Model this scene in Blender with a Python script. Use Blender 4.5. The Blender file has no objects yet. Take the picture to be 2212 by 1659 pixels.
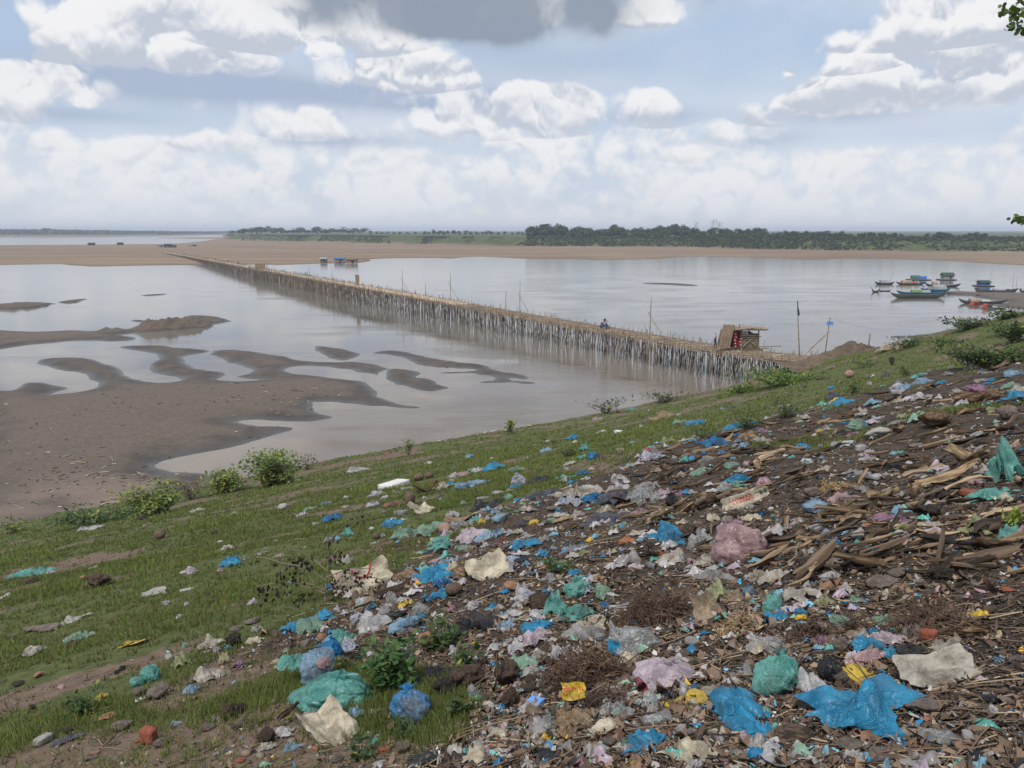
import bpy, bmesh, math, random
import numpy as np
from mathutils import Vector, Matrix, noise as mn
R = math.radians
PI = math.pi
random.seed(7)
rng = np.random.default_rng(11)
S = bpy.context.scene
C = S.collection
# ---------------------------------------------------------------- camera, light, exposure
EYE = 16.5
PITCH = math.atan((829.5 - 497) / 1736)
cd = bpy.data.cameras.new('camera'); cam = bpy.data.objects.new('camera', cd); C.objects.link(cam)
cam.location = (0, 0, EYE); cam.rotation_euler = (PI / 2 - PITCH, 0, 0)
cd.sensor_width = 36; cd.lens = 36 * 1736 / 2212; cd.clip_start = 0.1; cd.clip_end = 40000
S.camera = cam
S.view_settings.view_transform = 'Standard'; S.view_settings.look = 'None'
S.view_settings.exposure = 0.2; S.view_settings.gamma = 1; S.view_settings.use_curve_mapping = False
S.cycles.use_denoising = True
S.cycles.max_bounces = 8; S.cycles.transparent_max_bounces = 12; S.cycles.volume_bounces = 0
S.cycles.use_adaptive_sampling = True
SUN_EL, SUN_AZ = R(58), R(215)          # azimuth measured clockwise from the view direction (+Y)
sd = bpy.data.lights.new('sun', 'SUN'); sun = bpy.data.objects.new('sun', sd); C.objects.link(sun)
sd.energy = 3.0; sd.angle = R(9); sd.color = (1.0, 0.95, 0.87)
sdir = Vector((math.sin(SUN_AZ) * math.cos(SUN_EL), math.cos(SUN_AZ) * math.cos(SUN_EL), math.sin(SUN_EL)))
sun.rotation_euler = (-sdir).to_track_quat('-Z', 'Y').to_euler()
sun.location = (0, 0, 60)

def pxdir(u, v):
    a = (u - 1106) / 1736; b = (829.5 - v) / 1736
    cp, sp = math.cos(PITCH), math.sin(PITCH)
    return Vector((a, cp + b * sp, -sp + b * cp))
def px(u, v, z=0.0):
    """the point of the level z that the photograph shows at (u, v) of a 2212 x 1659 picture"""
    d = pxdir(u, v); t = (z - EYE) / d.z
    return Vector((d.x * t, d.y * t, z))

# ---------------------------------------------------------------- a little language for node maths
class X:
    def __init__(s, nt, o): s.nt, s.o = nt, o
    def _m(s, op, *a, clamp=False):
        n = s.nt.nodes.new('ShaderNodeMath'); n.operation = op; n.use_clamp = clamp
        for i, v in enumerate((s,) + a):
            if isinstance(v, X): s.nt.links.new(v.o, n.inputs[i])
            else: n.inputs[i].default_value = v
        return X(s.nt, n.outputs[0])
    def __add__(s, b): return s._m('ADD', b)
    __radd__ = __add__
    def __mul__(s, b): return s._m('MULTIPLY', b)
    __rmul__ = __mul__
    def __sub__(s, b): return s._m('SUBTRACT', b)
    def __rsub__(s, b): return (s * -1.0) + b
    def __truediv__(s, b): return s._m('DIVIDE', b)
    def mx(s, b): return s._m('MAXIMUM', b)
    def mi(s, b): return s._m('MINIMUM', b)
    def f(s, op, *a): return s._m(op, *a)
    def clamp(s): return s._m('ADD', 0.0, clamp=True)
    def ss(s, lo, hi, a=0.0, b=1.0, kind='SMOOTHSTEP'):
        n = s.nt.nodes.new('ShaderNodeMapRange'); n.interpolation_type = kind
        s.nt.links.new(s.o, n.inputs[0])
        for i, v in enumerate((lo, hi, a, b)):
            if isinstance(v, X): s.nt.links.new(v.o, n.inputs[i + 1])
            else: n.inputs[i + 1].default_value = v
        return X(s.nt, n.outputs[0])
def put(nt, sock, v):
    if isinstance(v, X): nt.links.new(v.o, sock)
    elif v is not None:
        if hasattr(sock.default_value, '__len__') and not hasattr(v, '__len__'): v = (v, v, v)
        if hasattr(v, '__len__') and len(v) == 3 and len(sock.default_value) == 4: v = (*v, 1)
        sock.default_value = v
def mix(nt, f, a, b, blend='MIX'):
    n = nt.nodes.new('ShaderNodeMix'); n.data_type = 'RGBA'; n.blend_type = blend
    put(nt, n.inputs[0], f); put(nt, n.inputs[6], a); put(nt, n.inputs[7], b)
    return X(nt, n.outputs[2])
def tex_noise(nt, vec, scale, detail=4, rough=0.55, dist=0.0, w=None):
    n = nt.nodes.new('ShaderNodeTexNoise'); n.inputs['Scale'].default_value = scale
    n.inputs['Detail'].default_value = detail; n.inputs['Roughness'].default_value = rough
    n.inputs['Distortion'].default_value = dist
    if vec is not None: nt.links.new(vec.o, n.inputs['Vector'])
    return X(nt, n.outputs[0])
def tex_vor(nt, vec, scale, feature='F1', out=0):
    n = nt.nodes.new('ShaderNodeTexVoronoi'); n.inputs['Scale'].default_value = scale; n.feature = feature
    if vec is not None: nt.links.new(vec.o, n.inputs['Vector'])
    return X(nt, n.outputs[out])
def geo(nt, name='Position'):
    return X(nt, nt.nodes.new('ShaderNodeNewGeometry').outputs[name])
def objco(nt):
    return X(nt, nt.nodes.new('ShaderNodeTexCoord').outputs['Object'])
def sep(nt, v):
    n = nt.nodes.new('ShaderNodeSeparateXYZ'); nt.links.new(v.o, n.inputs[0])
    return [X(nt, n.outputs[i]) for i in range(3)]
def comb(nt, x, y, z):
    n = nt.nodes.new('ShaderNodeCombineXYZ')
    for i, v in enumerate((x, y, z)): put(nt, n.inputs[i], v)
    return X(nt, n.outputs[0])
def attr(nt, name, out='Color'):
    n = nt.nodes.new('ShaderNodeAttribute'); n.attribute_name = name
    return X(nt, n.outputs[out])
def bump(nt, h, strength=0.5, dist=0.05, normal=None):
    n = nt.nodes.new('ShaderNodeBump'); n.inputs['Strength'].default_value = strength; n.inputs['Distance'].default_value = dist
    nt.links.new(h.o, n.inputs['Height'])
    if normal is not None: nt.links.new(normal.o, n.inputs['Normal'])
    return X(nt, n.outputs[0])
def new_mat(name):
    m = bpy.data.materials.new(name); m.use_nodes = True; nt = m.node_tree
    return m, nt, nt.nodes['Principled BSDF']
def rgb(h):
    """sRGB 0-255 triple -> linear"""
    return tuple((c / 255 / 12.92) if c <= 10 else ((c / 255 + .055) / 1.055) ** 2.4 for c in h)

# ---------------------------------------------------------------- sky
W = bpy.data.worlds.new('World'); S.world = W; W.use_nodes = True
nt = W.node_tree; nt.nodes.clear()
W.cycles.sampling_method = 'MANUAL'; W.cycles.sample_map_resolution = 256
out = nt.nodes.new('ShaderNodeOutputWorld'); bg = nt.nodes.new('ShaderNodeBackground'); nt.links.new(bg.outputs[0], out.inputs[0])
bg.inputs[1].default_value = 0.1
sk = nt.nodes.new('ShaderNodeTexSky'); sk.sky_type = 'NISHITA'; sk.sun_disc = False
sk.sun_elevation = SUN_EL; sk.sun_rotation = SUN_AZ; sk.dust_density = 1.5; sk.ozone_density = 1.4; sk.air_density = 1.0
tc = X(nt, nt.nodes.new('ShaderNodeTexCoord').outputs['Generated'])
dx, dy, dz = sep(nt, tc)
rr = (dx * dx + dy * dy).f('SQRT').mx(0.02)
el = (dz / rr).mx(0.0).mi(3.0)
az = dx.f('ARCTAN2', dy)
cx_, cy_ = dx / rr, dy / rr
hi = el.ss(0.07, 0.16)
def puffs(vec, scale, detail, rough=0.5):
    n = nt.nodes.new('ShaderNodeTexNoise'); n.noise_type = 'RIDGED_MULTIFRACTAL'; n.normalize = True
    n.inputs['Scale'].default_value = scale; n.inputs['Detail'].default_value = detail; n.inputs['Roughness'].default_value = rough
    n.inputs['Offset'].default_value = 1.0; n.inputs['Gain'].default_value = 1.2
    nt.links.new(vec.o, n.inputs['Vector'])
    return X(nt, n.outputs[0]) * -1.0 + 1.0
wv = nt.nodes.new('ShaderNodeTexNoise'); wv.inputs['Scale'].default_value = 9; wv.inputs['Detail'].default_value = 4
nt.links.new(comb(nt, cx_, cy_, el).o, wv.inputs['Vector'])
wx, wy, wz = sep(nt, X(nt, wv.outputs['Color']))
def billow(e):
    """round heaped cloud texture, finer towards the horizon"""
    ex = e * .9
    a = puffs(comb(nt, cx_ + wx * .09, cy_ + wy * .09, ex + wz * .09), 10, 5.0, .5)
    b = puffs(comb(nt, cx_ + wx * .06, cy_ + wy * .06, e * 1.05 + wz * .06), 20, 4.0, .5)
    na = tex_noise(nt, comb(nt, cx_ + wx * .03, cy_, ex + wz * .03), 9, 8, .60, .1)
    nb = tex_noise(nt, comb(nt, cx_ + wx * .02, cy_, e * 1.15 + wz * .02), 20, 6, .58, .1)
    A = na * .66 + a * .34
    B = nb * .84 + b * .16
    return A * hi + B * (hi * -1.0 + 1.0)
# the heaps the photograph shows: u, base v, half width, height over the base (2212-wide picture)
heaps = [(430, 152, 165, 105), (345, 148, 60, 50), (870, 196, 165, 95), (985, 190, 70, 60), (60, 250, 130, 150), (180, 248, 95, 75), (465, 325, 105, 90), (130, 325, 62, 40), (290, 365, 120, 95),
         (660, 300, 125, 70), (1010, 300, 190, 100), (1180, 290, 170, 130), (1425, 268, 125, 130), (1500, 215, 55, 100), (1740, 262, 190, 140), (1700, 190, 70, 100), (1880, 225, 210, 240), (2120, 205, 210, 210), (1680, 315, 160, 85),
         (1888, 338, 52, 42), (2057, 338, 40, 28), (2205, 300, 60, 75), (1495, 350, 90, 50), (220, 130, 230, 150), (1830, 150, 150, 130), (2010, 95, 250, 120), (1950, 250, 230, 120), (650, 110, 300, 150), (1420, 60, 90, 60), (2000, 360, 10, 5)]
gaps = [(1560, 110, 140, 85), (1320, 128, 190, 36), (1960, 285, 240, 28), (330, 262, 140, 26), (-5, 60, 40, 40)]
def AE(u, v):
    d = pxdir(u, v); return math.atan2(d.x, d.y), d.z / math.hypot(d.x, d.y)
field = None; foot = None
for (u, v, w, h) in heaps:
    A, E = AE(u, v - h * .28)
    de = el - E
    q = ((az - A) * (1736 / w)).f('POWER', 2.0) + (de.mx(0.0) * (1736 / (h * .78))).f('POWER', 2.0) + (de.mi(0.0) * (1736 / (h * .34))).f('POWER', 2.0)
    t = q.f('SQRT') * -1.0 + 1.0
    ft = (t * 3.0).mi(de * (-1736 / h) + .05)
    field = t if field is None else field.mx(t)
    foot = ft if foot is None else foot.mx(ft)
field = field.mx(-1.0)
def ell(u, v, w, h):
    A, E = AE(u, v)
    q = ((az - A) * (1736 / w)).f('POWER', 2.0) + ((el - E) * (1736 / h)).f('POWER', 2.0)
    return (q * -0.9).f('EXPONENT')
gap = None
for g in gaps:
    t = ell(*g); gap = t if gap is None else gap.mx(t)
general = (tex_noise(nt, comb(nt, cx_, cy_, el * 1.5), 7.0, 4, .5, .2) - .5) * 4.0 + el.ss(.07, .20, .12, -.25)
heapf = field
field = field.mx(general.mi(.30) + ell(1200, 330, 900, 95) * .16) - gap * 1.6
b0 = billow(el); b1 = billow(el + 0.008)
BM = 0.40
Dn = field * (hi * .45 + .8) + (b0 - BM) * (hi * -1.0 + 3.2) + .10
cover = (Dn / (hi * -.62 + 1.15)).ss(-0.22, 0.55)
lit = (b0 - b1) * (hi * 4.0 + 1.4)
slabs = (ell(560, 190, 430, 38) + ell(330, 165, 160, 40) * .7 + ell(940, 215, 170, 24) + ell(700, 305, 180, 17) + ell(1820, 243, 150, 20) + ell(2060, 165, 190, 22) * .9 + ell(1410, 250, 80, 14) + ell(1150, 228, 50, 16) * .8
         + ell(1640, 300, 90, 15) * .7 + ell(110, 245, 150, 12) * .8 + ell(1180, 130, 170, 45) * .55).clamp()
darkc = ((ell(1030, 10, 340, 55) * 1.25 + ell(1100, 55, 190, 32) * .5) * (1.0 - (b0 - .42) * 2.6)).ss(.06, .95)
na_ = tex_noise(nt, comb(nt, cx_, cy_, el), 26, 4, .5, .1)
low = tex_noise(nt, comb(nt, cx_, cy_, el * 1.5), 11, 5, .55, .1)
shade = ((low - .45) * .8 - lit + foot.ss(.0, .30) * (hi * .55 + .12) * (0.4 + na_ * 1.2) + .10).ss(0.0, 0.8)
blue = mix(nt, 0.75, mix(nt, 1.0, X(nt, sk.outputs[0]), (0.78, 0.86, 0.93), 'MULTIPLY'), tuple(c * 8.2 for c in rgb((178, 198, 224))))
white = tuple(c * 10 for c in (0.70, 0.70, 0.71)); grey = tuple(c * 10 for c in (0.42, 0.455, 0.53)); dk = tuple(c * 10 for c in (0.22, 0.26, 0.325))
ccol = mix(nt, shade, white, grey)
veil = tex_noise(nt, comb(nt, cx_, cy_, el * 2.0), 4.0, 5, 0.5, 0.1).ss(0.35, 0.7)
base = mix(nt, (veil * .95 * (gap * -.7 + 1.0) + .12 + el.ss(.05, .20, .35, 0.0)).clamp(), blue, tuple(c * 10 for c in (0.53, 0.58, 0.66)))
base = mix(nt, slabs * .9, base, tuple(c * 10 for c in (0.30, 0.365, 0.49)))
cov2 = cover * (slabs * (heapf.ss(-.05, .2, 1.0, .1)) * -.9 + 1.0)
col = mix(nt, cov2, base, ccol)
col = mix(nt, darkc * .95, col, dk)
hz = (el * -1.0 / 0.055).f('EXPONENT')
col = mix(nt, hz * 0.9, col, tuple(c * 10 for c in (0.52, 0.545, 0.595)))
below = dz.ss(-0.02, 0.0)
col = mix(nt, below, tuple(c * 10 for c in (0.25, 0.25, 0.24)), col)
bg.inputs[1].default_value = 0.112
nt.links.new(col.o, bg.inputs[0])
# ---------------------------------------------------------------- helpers for objects
def tag(o, label=None, cat=None, group=None, kind=None):
    if label: o['label'] = label
    if cat: o['category'] = cat
    if group: o['group'] = group
    if kind: o['kind'] = kind
    return o
def empty(name, loc=(0, 0, 0), rz=0.0):
    o = bpy.data.objects.new(name, None); C.objects.link(o); o.location = loc; o.rotation_euler = (0, 0, rz)
    o.empty_display_size = 0.1
    return o
def np_mesh(name, V, F, smooth=True, mats=(), fmat=None, colors=None, attrs=None):
    V = np.asarray(V, dtype=np.float32); F = np.asarray(F, dtype=np.int32)
    me = bpy.data.meshes.new(name)
    me.vertices.add(len(V)); me.vertices.foreach_set('co', V.ravel())
    k = F.shape[1]
    me.loops.add(F.size); me.loops.foreach_set('vertex_index', F.ravel())
    me.polygons.add(len(F)); me.polygons.foreach_set('loop_start', np.arange(0, F.size, k, dtype=np.int32))
    me.polygons.foreach_set('loop_total', np.full(len(F), k, dtype=np.int32))
    if smooth: me.polygons.foreach_set('use_smooth', np.ones(len(F), dtype=bool))
    if fmat is not None: me.polygons.foreach_set('material_index', np.asarray(fmat, dtype=np.int32))
    for m in mats: me.materials.append(m)
    if colors is not None:
        ca = me.color_attributes.new('col', 'FLOAT_COLOR', 'POINT')
        c4 = np.ones((len(V), 4), dtype=np.float32); c4[:, :3] = colors
        ca.data.foreach_set('color', c4.ravel())
    for nme, arr in (attrs or {}).items():
        at = me.attributes.new(nme, 'FLOAT', 'POINT'); at.data.foreach_set('value', np.asarray(arr, dtype=np.float32))
    me.update(calc_edges=True); me.validate()
    return me
def link(name, me, parent=None, loc=None):
    o = bpy.data.objects.new(name, me); C.objects.link(o)
    if parent is not None: o.parent = parent
    if loc is not None: o.location = loc
    return o
def grid_faces(n, m):
    i = np.arange(n - 1)[:, None] * m + np.arange(m - 1)[None, :]
    i = i.ravel()
    return np.stack([i, i + m, i + m + 1, i + 1], axis=1)   # upward normals when rows run with +x, cols with +y
def sdf(P, poly):
    """signed distance of points P (N,2) to the closed polygon, positive inside"""
    poly = np.asarray(poly, dtype=np.float64); n = len(poly)
    d2 = np.full(len(P), 1e18); inside = np.zeros(len(P), dtype=bool)
    x, y = P[:, 0], P[:, 1]
    for i in range(n):
        a = poly[i]; b = poly[(i + 1) % n]; e = b - a
        w0 = x - a[0]; w1 = y - a[1]
        t = np.clip((w0 * e[0] + w1 * e[1]) / (e @ e + 1e-12), 0, 1)
        q = (w0 - t * e[0]) ** 2 + (w1 - t * e[1]) ** 2
        np.minimum(d2, q, out=d2)
        if a[1] != b[1]:
            c = ((a[1] <= y) & (b[1] > y)) | ((b[1] <= y) & (a[1] > y))
            xi = a[0] + (y - a[1]) / (b[1] - a[1]) * e[0]
            inside ^= c & (x < xi)
    return np.sqrt(d2) * np.where(inside, 1, -1)
def smooth_poly(p, it=1):
    p = np.asarray(p, dtype=float)
    for _ in range(it):
        q = np.roll(p, -1, axis=0)
        p = np.stack([p * .75 + q * .25, p * .25 + q * .75], 1).reshape(-1, 2)
    return p
def vnoise(P, scale, seed=0, octaves=4, rough=0.5):
    """value noise on a lattice, vectorised; P (N,2) -> about -1..1"""
    r = np.random.default_rng(seed); T = r.random((256, 256)) * 2 - 1
    out = np.zeros(len(P)); amp = 1.0; tot = 0.0; f = 1.0 / scale
    for o in range(octaves):
        q = P * f + 37.1 * (o + 1)
        i = np.floor(q).astype(int); t = q - i; t = t * t * (3 - 2 * t)
        a, b = i[:, 0] & 255, i[:, 1] & 255; a1, b1 = (a + 1) & 255, (b + 1) & 255
        v = (T[a, b] * (1 - t[:, 0]) + T[a1, b] * t[:, 0]) * (1 - t[:, 1]) + (T[a, b1] * (1 - t[:, 0]) + T[a1, b1] * t[:, 0]) * t[:, 1]
        out += v * amp; tot += amp; amp *= rough; f *= 2.03
    return out / tot
def sm(x, a, b):
    t = np.clip((x - a) / (b - a), 0, 1); return t * t * (3 - 2 * t)

# crops of the photograph used while measuring: crop pixel -> 2212-wide picture
def c1(x, y): return (x * .3348, 451.4 + y * .3348)
def c2(x, y): return (740.6 + x * .3348, 451.4 + y * .3348)
def c3(x, y): return (1471.5 + x * .3348, 451.4 + y * .3348)
def c4(x, y): return (x * .3402, 846.5 + y * .3402)
def world(pts, f=None, z=0.0):
    o = []
    for p in pts:
        p = p if f is None else f(*p)
        w = px(p[0], p[1], z); o.append((w.x, w.y))
    return np.array(o)

# ---------------------------------------------------------------- the river bank the photographer stands on
TOE = 50.3
HEAP = None
SL = 0.29
def H_arr(P):
    x, y = P[:, 0], P[:, 1]
    s = -0.64 * x + 0.77 * y
    z = 0.2 + (TOE - s) * SL
    z = np.where(s < -9, 0.2 + (TOE + 9) * SL + (-9 - s) * 0.08, z)
    # steeper lip at the foot and a hump with bushes on the right
    z += (0.4 * sm(-x, -4, 12)) * np.exp(-((s - 45) / 4.0) ** 2) - 1.15 * sm(x, -4, 12) * (1 - sm(x, 23, 31)) * np.exp(-((s - 41) / 7.0) ** 2)
    z += 1.9 * np.exp(-(((x - 33) / 13) ** 2 + ((y - 50) / 13) ** 2))
    z += 0.9 * np.exp(-(((x - 33) / 7) ** 2 + ((y - 80) / 8) ** 2))
    near = np.hypot(x, y)
    z += vnoise(P, 6.0, 3, 4) * 0.22 * sm(near, 4, 16) + vnoise(P, 1.3, 5, 4) * 0.07 * sm(near, 1.5, 6) + vnoise(P, 0.35, 9, 3) * 0.022
    z -= sm(s, TOE - 0.5, TOE + 5) * 1.2
    if HEAP is not None:        # the dump lies on the slope as an uneven heap
        k = (near < 60) & (x > -6)
        if k.any():
            Q = P[k]; mk = sm(sdf(Q, HEAP), -0.2, 1.6); dn = sm(near[k], 1.5, 5.0)
            z[k] += mk * dn * (.10 + .17 * vnoise(Q, 1.9, 61, 2) + .10 * np.abs(vnoise(Q, .8, 62, 2)) + .05 * vnoise(Q, .3, 63, 2))
    return z
def H(x, y): return float(H_arr(np.array([[x, y]]))[0])
_tn = np.concatenate([[0.5], np.geomspace(1.5, 260, 420)])
def ground_hit(u, v, lift=0.0):
    """where the sight line of picture point (u, v) meets the bank"""
    d = pxdir(u, v); P = np.stack([d.x * _tn, d.y * _tn], 1)
    g = (EYE + d.z * _tn) - (H_arr(P) + lift)
    k = np.argmax(g < 0)
    if g[k] >= 0: return None
    t0, t1 = _tn[k - 1], _tn[k]
    for _ in range(14):
        tm = (t0 + t1) / 2
        if EYE + d.z * tm - H(d.x * tm, d.y * tm) - lift < 0: t1 = tm
        else: t0 = tm
    t = (t0 + t1) / 2
    return Vector((d.x * t, d.y * t, H(d.x * t, d.y * t))), t
def gpoly(pts):
    o = []
    for p in pts:
        h = ground_hit(*p)
        if h is None: continue
        o.append((h[0].x, h[0].y))
    return np.array(o)

# where rubbish covers the soil, and where bare brown soil shows (outlines on the ground)
trash_poly = gpoly([(560, 1400), (640, 1330), (760, 1270), (900, 1180), (1020, 1120), (1200, 1060), (1330, 1010), (1450, 955), (1600, 925), (1750, 880), (1880, 850), (1950, 822), (2060, 800), (2211, 782)])
trash_poly = np.vstack([trash_poly, [(60, 50), (40, -10), (-3, -10)], gpoly([(900, 1658), (940, 1560), (930, 1490), (780, 1420), (650, 1440)])])
litter_poly = np.vstack([gpoly([(480, 1450), (560, 1300), (700, 1180), (830, 1080), (1050, 1010), (1300, 940), (1500, 880), (1750, 830), (1930, 795), (2211, 770)]), [(65, 50), (45, -12), (-4, -12)], gpoly([(560, 1658), (520, 1540)])])
dirt_poly = np.vstack([gpoly([(-60, 1600), (200, 1570), (420, 1560), (620, 1585), (760, 1580), (900, 1590), (1000, 1640)]), [(0.5, -4), (-12, -4)]])
ash_poly = gpoly([(1900, 1230), (1990, 1190), (2211, 1130), (2211, 1240), (2211, 1658), (1980, 1600), (1960, 1500), (2140, 1380), (1950, 1300)])
HEAP = trash_poly.copy()
_H_exact = H_arr
_gx, _gy = np.arange(-62, 96, .14), np.arange(-9, 128, .14)
_G = np.stack(np.meshgrid(_gx, _gy, indexing='ij'), -1).reshape(-1, 2)
_G = _H_exact(_G).reshape(len(_gx), len(_gy))
def H_arr(P):
    """height of the bank, read from a fine table"""
    P = np.asarray(P, dtype=float); fx, fy = (P[:, 0] - _gx[0]) / .14, (P[:, 1] - _gy[0]) / .14
    ok = (fx > 0) & (fy > 0) & (fx < len(_gx) - 2) & (fy < len(_gy) - 2); out = np.empty(len(P))
    i, j = fx[ok].astype(int), fy[ok].astype(int); tx, ty = fx[ok] - i, fy[ok] - j
    out[ok] = (_G[i, j] * (1 - tx) + _G[i + 1, j] * tx) * (1 - ty) + (_G[i, j + 1] * (1 - tx) + _G[i + 1, j + 1] * tx) * ty
    if not ok.all(): out[~ok] = _H_exact(P[~ok])
    return out
def masks(P):
    tr = sdf(P, trash_poly); li = sdf(P, litter_poly); di = sdf(P, dirt_poly); ash = sdf(P, ash_poly)
    n = vnoise(P, 1.6, 21, 4); n2 = vnoise(P, 5, 22, 4)
    dist = np.hypot(P[:, 0], P[:, 1])
    sc = np.clip(dist / 12, .25, 3)
    T = sm(tr / sc + n * 1.1, -0.7, 0.9)
    tt_ = P @ np.array([.77, .64]); ss_ = P @ np.array([-.64, .77]); an = vnoise(np.stack([tt_ * .35, ss_], 1), 1.5, 26, 4)
    Dm = np.maximum(sm(di / sc + n * 0.7, -0.5, 0.5), sm(an * 1.2 + n * .5 + n2 * .4, .22, .62) * 0.85)
    s = -0.64 * P[:, 0] + 0.77 * P[:, 1]
    Dm = np.maximum(Dm, sm(s + n * 1.5, TOE - 2.0, TOE - 0.3))
    # worn foot paths across the slope
    for off, wd in ((41.5, 1.2), (37.2, .7), (25, .5), (14.5, .35), (6.5, .25)):
        ww = np.exp(-((s - off + n2 * 1.2) / wd) ** 2)
        Dm = np.maximum(Dm, ww * sm(n + vnoise(P, 9, 23, 2), -.25, .35))
    A = sm(ash / sc + n * .8, -0.5, 0.6)
    return T, Dm, A, sm(li / sc + n * .8, -1, 1)

cx0, cy0 = 0.0, -7.0
th = np.linspace(R(78), R(-78), 560); rr_ = np.geomspace(4.0, 190, 560)
TH, RR = np.meshgrid(th, rr_, indexing='ij')
P = np.stack([cx0 + RR.ravel() * np.sin(-TH.ravel()) * -1 * -1, cy0 + RR.ravel() * np.cos(TH.ravel())], 1)
z = H_arr(P); T_, D_, A_, L_ = masks(P)
V = np.column_stack([P, z])
def soil_material():
    m, nt, b = new_mat('bank_soil')
    pos = geo(nt)
    T = attr(nt, 'trash', 'Fac'); Dm = attr(nt, 'dirt', 'Fac'); A = attr(nt, 'ash', 'Fac')
    n1 = tex_noise(nt, pos, 0.9, 8, .6); n2 = tex_noise(nt, pos, 6, 8, .65); n3 = tex_noise(nt, pos, 38, 5, .65); n4 = tex_noise(nt, pos, 2.2, 5, .6)
    g = mix(nt, n2.ss(.3, .7), (0.052, 0.066, 0.020), (0.10, 0.115, 0.038)); g = mix(nt, n3.ss(.45, .75) * .6, g, (0.10, 0.078, 0.048))
    d = mix(nt, n2.ss(.3, .7), (0.105, 0.071, 0.051), (0.17, 0.122, 0.09)); d = mix(nt, n3.ss(.5, .8), d, (0.21, 0.16, 0.12))
    t = mix(nt, n2.ss(.35, .65), (0.030, 0.023, 0.017), (0.075, 0.055, 0.039)); t = mix(nt, n3.ss(.5, .8), t, (0.15, 0.11, 0.08))
    a = mix(nt, n2.ss(.35, .7), (0.020, 0.017, 0.015), (0.06, 0.047, 0.036)); a = mix(nt, n3.ss(.6, .8), a, (0.13, 0.11, 0.095))
    col = mix(nt, (Dm * 1.3 + (n2 - .5) * .9 + (n4 - .5) * .6).ss(.35, .75), g, d)
    col = mix(nt, (T + (n2 - .5) * .5).ss(.3, .7), col, t)
    col = mix(nt, (A + (n2 - .5) * .7).ss(.4, .75), col, a)
    nt.links.new(col.o, b.inputs['Base Color']); b.inputs['Roughness'].default_value = 0.95; b.inputs['Specular IOR Level'].default_value = .2
    h = n2 * .5 + n3 * .35 + tex_vor(nt, pos, 26) * .3
    nt.links.new(bump(nt, h, .9, .05).o, b.inputs['Normal'])
    return m
M_soil = soil_material()
me = np_mesh('riverbank', V, grid_faces(560, 560), mats=[M_soil], attrs={'trash': T_, 'dirt': D_, 'ash': A_})
bank = tag(link('riverbank_ground', me), kind='structure')

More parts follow.
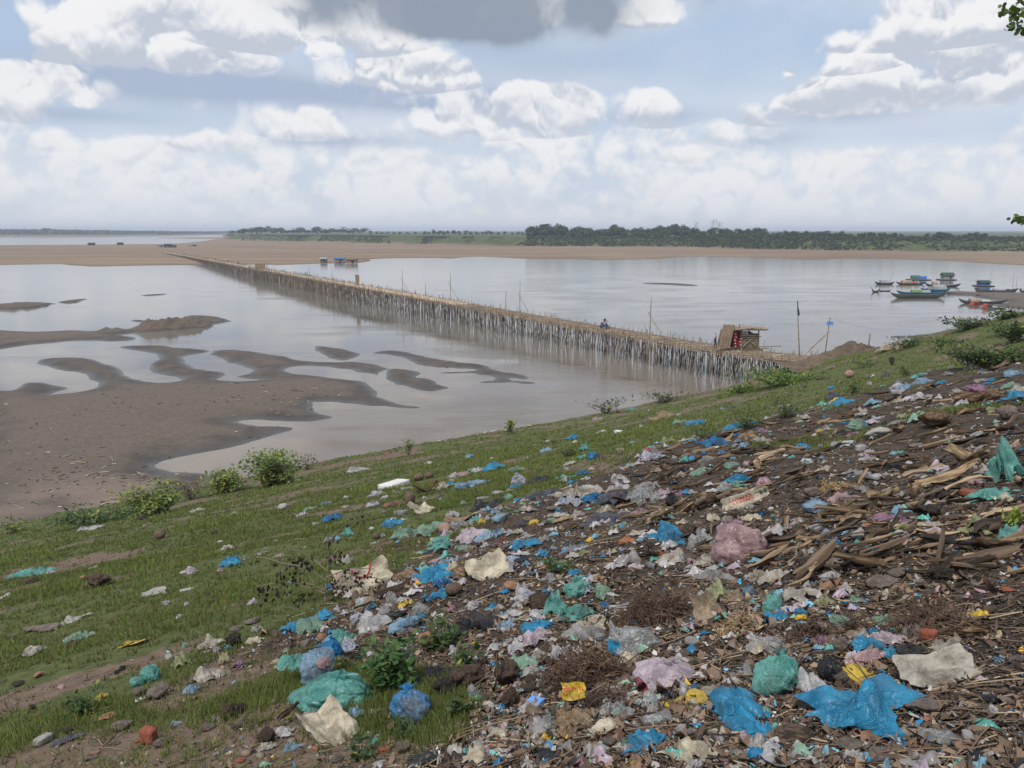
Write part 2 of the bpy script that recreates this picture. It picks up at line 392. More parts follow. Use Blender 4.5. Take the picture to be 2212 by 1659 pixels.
# ---------------------------------------------------------------- mud flats
mud_land = [
 [c1(*p) for p in [(-140,780),(0,783),(130,792),(300,792),(480,783),(600,790),(650,786),(745,778),(860,780),(900,775),(950,765),(1000,760),(1040,748),(1130,738),(1160,725),(1210,720),(1280,730),(1310,742),(1270,760),(1180,772),(1050,776),(1000,785),(950,795),(900,797),(820,808),(750,815),(830,822),(895,838),(840,850),(720,855),(600,852),(480,850),(250,870),(100,890),(0,905),(-140,918)]],
 [c1(*p) for p in [(840,718),(900,716),(980,728),(1080,738),(1040,744),(930,735),(850,724)]],
 [c1(*p) for p in [(1195,690),(1300,687),(1400,695),(1470,712),(1505,723),(1440,735),(1350,741),(1280,728),(1220,705)]],
 [c1(*p) for p in [(-60,622),(60,615),(150,602),(200,603),(330,612),(250,625),(150,637),(50,643),(-60,645)]],
 [c1(*p) for p in [(370,603),(430,592),(500,584),(560,579),(570,584),(500,598),(450,606)]],
 [c1(*p) for p in [(880,560),(980,552),(1080,547),(1060,555),(950,562)]],
 # main flat with its three arms
 [c1(*p) for p in [(-140,1178),(0,1175),(100,1172),(110,1155),(130,1130),(170,1118),(260,1120),(350,1135),(430,1148),(460,1158),(400,1175),(330,1192),(300,1202),(450,1190),(560,1170),(640,1140),(590,1100),(560,1075),(480,1050),(330,1025),(210,980),
   (300,965),(460,960),(600,970),(700,1000),(770,1035),(800,1070),(880,1100),(950,1120),(1060,1125),(1150,1110),(1165,1090),(1120,1078),(1000,1062),(960,1035),(970,1005),(1030,955),(1010,935),(930,920),(820,905),(765,887),(860,883),(1070,881),(1130,895),(1260,905),(1350,910),(1345,925),(1280,935),(1200,948),(1180,965),(1185,995),(1230,1020),(1330,1040),(1440,1052),(1470,1063),(1440,1080),(1370,1104),(1480,1112),(1600,1110),(1700,1103),(1560,1088),(1530,1080),(1590,1060),(1620,1040),(1600,1025),(1520,1000),(1420,965),(1365,945),(1360,930),(1370,915),(1450,905),(1560,910),(1700,930),(1830,950),(1900,970),(1990,985),(2130,990),(2212,990),(2272,985),(2362,995),(2442,1010),(2487,1022),(2477,1045),(2447,1070),(2447,1105),(2417,1105),(2417,1070),(2362,1060),(2212,1028),(2080,1014),(1950,1010),(1850,1020),(1830,1040),(1850,1052),(1950,1065),(2100,1085),(2212,1098),(2312,1105),(2372,1130),(2412,1155),(2427,1175),(2424,1200),(2452,1220),(2542,1250),(2632,1270),(2702,1280)]]
   + [(897,882), (860,881.5), (810,878), (760,874), (720,868.5)]
   + [c4(*p) for p in [(2050,65),(1980,60),(1965,85),(1990,130),(2110,163),(2050,178),(1960,190),(1850,188),(1740,185),(1640,178),(1560,180),(1520,188),(1560,205),(1640,215),(1740,215),(1855,230),(1800,255),(1700,290),(1580,330),(1500,345),(1400,365),(1250,400),(1100,425),(1000,455),(1010,490),(1080,510),(1200,515),(1280,525),(1500,560),(1200,700),(400,1000),(-500,1100)]],
 [c2(*p) for p in [(265,1060),(285,1040),(340,1030),(420,1040),(515,1057),(460,1080),(470,1090),(530,1090),(590,1105),(640,1135),(705,1152),(640,1170),(560,1180),(490,1170),(430,1150),(370,1135),(340,1140),(300,1115),(270,1085)]],
 [c2(*p) for p in [(165,932),(230,918),(330,910),(430,930),(520,950),(620,970),(760,990),(900,1005),(1000,1045),(1150,1065),(1190,1080),(1205,1095),(1160,1100),(1100,1090),(1075,1090),(1090,1105),(1150,1115),(1245,1122),(1200,1130),(1100,1118),(1000,1122),(870,1122),(900,1115),(980,1105),(950,1080),(870,1070),(820,1062),(700,1065),(560,1057),(700,1050),(840,1045),(850,1035),(700,1025),(560,1015),(470,1000),(420,970),(300,940)]],
 [c2(*p) for p in [(-202,890),(-182,880),(-122,883),(0,903),(60,915),(140,935),(60,970),(-10,980),(-82,960),(-152,930)]],
 [c3(*p) for p in [(1640,535),(1790,531),(1900,538),(2050,540),(2400,540),(2400,665),(2212,652),(2100,638),(1990,625),(2060,610),(2110,600),(1950,583),(1860,562),(1740,560),(1660,548)]],
 [c3(*p) for p in [(1335,822),(1400,818),(1480,820),(1460,832),(1400,836)]],
 [c3(*p) for p in [(1440,826),(1500,812),(1600,806),(1690,795),(1800,770),(1900,830),(1700,900),(1560,870)]],
 [c3(*p) for p in [(-290,480),(-150,478),(0,482),(130,494),(60,497),(-100,488)]],
 [c2(*p) for p in [(900,337),(930,333),(965,336),(940,341)]],
]
xs = np.arange(-78, 74, .30); ys = np.arange(33, 205, .30)
ys = np.concatenate([np.arange(33, 110, .27), np.arange(110, 265, .7)])
xs = np.concatenate([np.arange(-120, -70, .7), np.arange(-70, 40, .30), np.arange(40, 175, .8)])
GX, GY = np.meshgrid(xs, ys, indexing='ij'); PM = np.stack([GX.ravel(), GY.ravel()], 1)
keep = (-0.64 * PM[:, 0] + 0.77 * PM[:, 1]) > TOE - 9
d = np.full(len(PM), -60.0); idx = np.where(keep)[0]
for i_, poly in enumerate(mud_land):
    w = world(poly)
    if i_ in (0, 6): w = w
    lo, hi = w.min(0) - 12, w.max(0) + 12
    k = idx[((PM[idx] > lo) & (PM[idx] < hi)).all(1)]
    if len(k): d[k] = np.maximum(d[k], sdf(PM[k], smooth_poly(w, 1)))
d = d + (vnoise(PM, 3.0, 36, 3) * .55 + vnoise(PM, .9, 37, 2) * .16) * sm(-d, -60, -.0) * (d > -3)
mz = np.where(d > 0, 0.44 * (1 - np.exp(-d * .42)) + 0.004, np.maximum(d * .22, -1.2))
hills = vnoise(PM, 5, 31, 4) * .07 + vnoise(PM, 1.2, 33, 3) * .02
mz = mz + hills * sm(d, .2, 3)
# shallow wet hollows in the broad flat
mz -= 0.5 * sm(vnoise(PM, 11, 35, 2), .35, .6) * sm(d, 2.0, 6) * .4
for (u, v, rw, hh) in [(228, 709, .8, .55), (252, 709, .7, .5), (317, 707, 1.4, .8), (352, 706, 2.2, .7), (395, 697, 3.6, 1.35), (428, 700, 2.5, .9), (370, 705, 2.0, .8), (1010 * .3348, 451.4 + 755 * .3348, 2.4, .8), (30, 660, 8, .5), (70, 658, 6, .5), (175, 649, 5, .5)]:
    w = px(u, v + 6); q = ((PM[:, 0] - w.x) / (rw * 1.25)) ** 2 + ((PM[:, 1] - w.y) / rw) ** 2
    mz += hh * np.exp(-q) * (0.75 + 0.5 * vnoise(PM, .7, 41, 3)) * (q < 6)
def mud_material():
    m, nt, b = new_mat('mud')
    pos = geo(nt); x, y, z = sep(nt, pos)
    n1 = tex_noise(nt, pos, .35, 6, .6); n2 = tex_noise(nt, pos, 3, 7, .6); n3 = tex_noise(nt, pos, 18, 4, .6)
    dry = (z + (n1 - .5) * .42 + (n2 - .5) * .08).ss(.12, .42)
    wet = mix(nt, n1.ss(.35, .65), (0.038, 0.031, 0.025), (0.060, 0.048, 0.038))
    dc = mix(nt, n2.ss(.3, .7), (0.074, 0.054, 0.042), (0.120, 0.090, 0.069)); dc = mix(nt, n3.ss(.5, .8) * .5, dc, (0.2, 0.16, .13))
    s = (x * -.64 + y * .77)
    up_ = (s + (n1 - .5) * 14).ss(62.0, 52.0) 
    dc = mix(nt, up_ * .7, dc, (0.19, 0.142, 0.112))
    col = mix(nt, dry, wet, dc)
    nt.links.new(col.o, b.inputs['Base Color'])
    nt.links.new((z + (n2 - .5) * .1).ss(.0, .30, .30, .93).o, b.inputs['Roughness'])
    nt.links.new(bump(nt, n2 * .5 + n3 * .25, .7, .06).o, b.inputs['Normal'])
    return m
M_mud = mud_material()
F = grid_faces(len(xs), len(ys)); fk = keep[F].all(1) & (mz[F] > -.9).any(1); F = F[fk]
used = np.unique(F); rem = np.full(len(PM), -1); rem[used] = np.arange(len(used))
me = np_mesh('mudflat', np.column_stack([PM, mz])[used], rem[F], mats=[M_mud])
tag(link('mudflat_ground', me), kind='structure')

# ---------------------------------------------------------------- water
def water_material():
    m, nt, b = new_mat('river_water')
    pos = geo(nt); x, y, z = sep(nt, pos)
    dist = (x * x + y * y).f('SQRT')
    rip = comb(nt, x * .55 + y * .18, y * 1.5 - x * .5, 0.0)
    w1 = tex_noise(nt, rip, 1.1, 4, .55, .8); w2 = tex_noise(nt, rip, 5, 3, .55, .4)
    big = tex_noise(nt, pos, .03, 5, .6, .6); mid = tex_noise(nt, comb(nt, x * .5, y * 1.6, 0.0), .12, 5, .6, .5)
    # calm pools between the bars, ruffled open water
    calm = (mid * .6 + big * .6 + x.ss(-25, 15, -.06, .04)).ss(.53, .74)
    open_ = dist.ss(60, 150)
    far = dist.ss(90, 420, 1.0, .25)
    amp = (calm * 1.0 + .04) * far
    colm = mix(nt, big.ss(.35, .65), (0.110, 0.100, 0.084), (0.150, 0.138, 0.118))
    colm = mix(nt, dist.ss(62, 150), (0.16, 0.128, 0.10), colm)
    nt.links.new(colm.o, b.inputs['Base Color'])
    nt.links.new(dist.ss(40, 600, .06, .16).o, b.inputs['Roughness']); b.inputs['IOR'].default_value = 1.33
    b.inputs['Specular IOR Level'].default_value = .5
    bn = nt.nodes.new('ShaderNodeBump'); bn.inputs['Distance'].default_value = .05
    nt.links.new((w1 * .7 + w2 * .3).o, bn.inputs['Height']); nt.links.new(amp.o, bn.inputs['Strength'])
    nt.links.new(bn.outputs[0], b.inputs['Normal'])
    return m
M_water = water_material()
me = np_mesh('river', [(-9000, -200, 0), (9000, -200, 0), (9000, 14000, 0), (-9000, 14000, 0)], [(0, 1, 2, 3)], mats=[M_water])
tag(link('river_water', me), kind='structure')

# ---------------------------------------------------------------- the far shore: sand, then a green bank and a plateau
front = [c1(*p) for p in [(-900,368),(-50,362),(200,358),(400,355),(440,362),(600,372),(900,366),(1100,363),(1300,362),(1680,358),(1800,362),(2000,355),(2212,350)]] + \
 [c2(*p) for p in [(60,352),(130,345),(180,335),(170,325),(300,318),(600,316),(700,320),(800,310),(900,308),(1000,312),(1100,318),(1200,322),(1400,325),(1560,325),(1620,332),(1800,328),(2000,325),(2182,309)]] + \
 [c3(*p) for p in [(100,307),(300,310),(500,316),(700,322),(800,327),(900,327),(1040,320),(1300,322),(1600,330),(1800,338),(1950,350),(2100,358),(2400,372),(3400,400)]]
back = [(3200, 520), (2400, 505), (1500, 504), (600, 505), (485, 512), (445, 519), (400, 523.5), (340, 526.5), (0, 528.5), (-300, 530)]
sand_poly = np.vstack([world(front), world(back, z=.9)])
spur = world([(330, 514.5), (420, 513), (520, 512.5), (520, 515.5), (420, 516)])
veg_base = [c1(*p) for p in [(1435,200),(1600,205),(1900,210),(2212,212)]] + [c2(*p) for p in [(300,225),(700,232),(850,238),(1200,242),(1700,245),(2212,245)]] + [c3(*p) for p in [(500,260),(1000,270),(1600,275),(2212,280),(3600,300)]]
vb = world(veg_base, z=1.2)
e1 = vb[0] / np.linalg.norm(vb[0]); e2 = vb[-1] / np.linalg.norm(vb[-1])
veg_poly = np.vstack([vb, [e2 * 9000, e1 * 9000 * np.array([1, 1])]])
left_front = world([(-1500, 513), (-100, 511.6), (200, 511.3), (350, 509.6), (420, 508.2), (560, 505.5)])
left_poly = np.vstack([left_front, [(500, 12000), (-9000, 12000)]])
th = np.linspace(R(52), R(-52), 620)
rr_ = np.concatenate([np.geomspace(330, 1500, 330), np.geomspace(1520, 9500, 110)])
TH, RR = np.meshgrid(th, rr_, indexing='ij'); P = np.stack([-RR.ravel() * np.sin(TH.ravel()), RR.ravel() * np.cos(TH.ravel())], 1)
P[:, 0] *= -1
def far_h(P):
    s1 = sdf(P, sand_poly); s2 = sdf(P, veg_poly); s3 = sdf(P, left_poly); s4 = sdf(P, spur)
    z = np.clip(s1 * .03, -1.5, .9) + np.where(s1 > 0, (vnoise(P, 60, 51, 4) * .22) * sm(s1, 0, 40), 0)
    z = np.maximum(z, np.clip(s4 * .05, -1.5, .7))
    vz = sm(s2, 0, 26) * 8.0 + vnoise(P, 40, 53, 3) * .5 * sm(s2, 2, 30)
    z = np.where(s2 > 0, np.maximum(z, .9) + vz, z)
    z = np.maximum(z, np.clip(s3 * .08, -1.5, 5.0))
    return z, s1, s2, s3
fz, s1, s2, s3 = far_h(P)
vegm = np.maximum(sm(s2 + vnoise(P, 25, 55, 3) * 6, 0, 12), sm(s3, 25, 60))
def far_material():
    m, nt, b = new_mat('far_shore')
    pos = geo(nt); x, y, z = sep(nt, pos); Vg = attr(nt, 'veg', 'Fac')
    n1 = tex_noise(nt, comb(nt, x * .35, y * 1.5, 0.0), .02, 6, .6, .4); n2 = tex_noise(nt, pos, .12, 6, .65)
    sd_ = mix(nt, n1.ss(.35, .68), (0.160, 0.116, 0.083), (0.250, 0.183, 0.127)); sd_ = mix(nt, n2.ss(.3, .7) * .4, sd_, (0.19, 0.140, 0.098))
    sd_ = mix(nt, (z + (n1 - .5) * .5).ss(.02, .4), (0.15, 0.108, 0.078), sd_)
    g = mix(nt, n2.ss(.35, .65), (0.038, 0.054, 0.022), (0.085, 0.100, 0.042)); g = mix(nt, n1.ss(.58, .72) * .5, g, (0.20, 0.165, 0.10))
    foot = z.ss(1.0, 2.4)
    g = mix(nt, foot, (0.10, 0.075, 0.050), g)
    col = mix(nt, Vg, sd_, g)
    nt.links.new(col.o, b.inputs['Base Color']); b.inputs['Roughness'].default_value = 1.0; b.inputs['Specular IOR Level'].default_value = .1
    return m
M_far = far_material()
F = grid_faces(len(th), len(rr_)); fk = (fz[F] > -1.2).any(1); F = F[fk][:, ::1]
used = np.unique(F); rem = np.full(len(P), -1); rem[used] = np.arange(len(used))
me = np_mesh('far_shore', np.column_stack([P, fz])[used], rem[F], mats=[M_far], attrs={'veg': vegm[used]})
tag(link('far_sandbank_ground', me), kind='structure')
# air: the distance fades towards blue grey
m = bpy.data.materials.new('haze'); m.use_nodes = True; nt = m.node_tree; nt.nodes.clear()
o_ = nt.nodes.new('ShaderNodeOutputMaterial'); pv = nt.nodes.new('ShaderNodeVolumePrincipled'); nt.links.new(pv.outputs[0], o_.inputs['Volume'])
pv.inputs['Color'].default_value = (.78, .86, 1, 1); pv.inputs['Density'].default_value = 0.00021; pv.inputs['Anisotropy'].default_value = 0.0
bm = bmesh.new(); bmesh.ops.create_cube(bm, size=1)
for v in bm.verts: v.co = Vector((v.co.x * 24000, 4000 + v.co.y * 20500, (45 if v.co.z > 0 else -4)))
me = bpy.data.meshes.new('haze'); bm.to_mesh(me); bm.free(); me.materials.append(m)
tag(link('haze', me), kind='stuff')
# ---------------------------------------------------------------- plain materials
def simple(name, col, rough=.8, var=.25, scale=8.0, spec=.3, coord='obj', stretch=None, bmp=.3, bd=.02, col2=None):
    m, nt, b = new_mat(name)
    v = objco(nt) if coord == 'obj' else geo(nt)
    if stretch:
        x, y, z = sep(nt, v); v = comb(nt, x * stretch[0], y * stretch[1], z * stretch[2])
    n1 = tex_noise(nt, v, scale, 5, .6); n2 = tex_noise(nt, v, scale * .2, 3, .5)
    c2 = col2 or tuple(min(1, c * (1 + var)) for c in col)
    c1_ = tuple(c * (1 - var) for c in col)
    f = (n1 * .7 + n2 * .5).ss(.38, .82)
    nt.links.new(mix(nt, f, c1_, c2).o, b.inputs['Base Color'])
    b.inputs['Roughness'].default_value = rough; b.inputs['Specular IOR Level'].default_value = spec
    if bmp: nt.links.new(bump(nt, n1, bmp, bd).o, b.inputs['Normal'])
    return m
M_bamboo = simple('bamboo_weathered', (0.20, 0.145, 0.098), .8, .45, 3.0, coord='geo', col2=(0.36, 0.28, 0.20))
M_pile = simple('bamboo_pile', (0.17, 0.135, 0.108), .85, .45, 2.2, coord='geo', col2=(0.33, 0.27, 0.215))
M_deck = simple('bamboo_mat', (0.34, 0.25, 0.165), .85, .3, 5.0, coord='geo', col2=(0.47, 0.36, 0.24), bmp=.6, bd=.04)
M_thatch = simple('thatch', (0.23, 0.17, 0.12), .95, .4, 6.0, stretch=(6, 6, 1), bmp=.8, bd=.03)
M_woven = simple('woven_bamboo', (0.15, 0.12, 0.075), .9, .4, 6.0, stretch=(1, 1, 8), bmp=.8, bd=.02)
M_dark = simple('dark_cloth_and_inside_shade', (0.035, 0.038, 0.045), .8, .3)  # dark cloth and goods; also painted shade inside openings and doorways
M_blue = simple('blue_tarpaulin', (0.03, 0.12, 0.36), .6, .3, 3)
M_hullg = simple('hull_grey_wood', (0.10, 0.10, 0.085), .8, .35, 3)
M_hullb = simple('hull_blue_paint', (0.03, 0.16, 0.26), .7, .35, 3)
M_hulld = simple('hull_dark_wood', (0.055, 0.052, 0.045), .8, .35, 3)
M_hullw = simple('hull_pale_paint', (0.33, 0.35, 0.30), .7, .2, 3)
M_green = simple('green_roof_sheet', (0.035, 0.075, 0.05), .8, .35, 3)
M_tealt = simple('teal_tarpaulin', (0.05, 0.13, 0.12), .7, .35, 3)
M_grt = simple('light_green_tarpaulin', (0.13, 0.22, 0.07), .7, .3, 3)
M_greyc = simple('grey_canvas', (0.26, 0.27, 0.28), .85, .35, 3)
M_tanc = simple('tan_matting', (0.27, 0.20, 0.16), .9, .35, 4)
M_red = simple('red_cloth', (0.20, 0.012, 0.02), .8, .4, 9, col2=(0.26, .03, .035))
M_orange = simple('red_orange_plastic', (0.42, 0.08, 0.045), .6, .3, 4)
M_white = simple('white_sheet', (0.62, 0.63, 0.66), .7, .15, 4)
M_signblue = simple('sign_blue', (0.13, 0.27, 0.55), .6, .15, 4)
M_skin = simple('skin', (0.17, 0.09, 0.06), .6, .15, 4)
M_hair = simple('hair', (0.015, 0.012, 0.012), .7, .2, 4)
M_shirt = simple('pale_shirt', (0.50, 0.42, 0.46), .85, .15, 6)
M_trous = simple('dark_trousers', (0.05, 0.055, 0.065), .85, .2, 6)
M_purple = simple('dark_red_shirt', (0.12, 0.02, 0.05), .85, .2, 6)
M_metal = simple('dark_metal', (0.05, 0.055, 0.07), .4, .2, 6, spec=.5)
M_earth = simple('mound_earth', (0.105, 0.075, 0.054), .95, .4, 1.2, coord='geo', bmp=.9, bd=.15)

# ---------------------------------------------------------------- mesh collector
class MB:
    def __init__(s, org=(0, 0, 0)): s.v, s.f, s.o, s.c = [], [], Vector(org), []
    def quadify(s, f):
        return f
    def add(s, V, F, col=None):
        n = len(s.v); s.v += [tuple(Vector(p) - s.o) for p in V]; s.f += [tuple(i + n for i in f) for f in F]
        if col is not None: s.c += [col] * len(V)
    def box(s, c, size, rz=0.0, rot=None, jit=0.0):
        M = rot if rot is not None else Matrix.Rotation(rz, 3, 'Z')
        V = []
        for sx in (-.5, .5):
            for sy in (-.5, .5):
                for sz in (-.5, .5):
                    V.append(Vector(c) + M @ Vector((sx * size[0] + random.uniform(-jit, jit), sy * size[1] + random.uniform(-jit, jit), sz * size[2] + random.uniform(-jit, jit))))
        s.add(V, [(0, 1, 3, 2), (4, 6, 7, 5), (0, 4, 5, 1), (2, 3, 7, 6), (0, 2, 6, 4), (1, 5, 7, 3)])
    def tube(s, pts, r, n=6, cap=True):
        pts = [Vector(p) for p in pts]; V = []; F = []
        rs = r if hasattr(r, '__len__') else [r] * len(pts)
        for i, p in enumerate(pts):
            t = (pts[min(i + 1, len(pts) - 1)] - pts[max(i - 1, 0)])
            if t.length < 1e-9: t = Vector((0, 0, 1))
            t.normalize(); a = t.orthogonal() if abs(t.z) > .9 else t.cross(Vector((0, 0, 1))); a.normalize(); b = t.cross(a)
            for k in range(n):
                q = 2 * PI * k / n; V.append(p + (a * math.cos(q) + b * math.sin(q)) * rs[i])
        for i in range(len(pts) - 1):
            for k in range(n):
                F.append((i * n + k, i * n + (k + 1) % n, (i + 1) * n + (k + 1) % n, (i + 1) * n + k))
        if cap: F.append(tuple(range(n))[::-1]); F.append(tuple((len(pts) - 1) * n + k for k in range(n)))
        s.add(V, F)
    def sheet(s, fn, nu, nv, thick=0.0):
        V = [Vector(fn(i / nu, j / nv)) for i in range(nu + 1) for j in range(nv + 1)]
        F = [(i * (nv + 1) + j, (i + 1) * (nv + 1) + j, (i + 1) * (nv + 1) + j + 1, i * (nv + 1) + j + 1) for i in range(nu) for j in range(nv)]
        s.add(V, F)
        if thick:
            V2 = [p - Vector((0, 0, thick)) for p in V]; s.add(V2, [f[::-1] for f in F])
    def mesh(s, name, mat, smooth=False):
        me = bpy.data.meshes.new(name); me.from_pydata(s.v, [], s.f)
        for m in (mat if isinstance(mat, (list, tuple)) else [mat]): me.materials.append(m)
        if smooth: me.polygons.foreach_set('use_smooth', [True] * len(me.polygons))
        if s.c:
            ca = me.color_attributes.new('col', 'FLOAT_COLOR', 'POINT')
            for i, c in enumerate(s.c): ca.data[i].color = (*c, 1)
        me.update(); return me
    def build(s, name, mat, parent=None, smooth=False):
        return link(name, s.mesh(name, mat, smooth), parent)
def copy_tree(o, parent=None):
    c = o.copy(); C.objects.link(c)
    if parent is not None: c.parent = parent
    for ch in list(o.children): copy_tree(ch, c)
    return c

# ---------------------------------------------------------------- the bamboo bridge
edge_px = [(345, 543.5, 1.15), (385, 551, 1.7), (440, 560.5, 2.5), (540, 579.5, 3.1), (640, 597, 3.5), (741, 615, 3.65), (908, 645, 3.45), (1109, 682, 3.25), (1293, 714, 3.12), (1400, 733, 3.1), (1481, 748, 3.05), (1560, 760, 3.1), (1640, 770, 3.2), (1745, 780, 3.35)]
edge = [px(*e) for e in edge_px]
def resample(pts, step):
    L = [0]
    for a, b in zip(pts, pts[1:]): L.append(L[-1] + (b - a).length)
    n = int(L[-1] / step); o = []
    for i in range(n + 1):
        s_ = L[-1] * i / n; k = max(j for j in range(len(L)) if L[j] <= s_ + 1e-9); k = min(k, len(pts) - 2)
        o.append(pts[k].lerp(pts[k + 1], (s_ - L[k]) / (L[k + 1] - L[k])))
    return o
path = resample(edge[::-1], 0.5)             # starts at the near end
for _ in range(14): path = [path[0]] + [(path[i - 1] + path[i] * 2 + path[i + 1]) / 4 for i in range(1, len(path) - 1)] + [path[-1]]
NP = len(path)
def side(i):
    t = path[min(i + 1, NP - 1)] - path[max(i - 1, 0)]; t.z = 0; t.normalize()
    return Vector((t.y, -t.x, 0)) if (Vector((t.y, -t.x, 0)).x > 0) else Vector((-t.y, t.x, 0))
BW = 3.3
bridge = tag(empty('bamboo_bridge', path[0]), 'long bamboo bridge on hundreds of poles crossing the brown river', 'bridge')
bo = path[0].copy()
dk = MB(bo)
Vd, Fd = [], []
prof = [(-.12, -.06), (.05, 0), (BW * .25, .035), (BW * .5, .05), (BW * .75, .03), (BW - .05, 0), (BW + .12, -.06), (BW + .1, -.16), (-.1, -.16)]
npf = len(prof)
for i in range(NP):
    sd_ = side(i)
    for (o_, h_) in prof:
        Vd.append(path[i] + sd_ * (o_ + random.uniform(-.03, .03)) + Vector((0, 0, h_ + random.uniform(-.015, .015) + .05 * math.sin(i * .9) * math.sin(i * .23))))
for i in range(NP - 1):
    for k in range(npf): Fd.append((i * npf + k, (i + 1) * npf + k, (i + 1) * npf + (k + 1) % npf, i * npf + (k + 1) % npf))
dk.add(Vd, Fd); dk.build('deck', M_deck, bridge)
# bundled mats lie crosswise on the nearest stretch: single slats of bamboo
slat_me = MB(); slat_me.box((0, 0, 0), (1, 1, 1), jit=.02); slat_me = slat_me.mesh('slat', M_bamboo)
n_sl = 0
for i in range(2, 160, 1):
    if n_sl > 290: break
    for q in (0, 1):
        sd_ = side(i); p = path[i].lerp(path[i + 1], q * .5 + random.uniform(-.1, .1)) + sd_ * (BW * .5 + random.uniform(-.12, .12)) + Vector((0, 0, .07 + random.uniform(0, .03)))
        o = link('slat', slat_me, bridge, p - bo); o.scale = (BW * random.uniform(.92, 1.08), .07 + .06 * random.random(), .03)
        o.rotation_euler = (0, random.uniform(-.01, .01), math.atan2(sd_.y, sd_.x) + random.uniform(-.05, .05)); n_sl += 1
# long poles tied along both rims
for off, zz in ((-.16, -.14), (-.2, -.34), (-.1, .05), (BW + .16, -.14), (BW + .1, .06)):
    i = 0
    while i < NP - 12:
        ln = random.randint(9, 15); k = min(i + ln, NP - 1)
        if i > 420:
            break
        tb = MB(bo); tb.tube([path[j] + side(j) * (off + random.uniform(-.05, .05)) + Vector((0, 0, zz + random.uniform(-.05, .05))) for j in range(i, k + 1, 3)], .045, 5)
        tb.build('rim_pole', M_bamboo, bridge); i += ln - 1
    tb = MB(bo); tb.tube([path[j] + side(j) * (off + random.uniform(-.04, .04)) + Vector((0, 0, zz + random.uniform(-.04, .04))) for j in range(min(i, NP - 8), NP, 6)], .05, 4)
    tag(tb.build('far_rim_poles', M_bamboo, bridge), kind='stuff')
# piles under the deck and post ends over it
rod_me = []
for k in range(4):
    t = MB(); bend = [Vector((random.uniform(-.012, .012), random.uniform(-.012, .012), z_)) for z_ in (0, .33, .66, 1)]; bend[0].x = bend[0].y = 0
    rod_me.append(None)
def place_rod(mesh_cache, name, a, b, r, mat, parent, org):
    k = random.randint(0, 3); key = (name, k)
    if key not in mesh_cache:
        t = MB(); bx_, by_ = random.uniform(-.5, .5), random.uniform(-.5, .5)
        rg = [(0, 0, 0, 1.05), (bx_, by_, .35, 1), (bx_ * .8, by_ * 1.2, .7, .92), (0, 0, 1, .8)]
        t.add([(cx + math.cos(q * PI / 3) * rr, cy + math.sin(q * PI / 3) * rr, cz) for (cx, cy, cz, rr) in rg for q in range(6)], [(i * 6 + q, i * 6 + (q + 1) % 6, (i + 1) * 6 + (q + 1) % 6, (i + 1) * 6 + q) for i in range(3) for q in range(6)] + [(18, 19, 20, 21, 22, 23)])
        mesh_cache[key] = t.mesh(name, mat, True)
    o = link(name, mesh_cache[key], parent, a - org); dv = b - a
    o.rotation_mode = 'QUATERNION'; o.rotation_quaternion = dv.to_track_quat('Z', 'Y'); o.scale = (r, r, dv.length); return o
cache = {}
pile_list = []; post_list = []
for i in range(0, NP - 30, 1):
    p = path[i]; sd_ = side(i); tg = Vector((-sd_.y, sd_.x, 0))
    gap_ = 1 if i < 500 else 2
    if i % gap_: continue
    for row, off in enumerate((-.12, BW * .33, BW * .68, BW + .12)):
        for rep in range(2 if row in (0, 3) else 1):
            if random.random() < (.15 if row in (0, 3) else .35): continue
            b = p + sd_ * (off + random.uniform(-.1, .1)) + tg * random.uniform(-.25, .25)
            leanx, leany = random.gauss(0, .15), random.gauss(0, .24)
            if random.random() < .42: leany += random.choice((-1, 1)) * random.uniform(.5, 1.3)
            base = b + tg * leany * 1.0 + sd_ * leanx; base.z = -.6
            if base.y < 340 and -0.64 * base.x + .77 * base.y < TOE + 6: base.z = max(-.6, H(base.x, base.y) - .3)
            if base.z > p.z - .4: continue
            topz = p.z - .1
            if row in (0, 3) and random.random() < .5: topz = p.z + min(1.0, abs(random.gauss(.3, .25)) + .05)
            top = base + (Vector((b.x, b.y, p.z)) - base) * ((topz - base.z) / (p.z - base.z))
            pile_list.append((base, top, random.uniform(.035, .06)))
    if i < 900:
        row = random.choice((-.15, BW + .15)); b = p + sd_ * row + tg * random.uniform(-.3, .3)
        ln = min(1.3, abs(random.gauss(.5, .3)) + .12)
        post_list.append((b + Vector((0, 0, -.35)), b + Vector((0, 0, ln)) + tg * random.gauss(0, .22) * ln + sd_ * random.gauss(0, .15) * ln, random.uniform(.02, .04)))
cam_p = Vector((0, 0, EYE))
for lst, nm, mat in ((pile_list, 'pile', M_pile), (post_list, 'post', M_bamboo)):
    lst.sort(key=lambda q: (q[0] - cam_p).length)
    for a, b, r in lst[:298]: place_rod(cache, nm, a, b, r, mat, bridge, bo)
    rest = MB(bo)
    for a, b, r in lst[298:]: rest.tube([a, (a + b) / 2 + Vector((random.uniform(-.06, .06), random.uniform(-.06, .06), 0)), b], r * (1.0 if (a - cam_p).length < 200 else 1.3), 4 if (a - cam_p).length < 220 else 3, cap=False)
    tag(rest.build('far_' + nm + 's', mat, bridge), kind='stuff')

def deck_at(u):
    """point of the deck's camera side rim that shows at picture column u"""
    best = min(range(NP), key=lambda i: abs(1106 + 1736 * path[i].x / ((path[i].y) * math.cos(PITCH) + (EYE - path[i].z) * math.sin(PITCH)) - u))
    return best
def m_per_px(p):
    return ((p.y) * math.cos(PITCH) + (EYE - p.z) * math.sin(PITCH)) / 1736
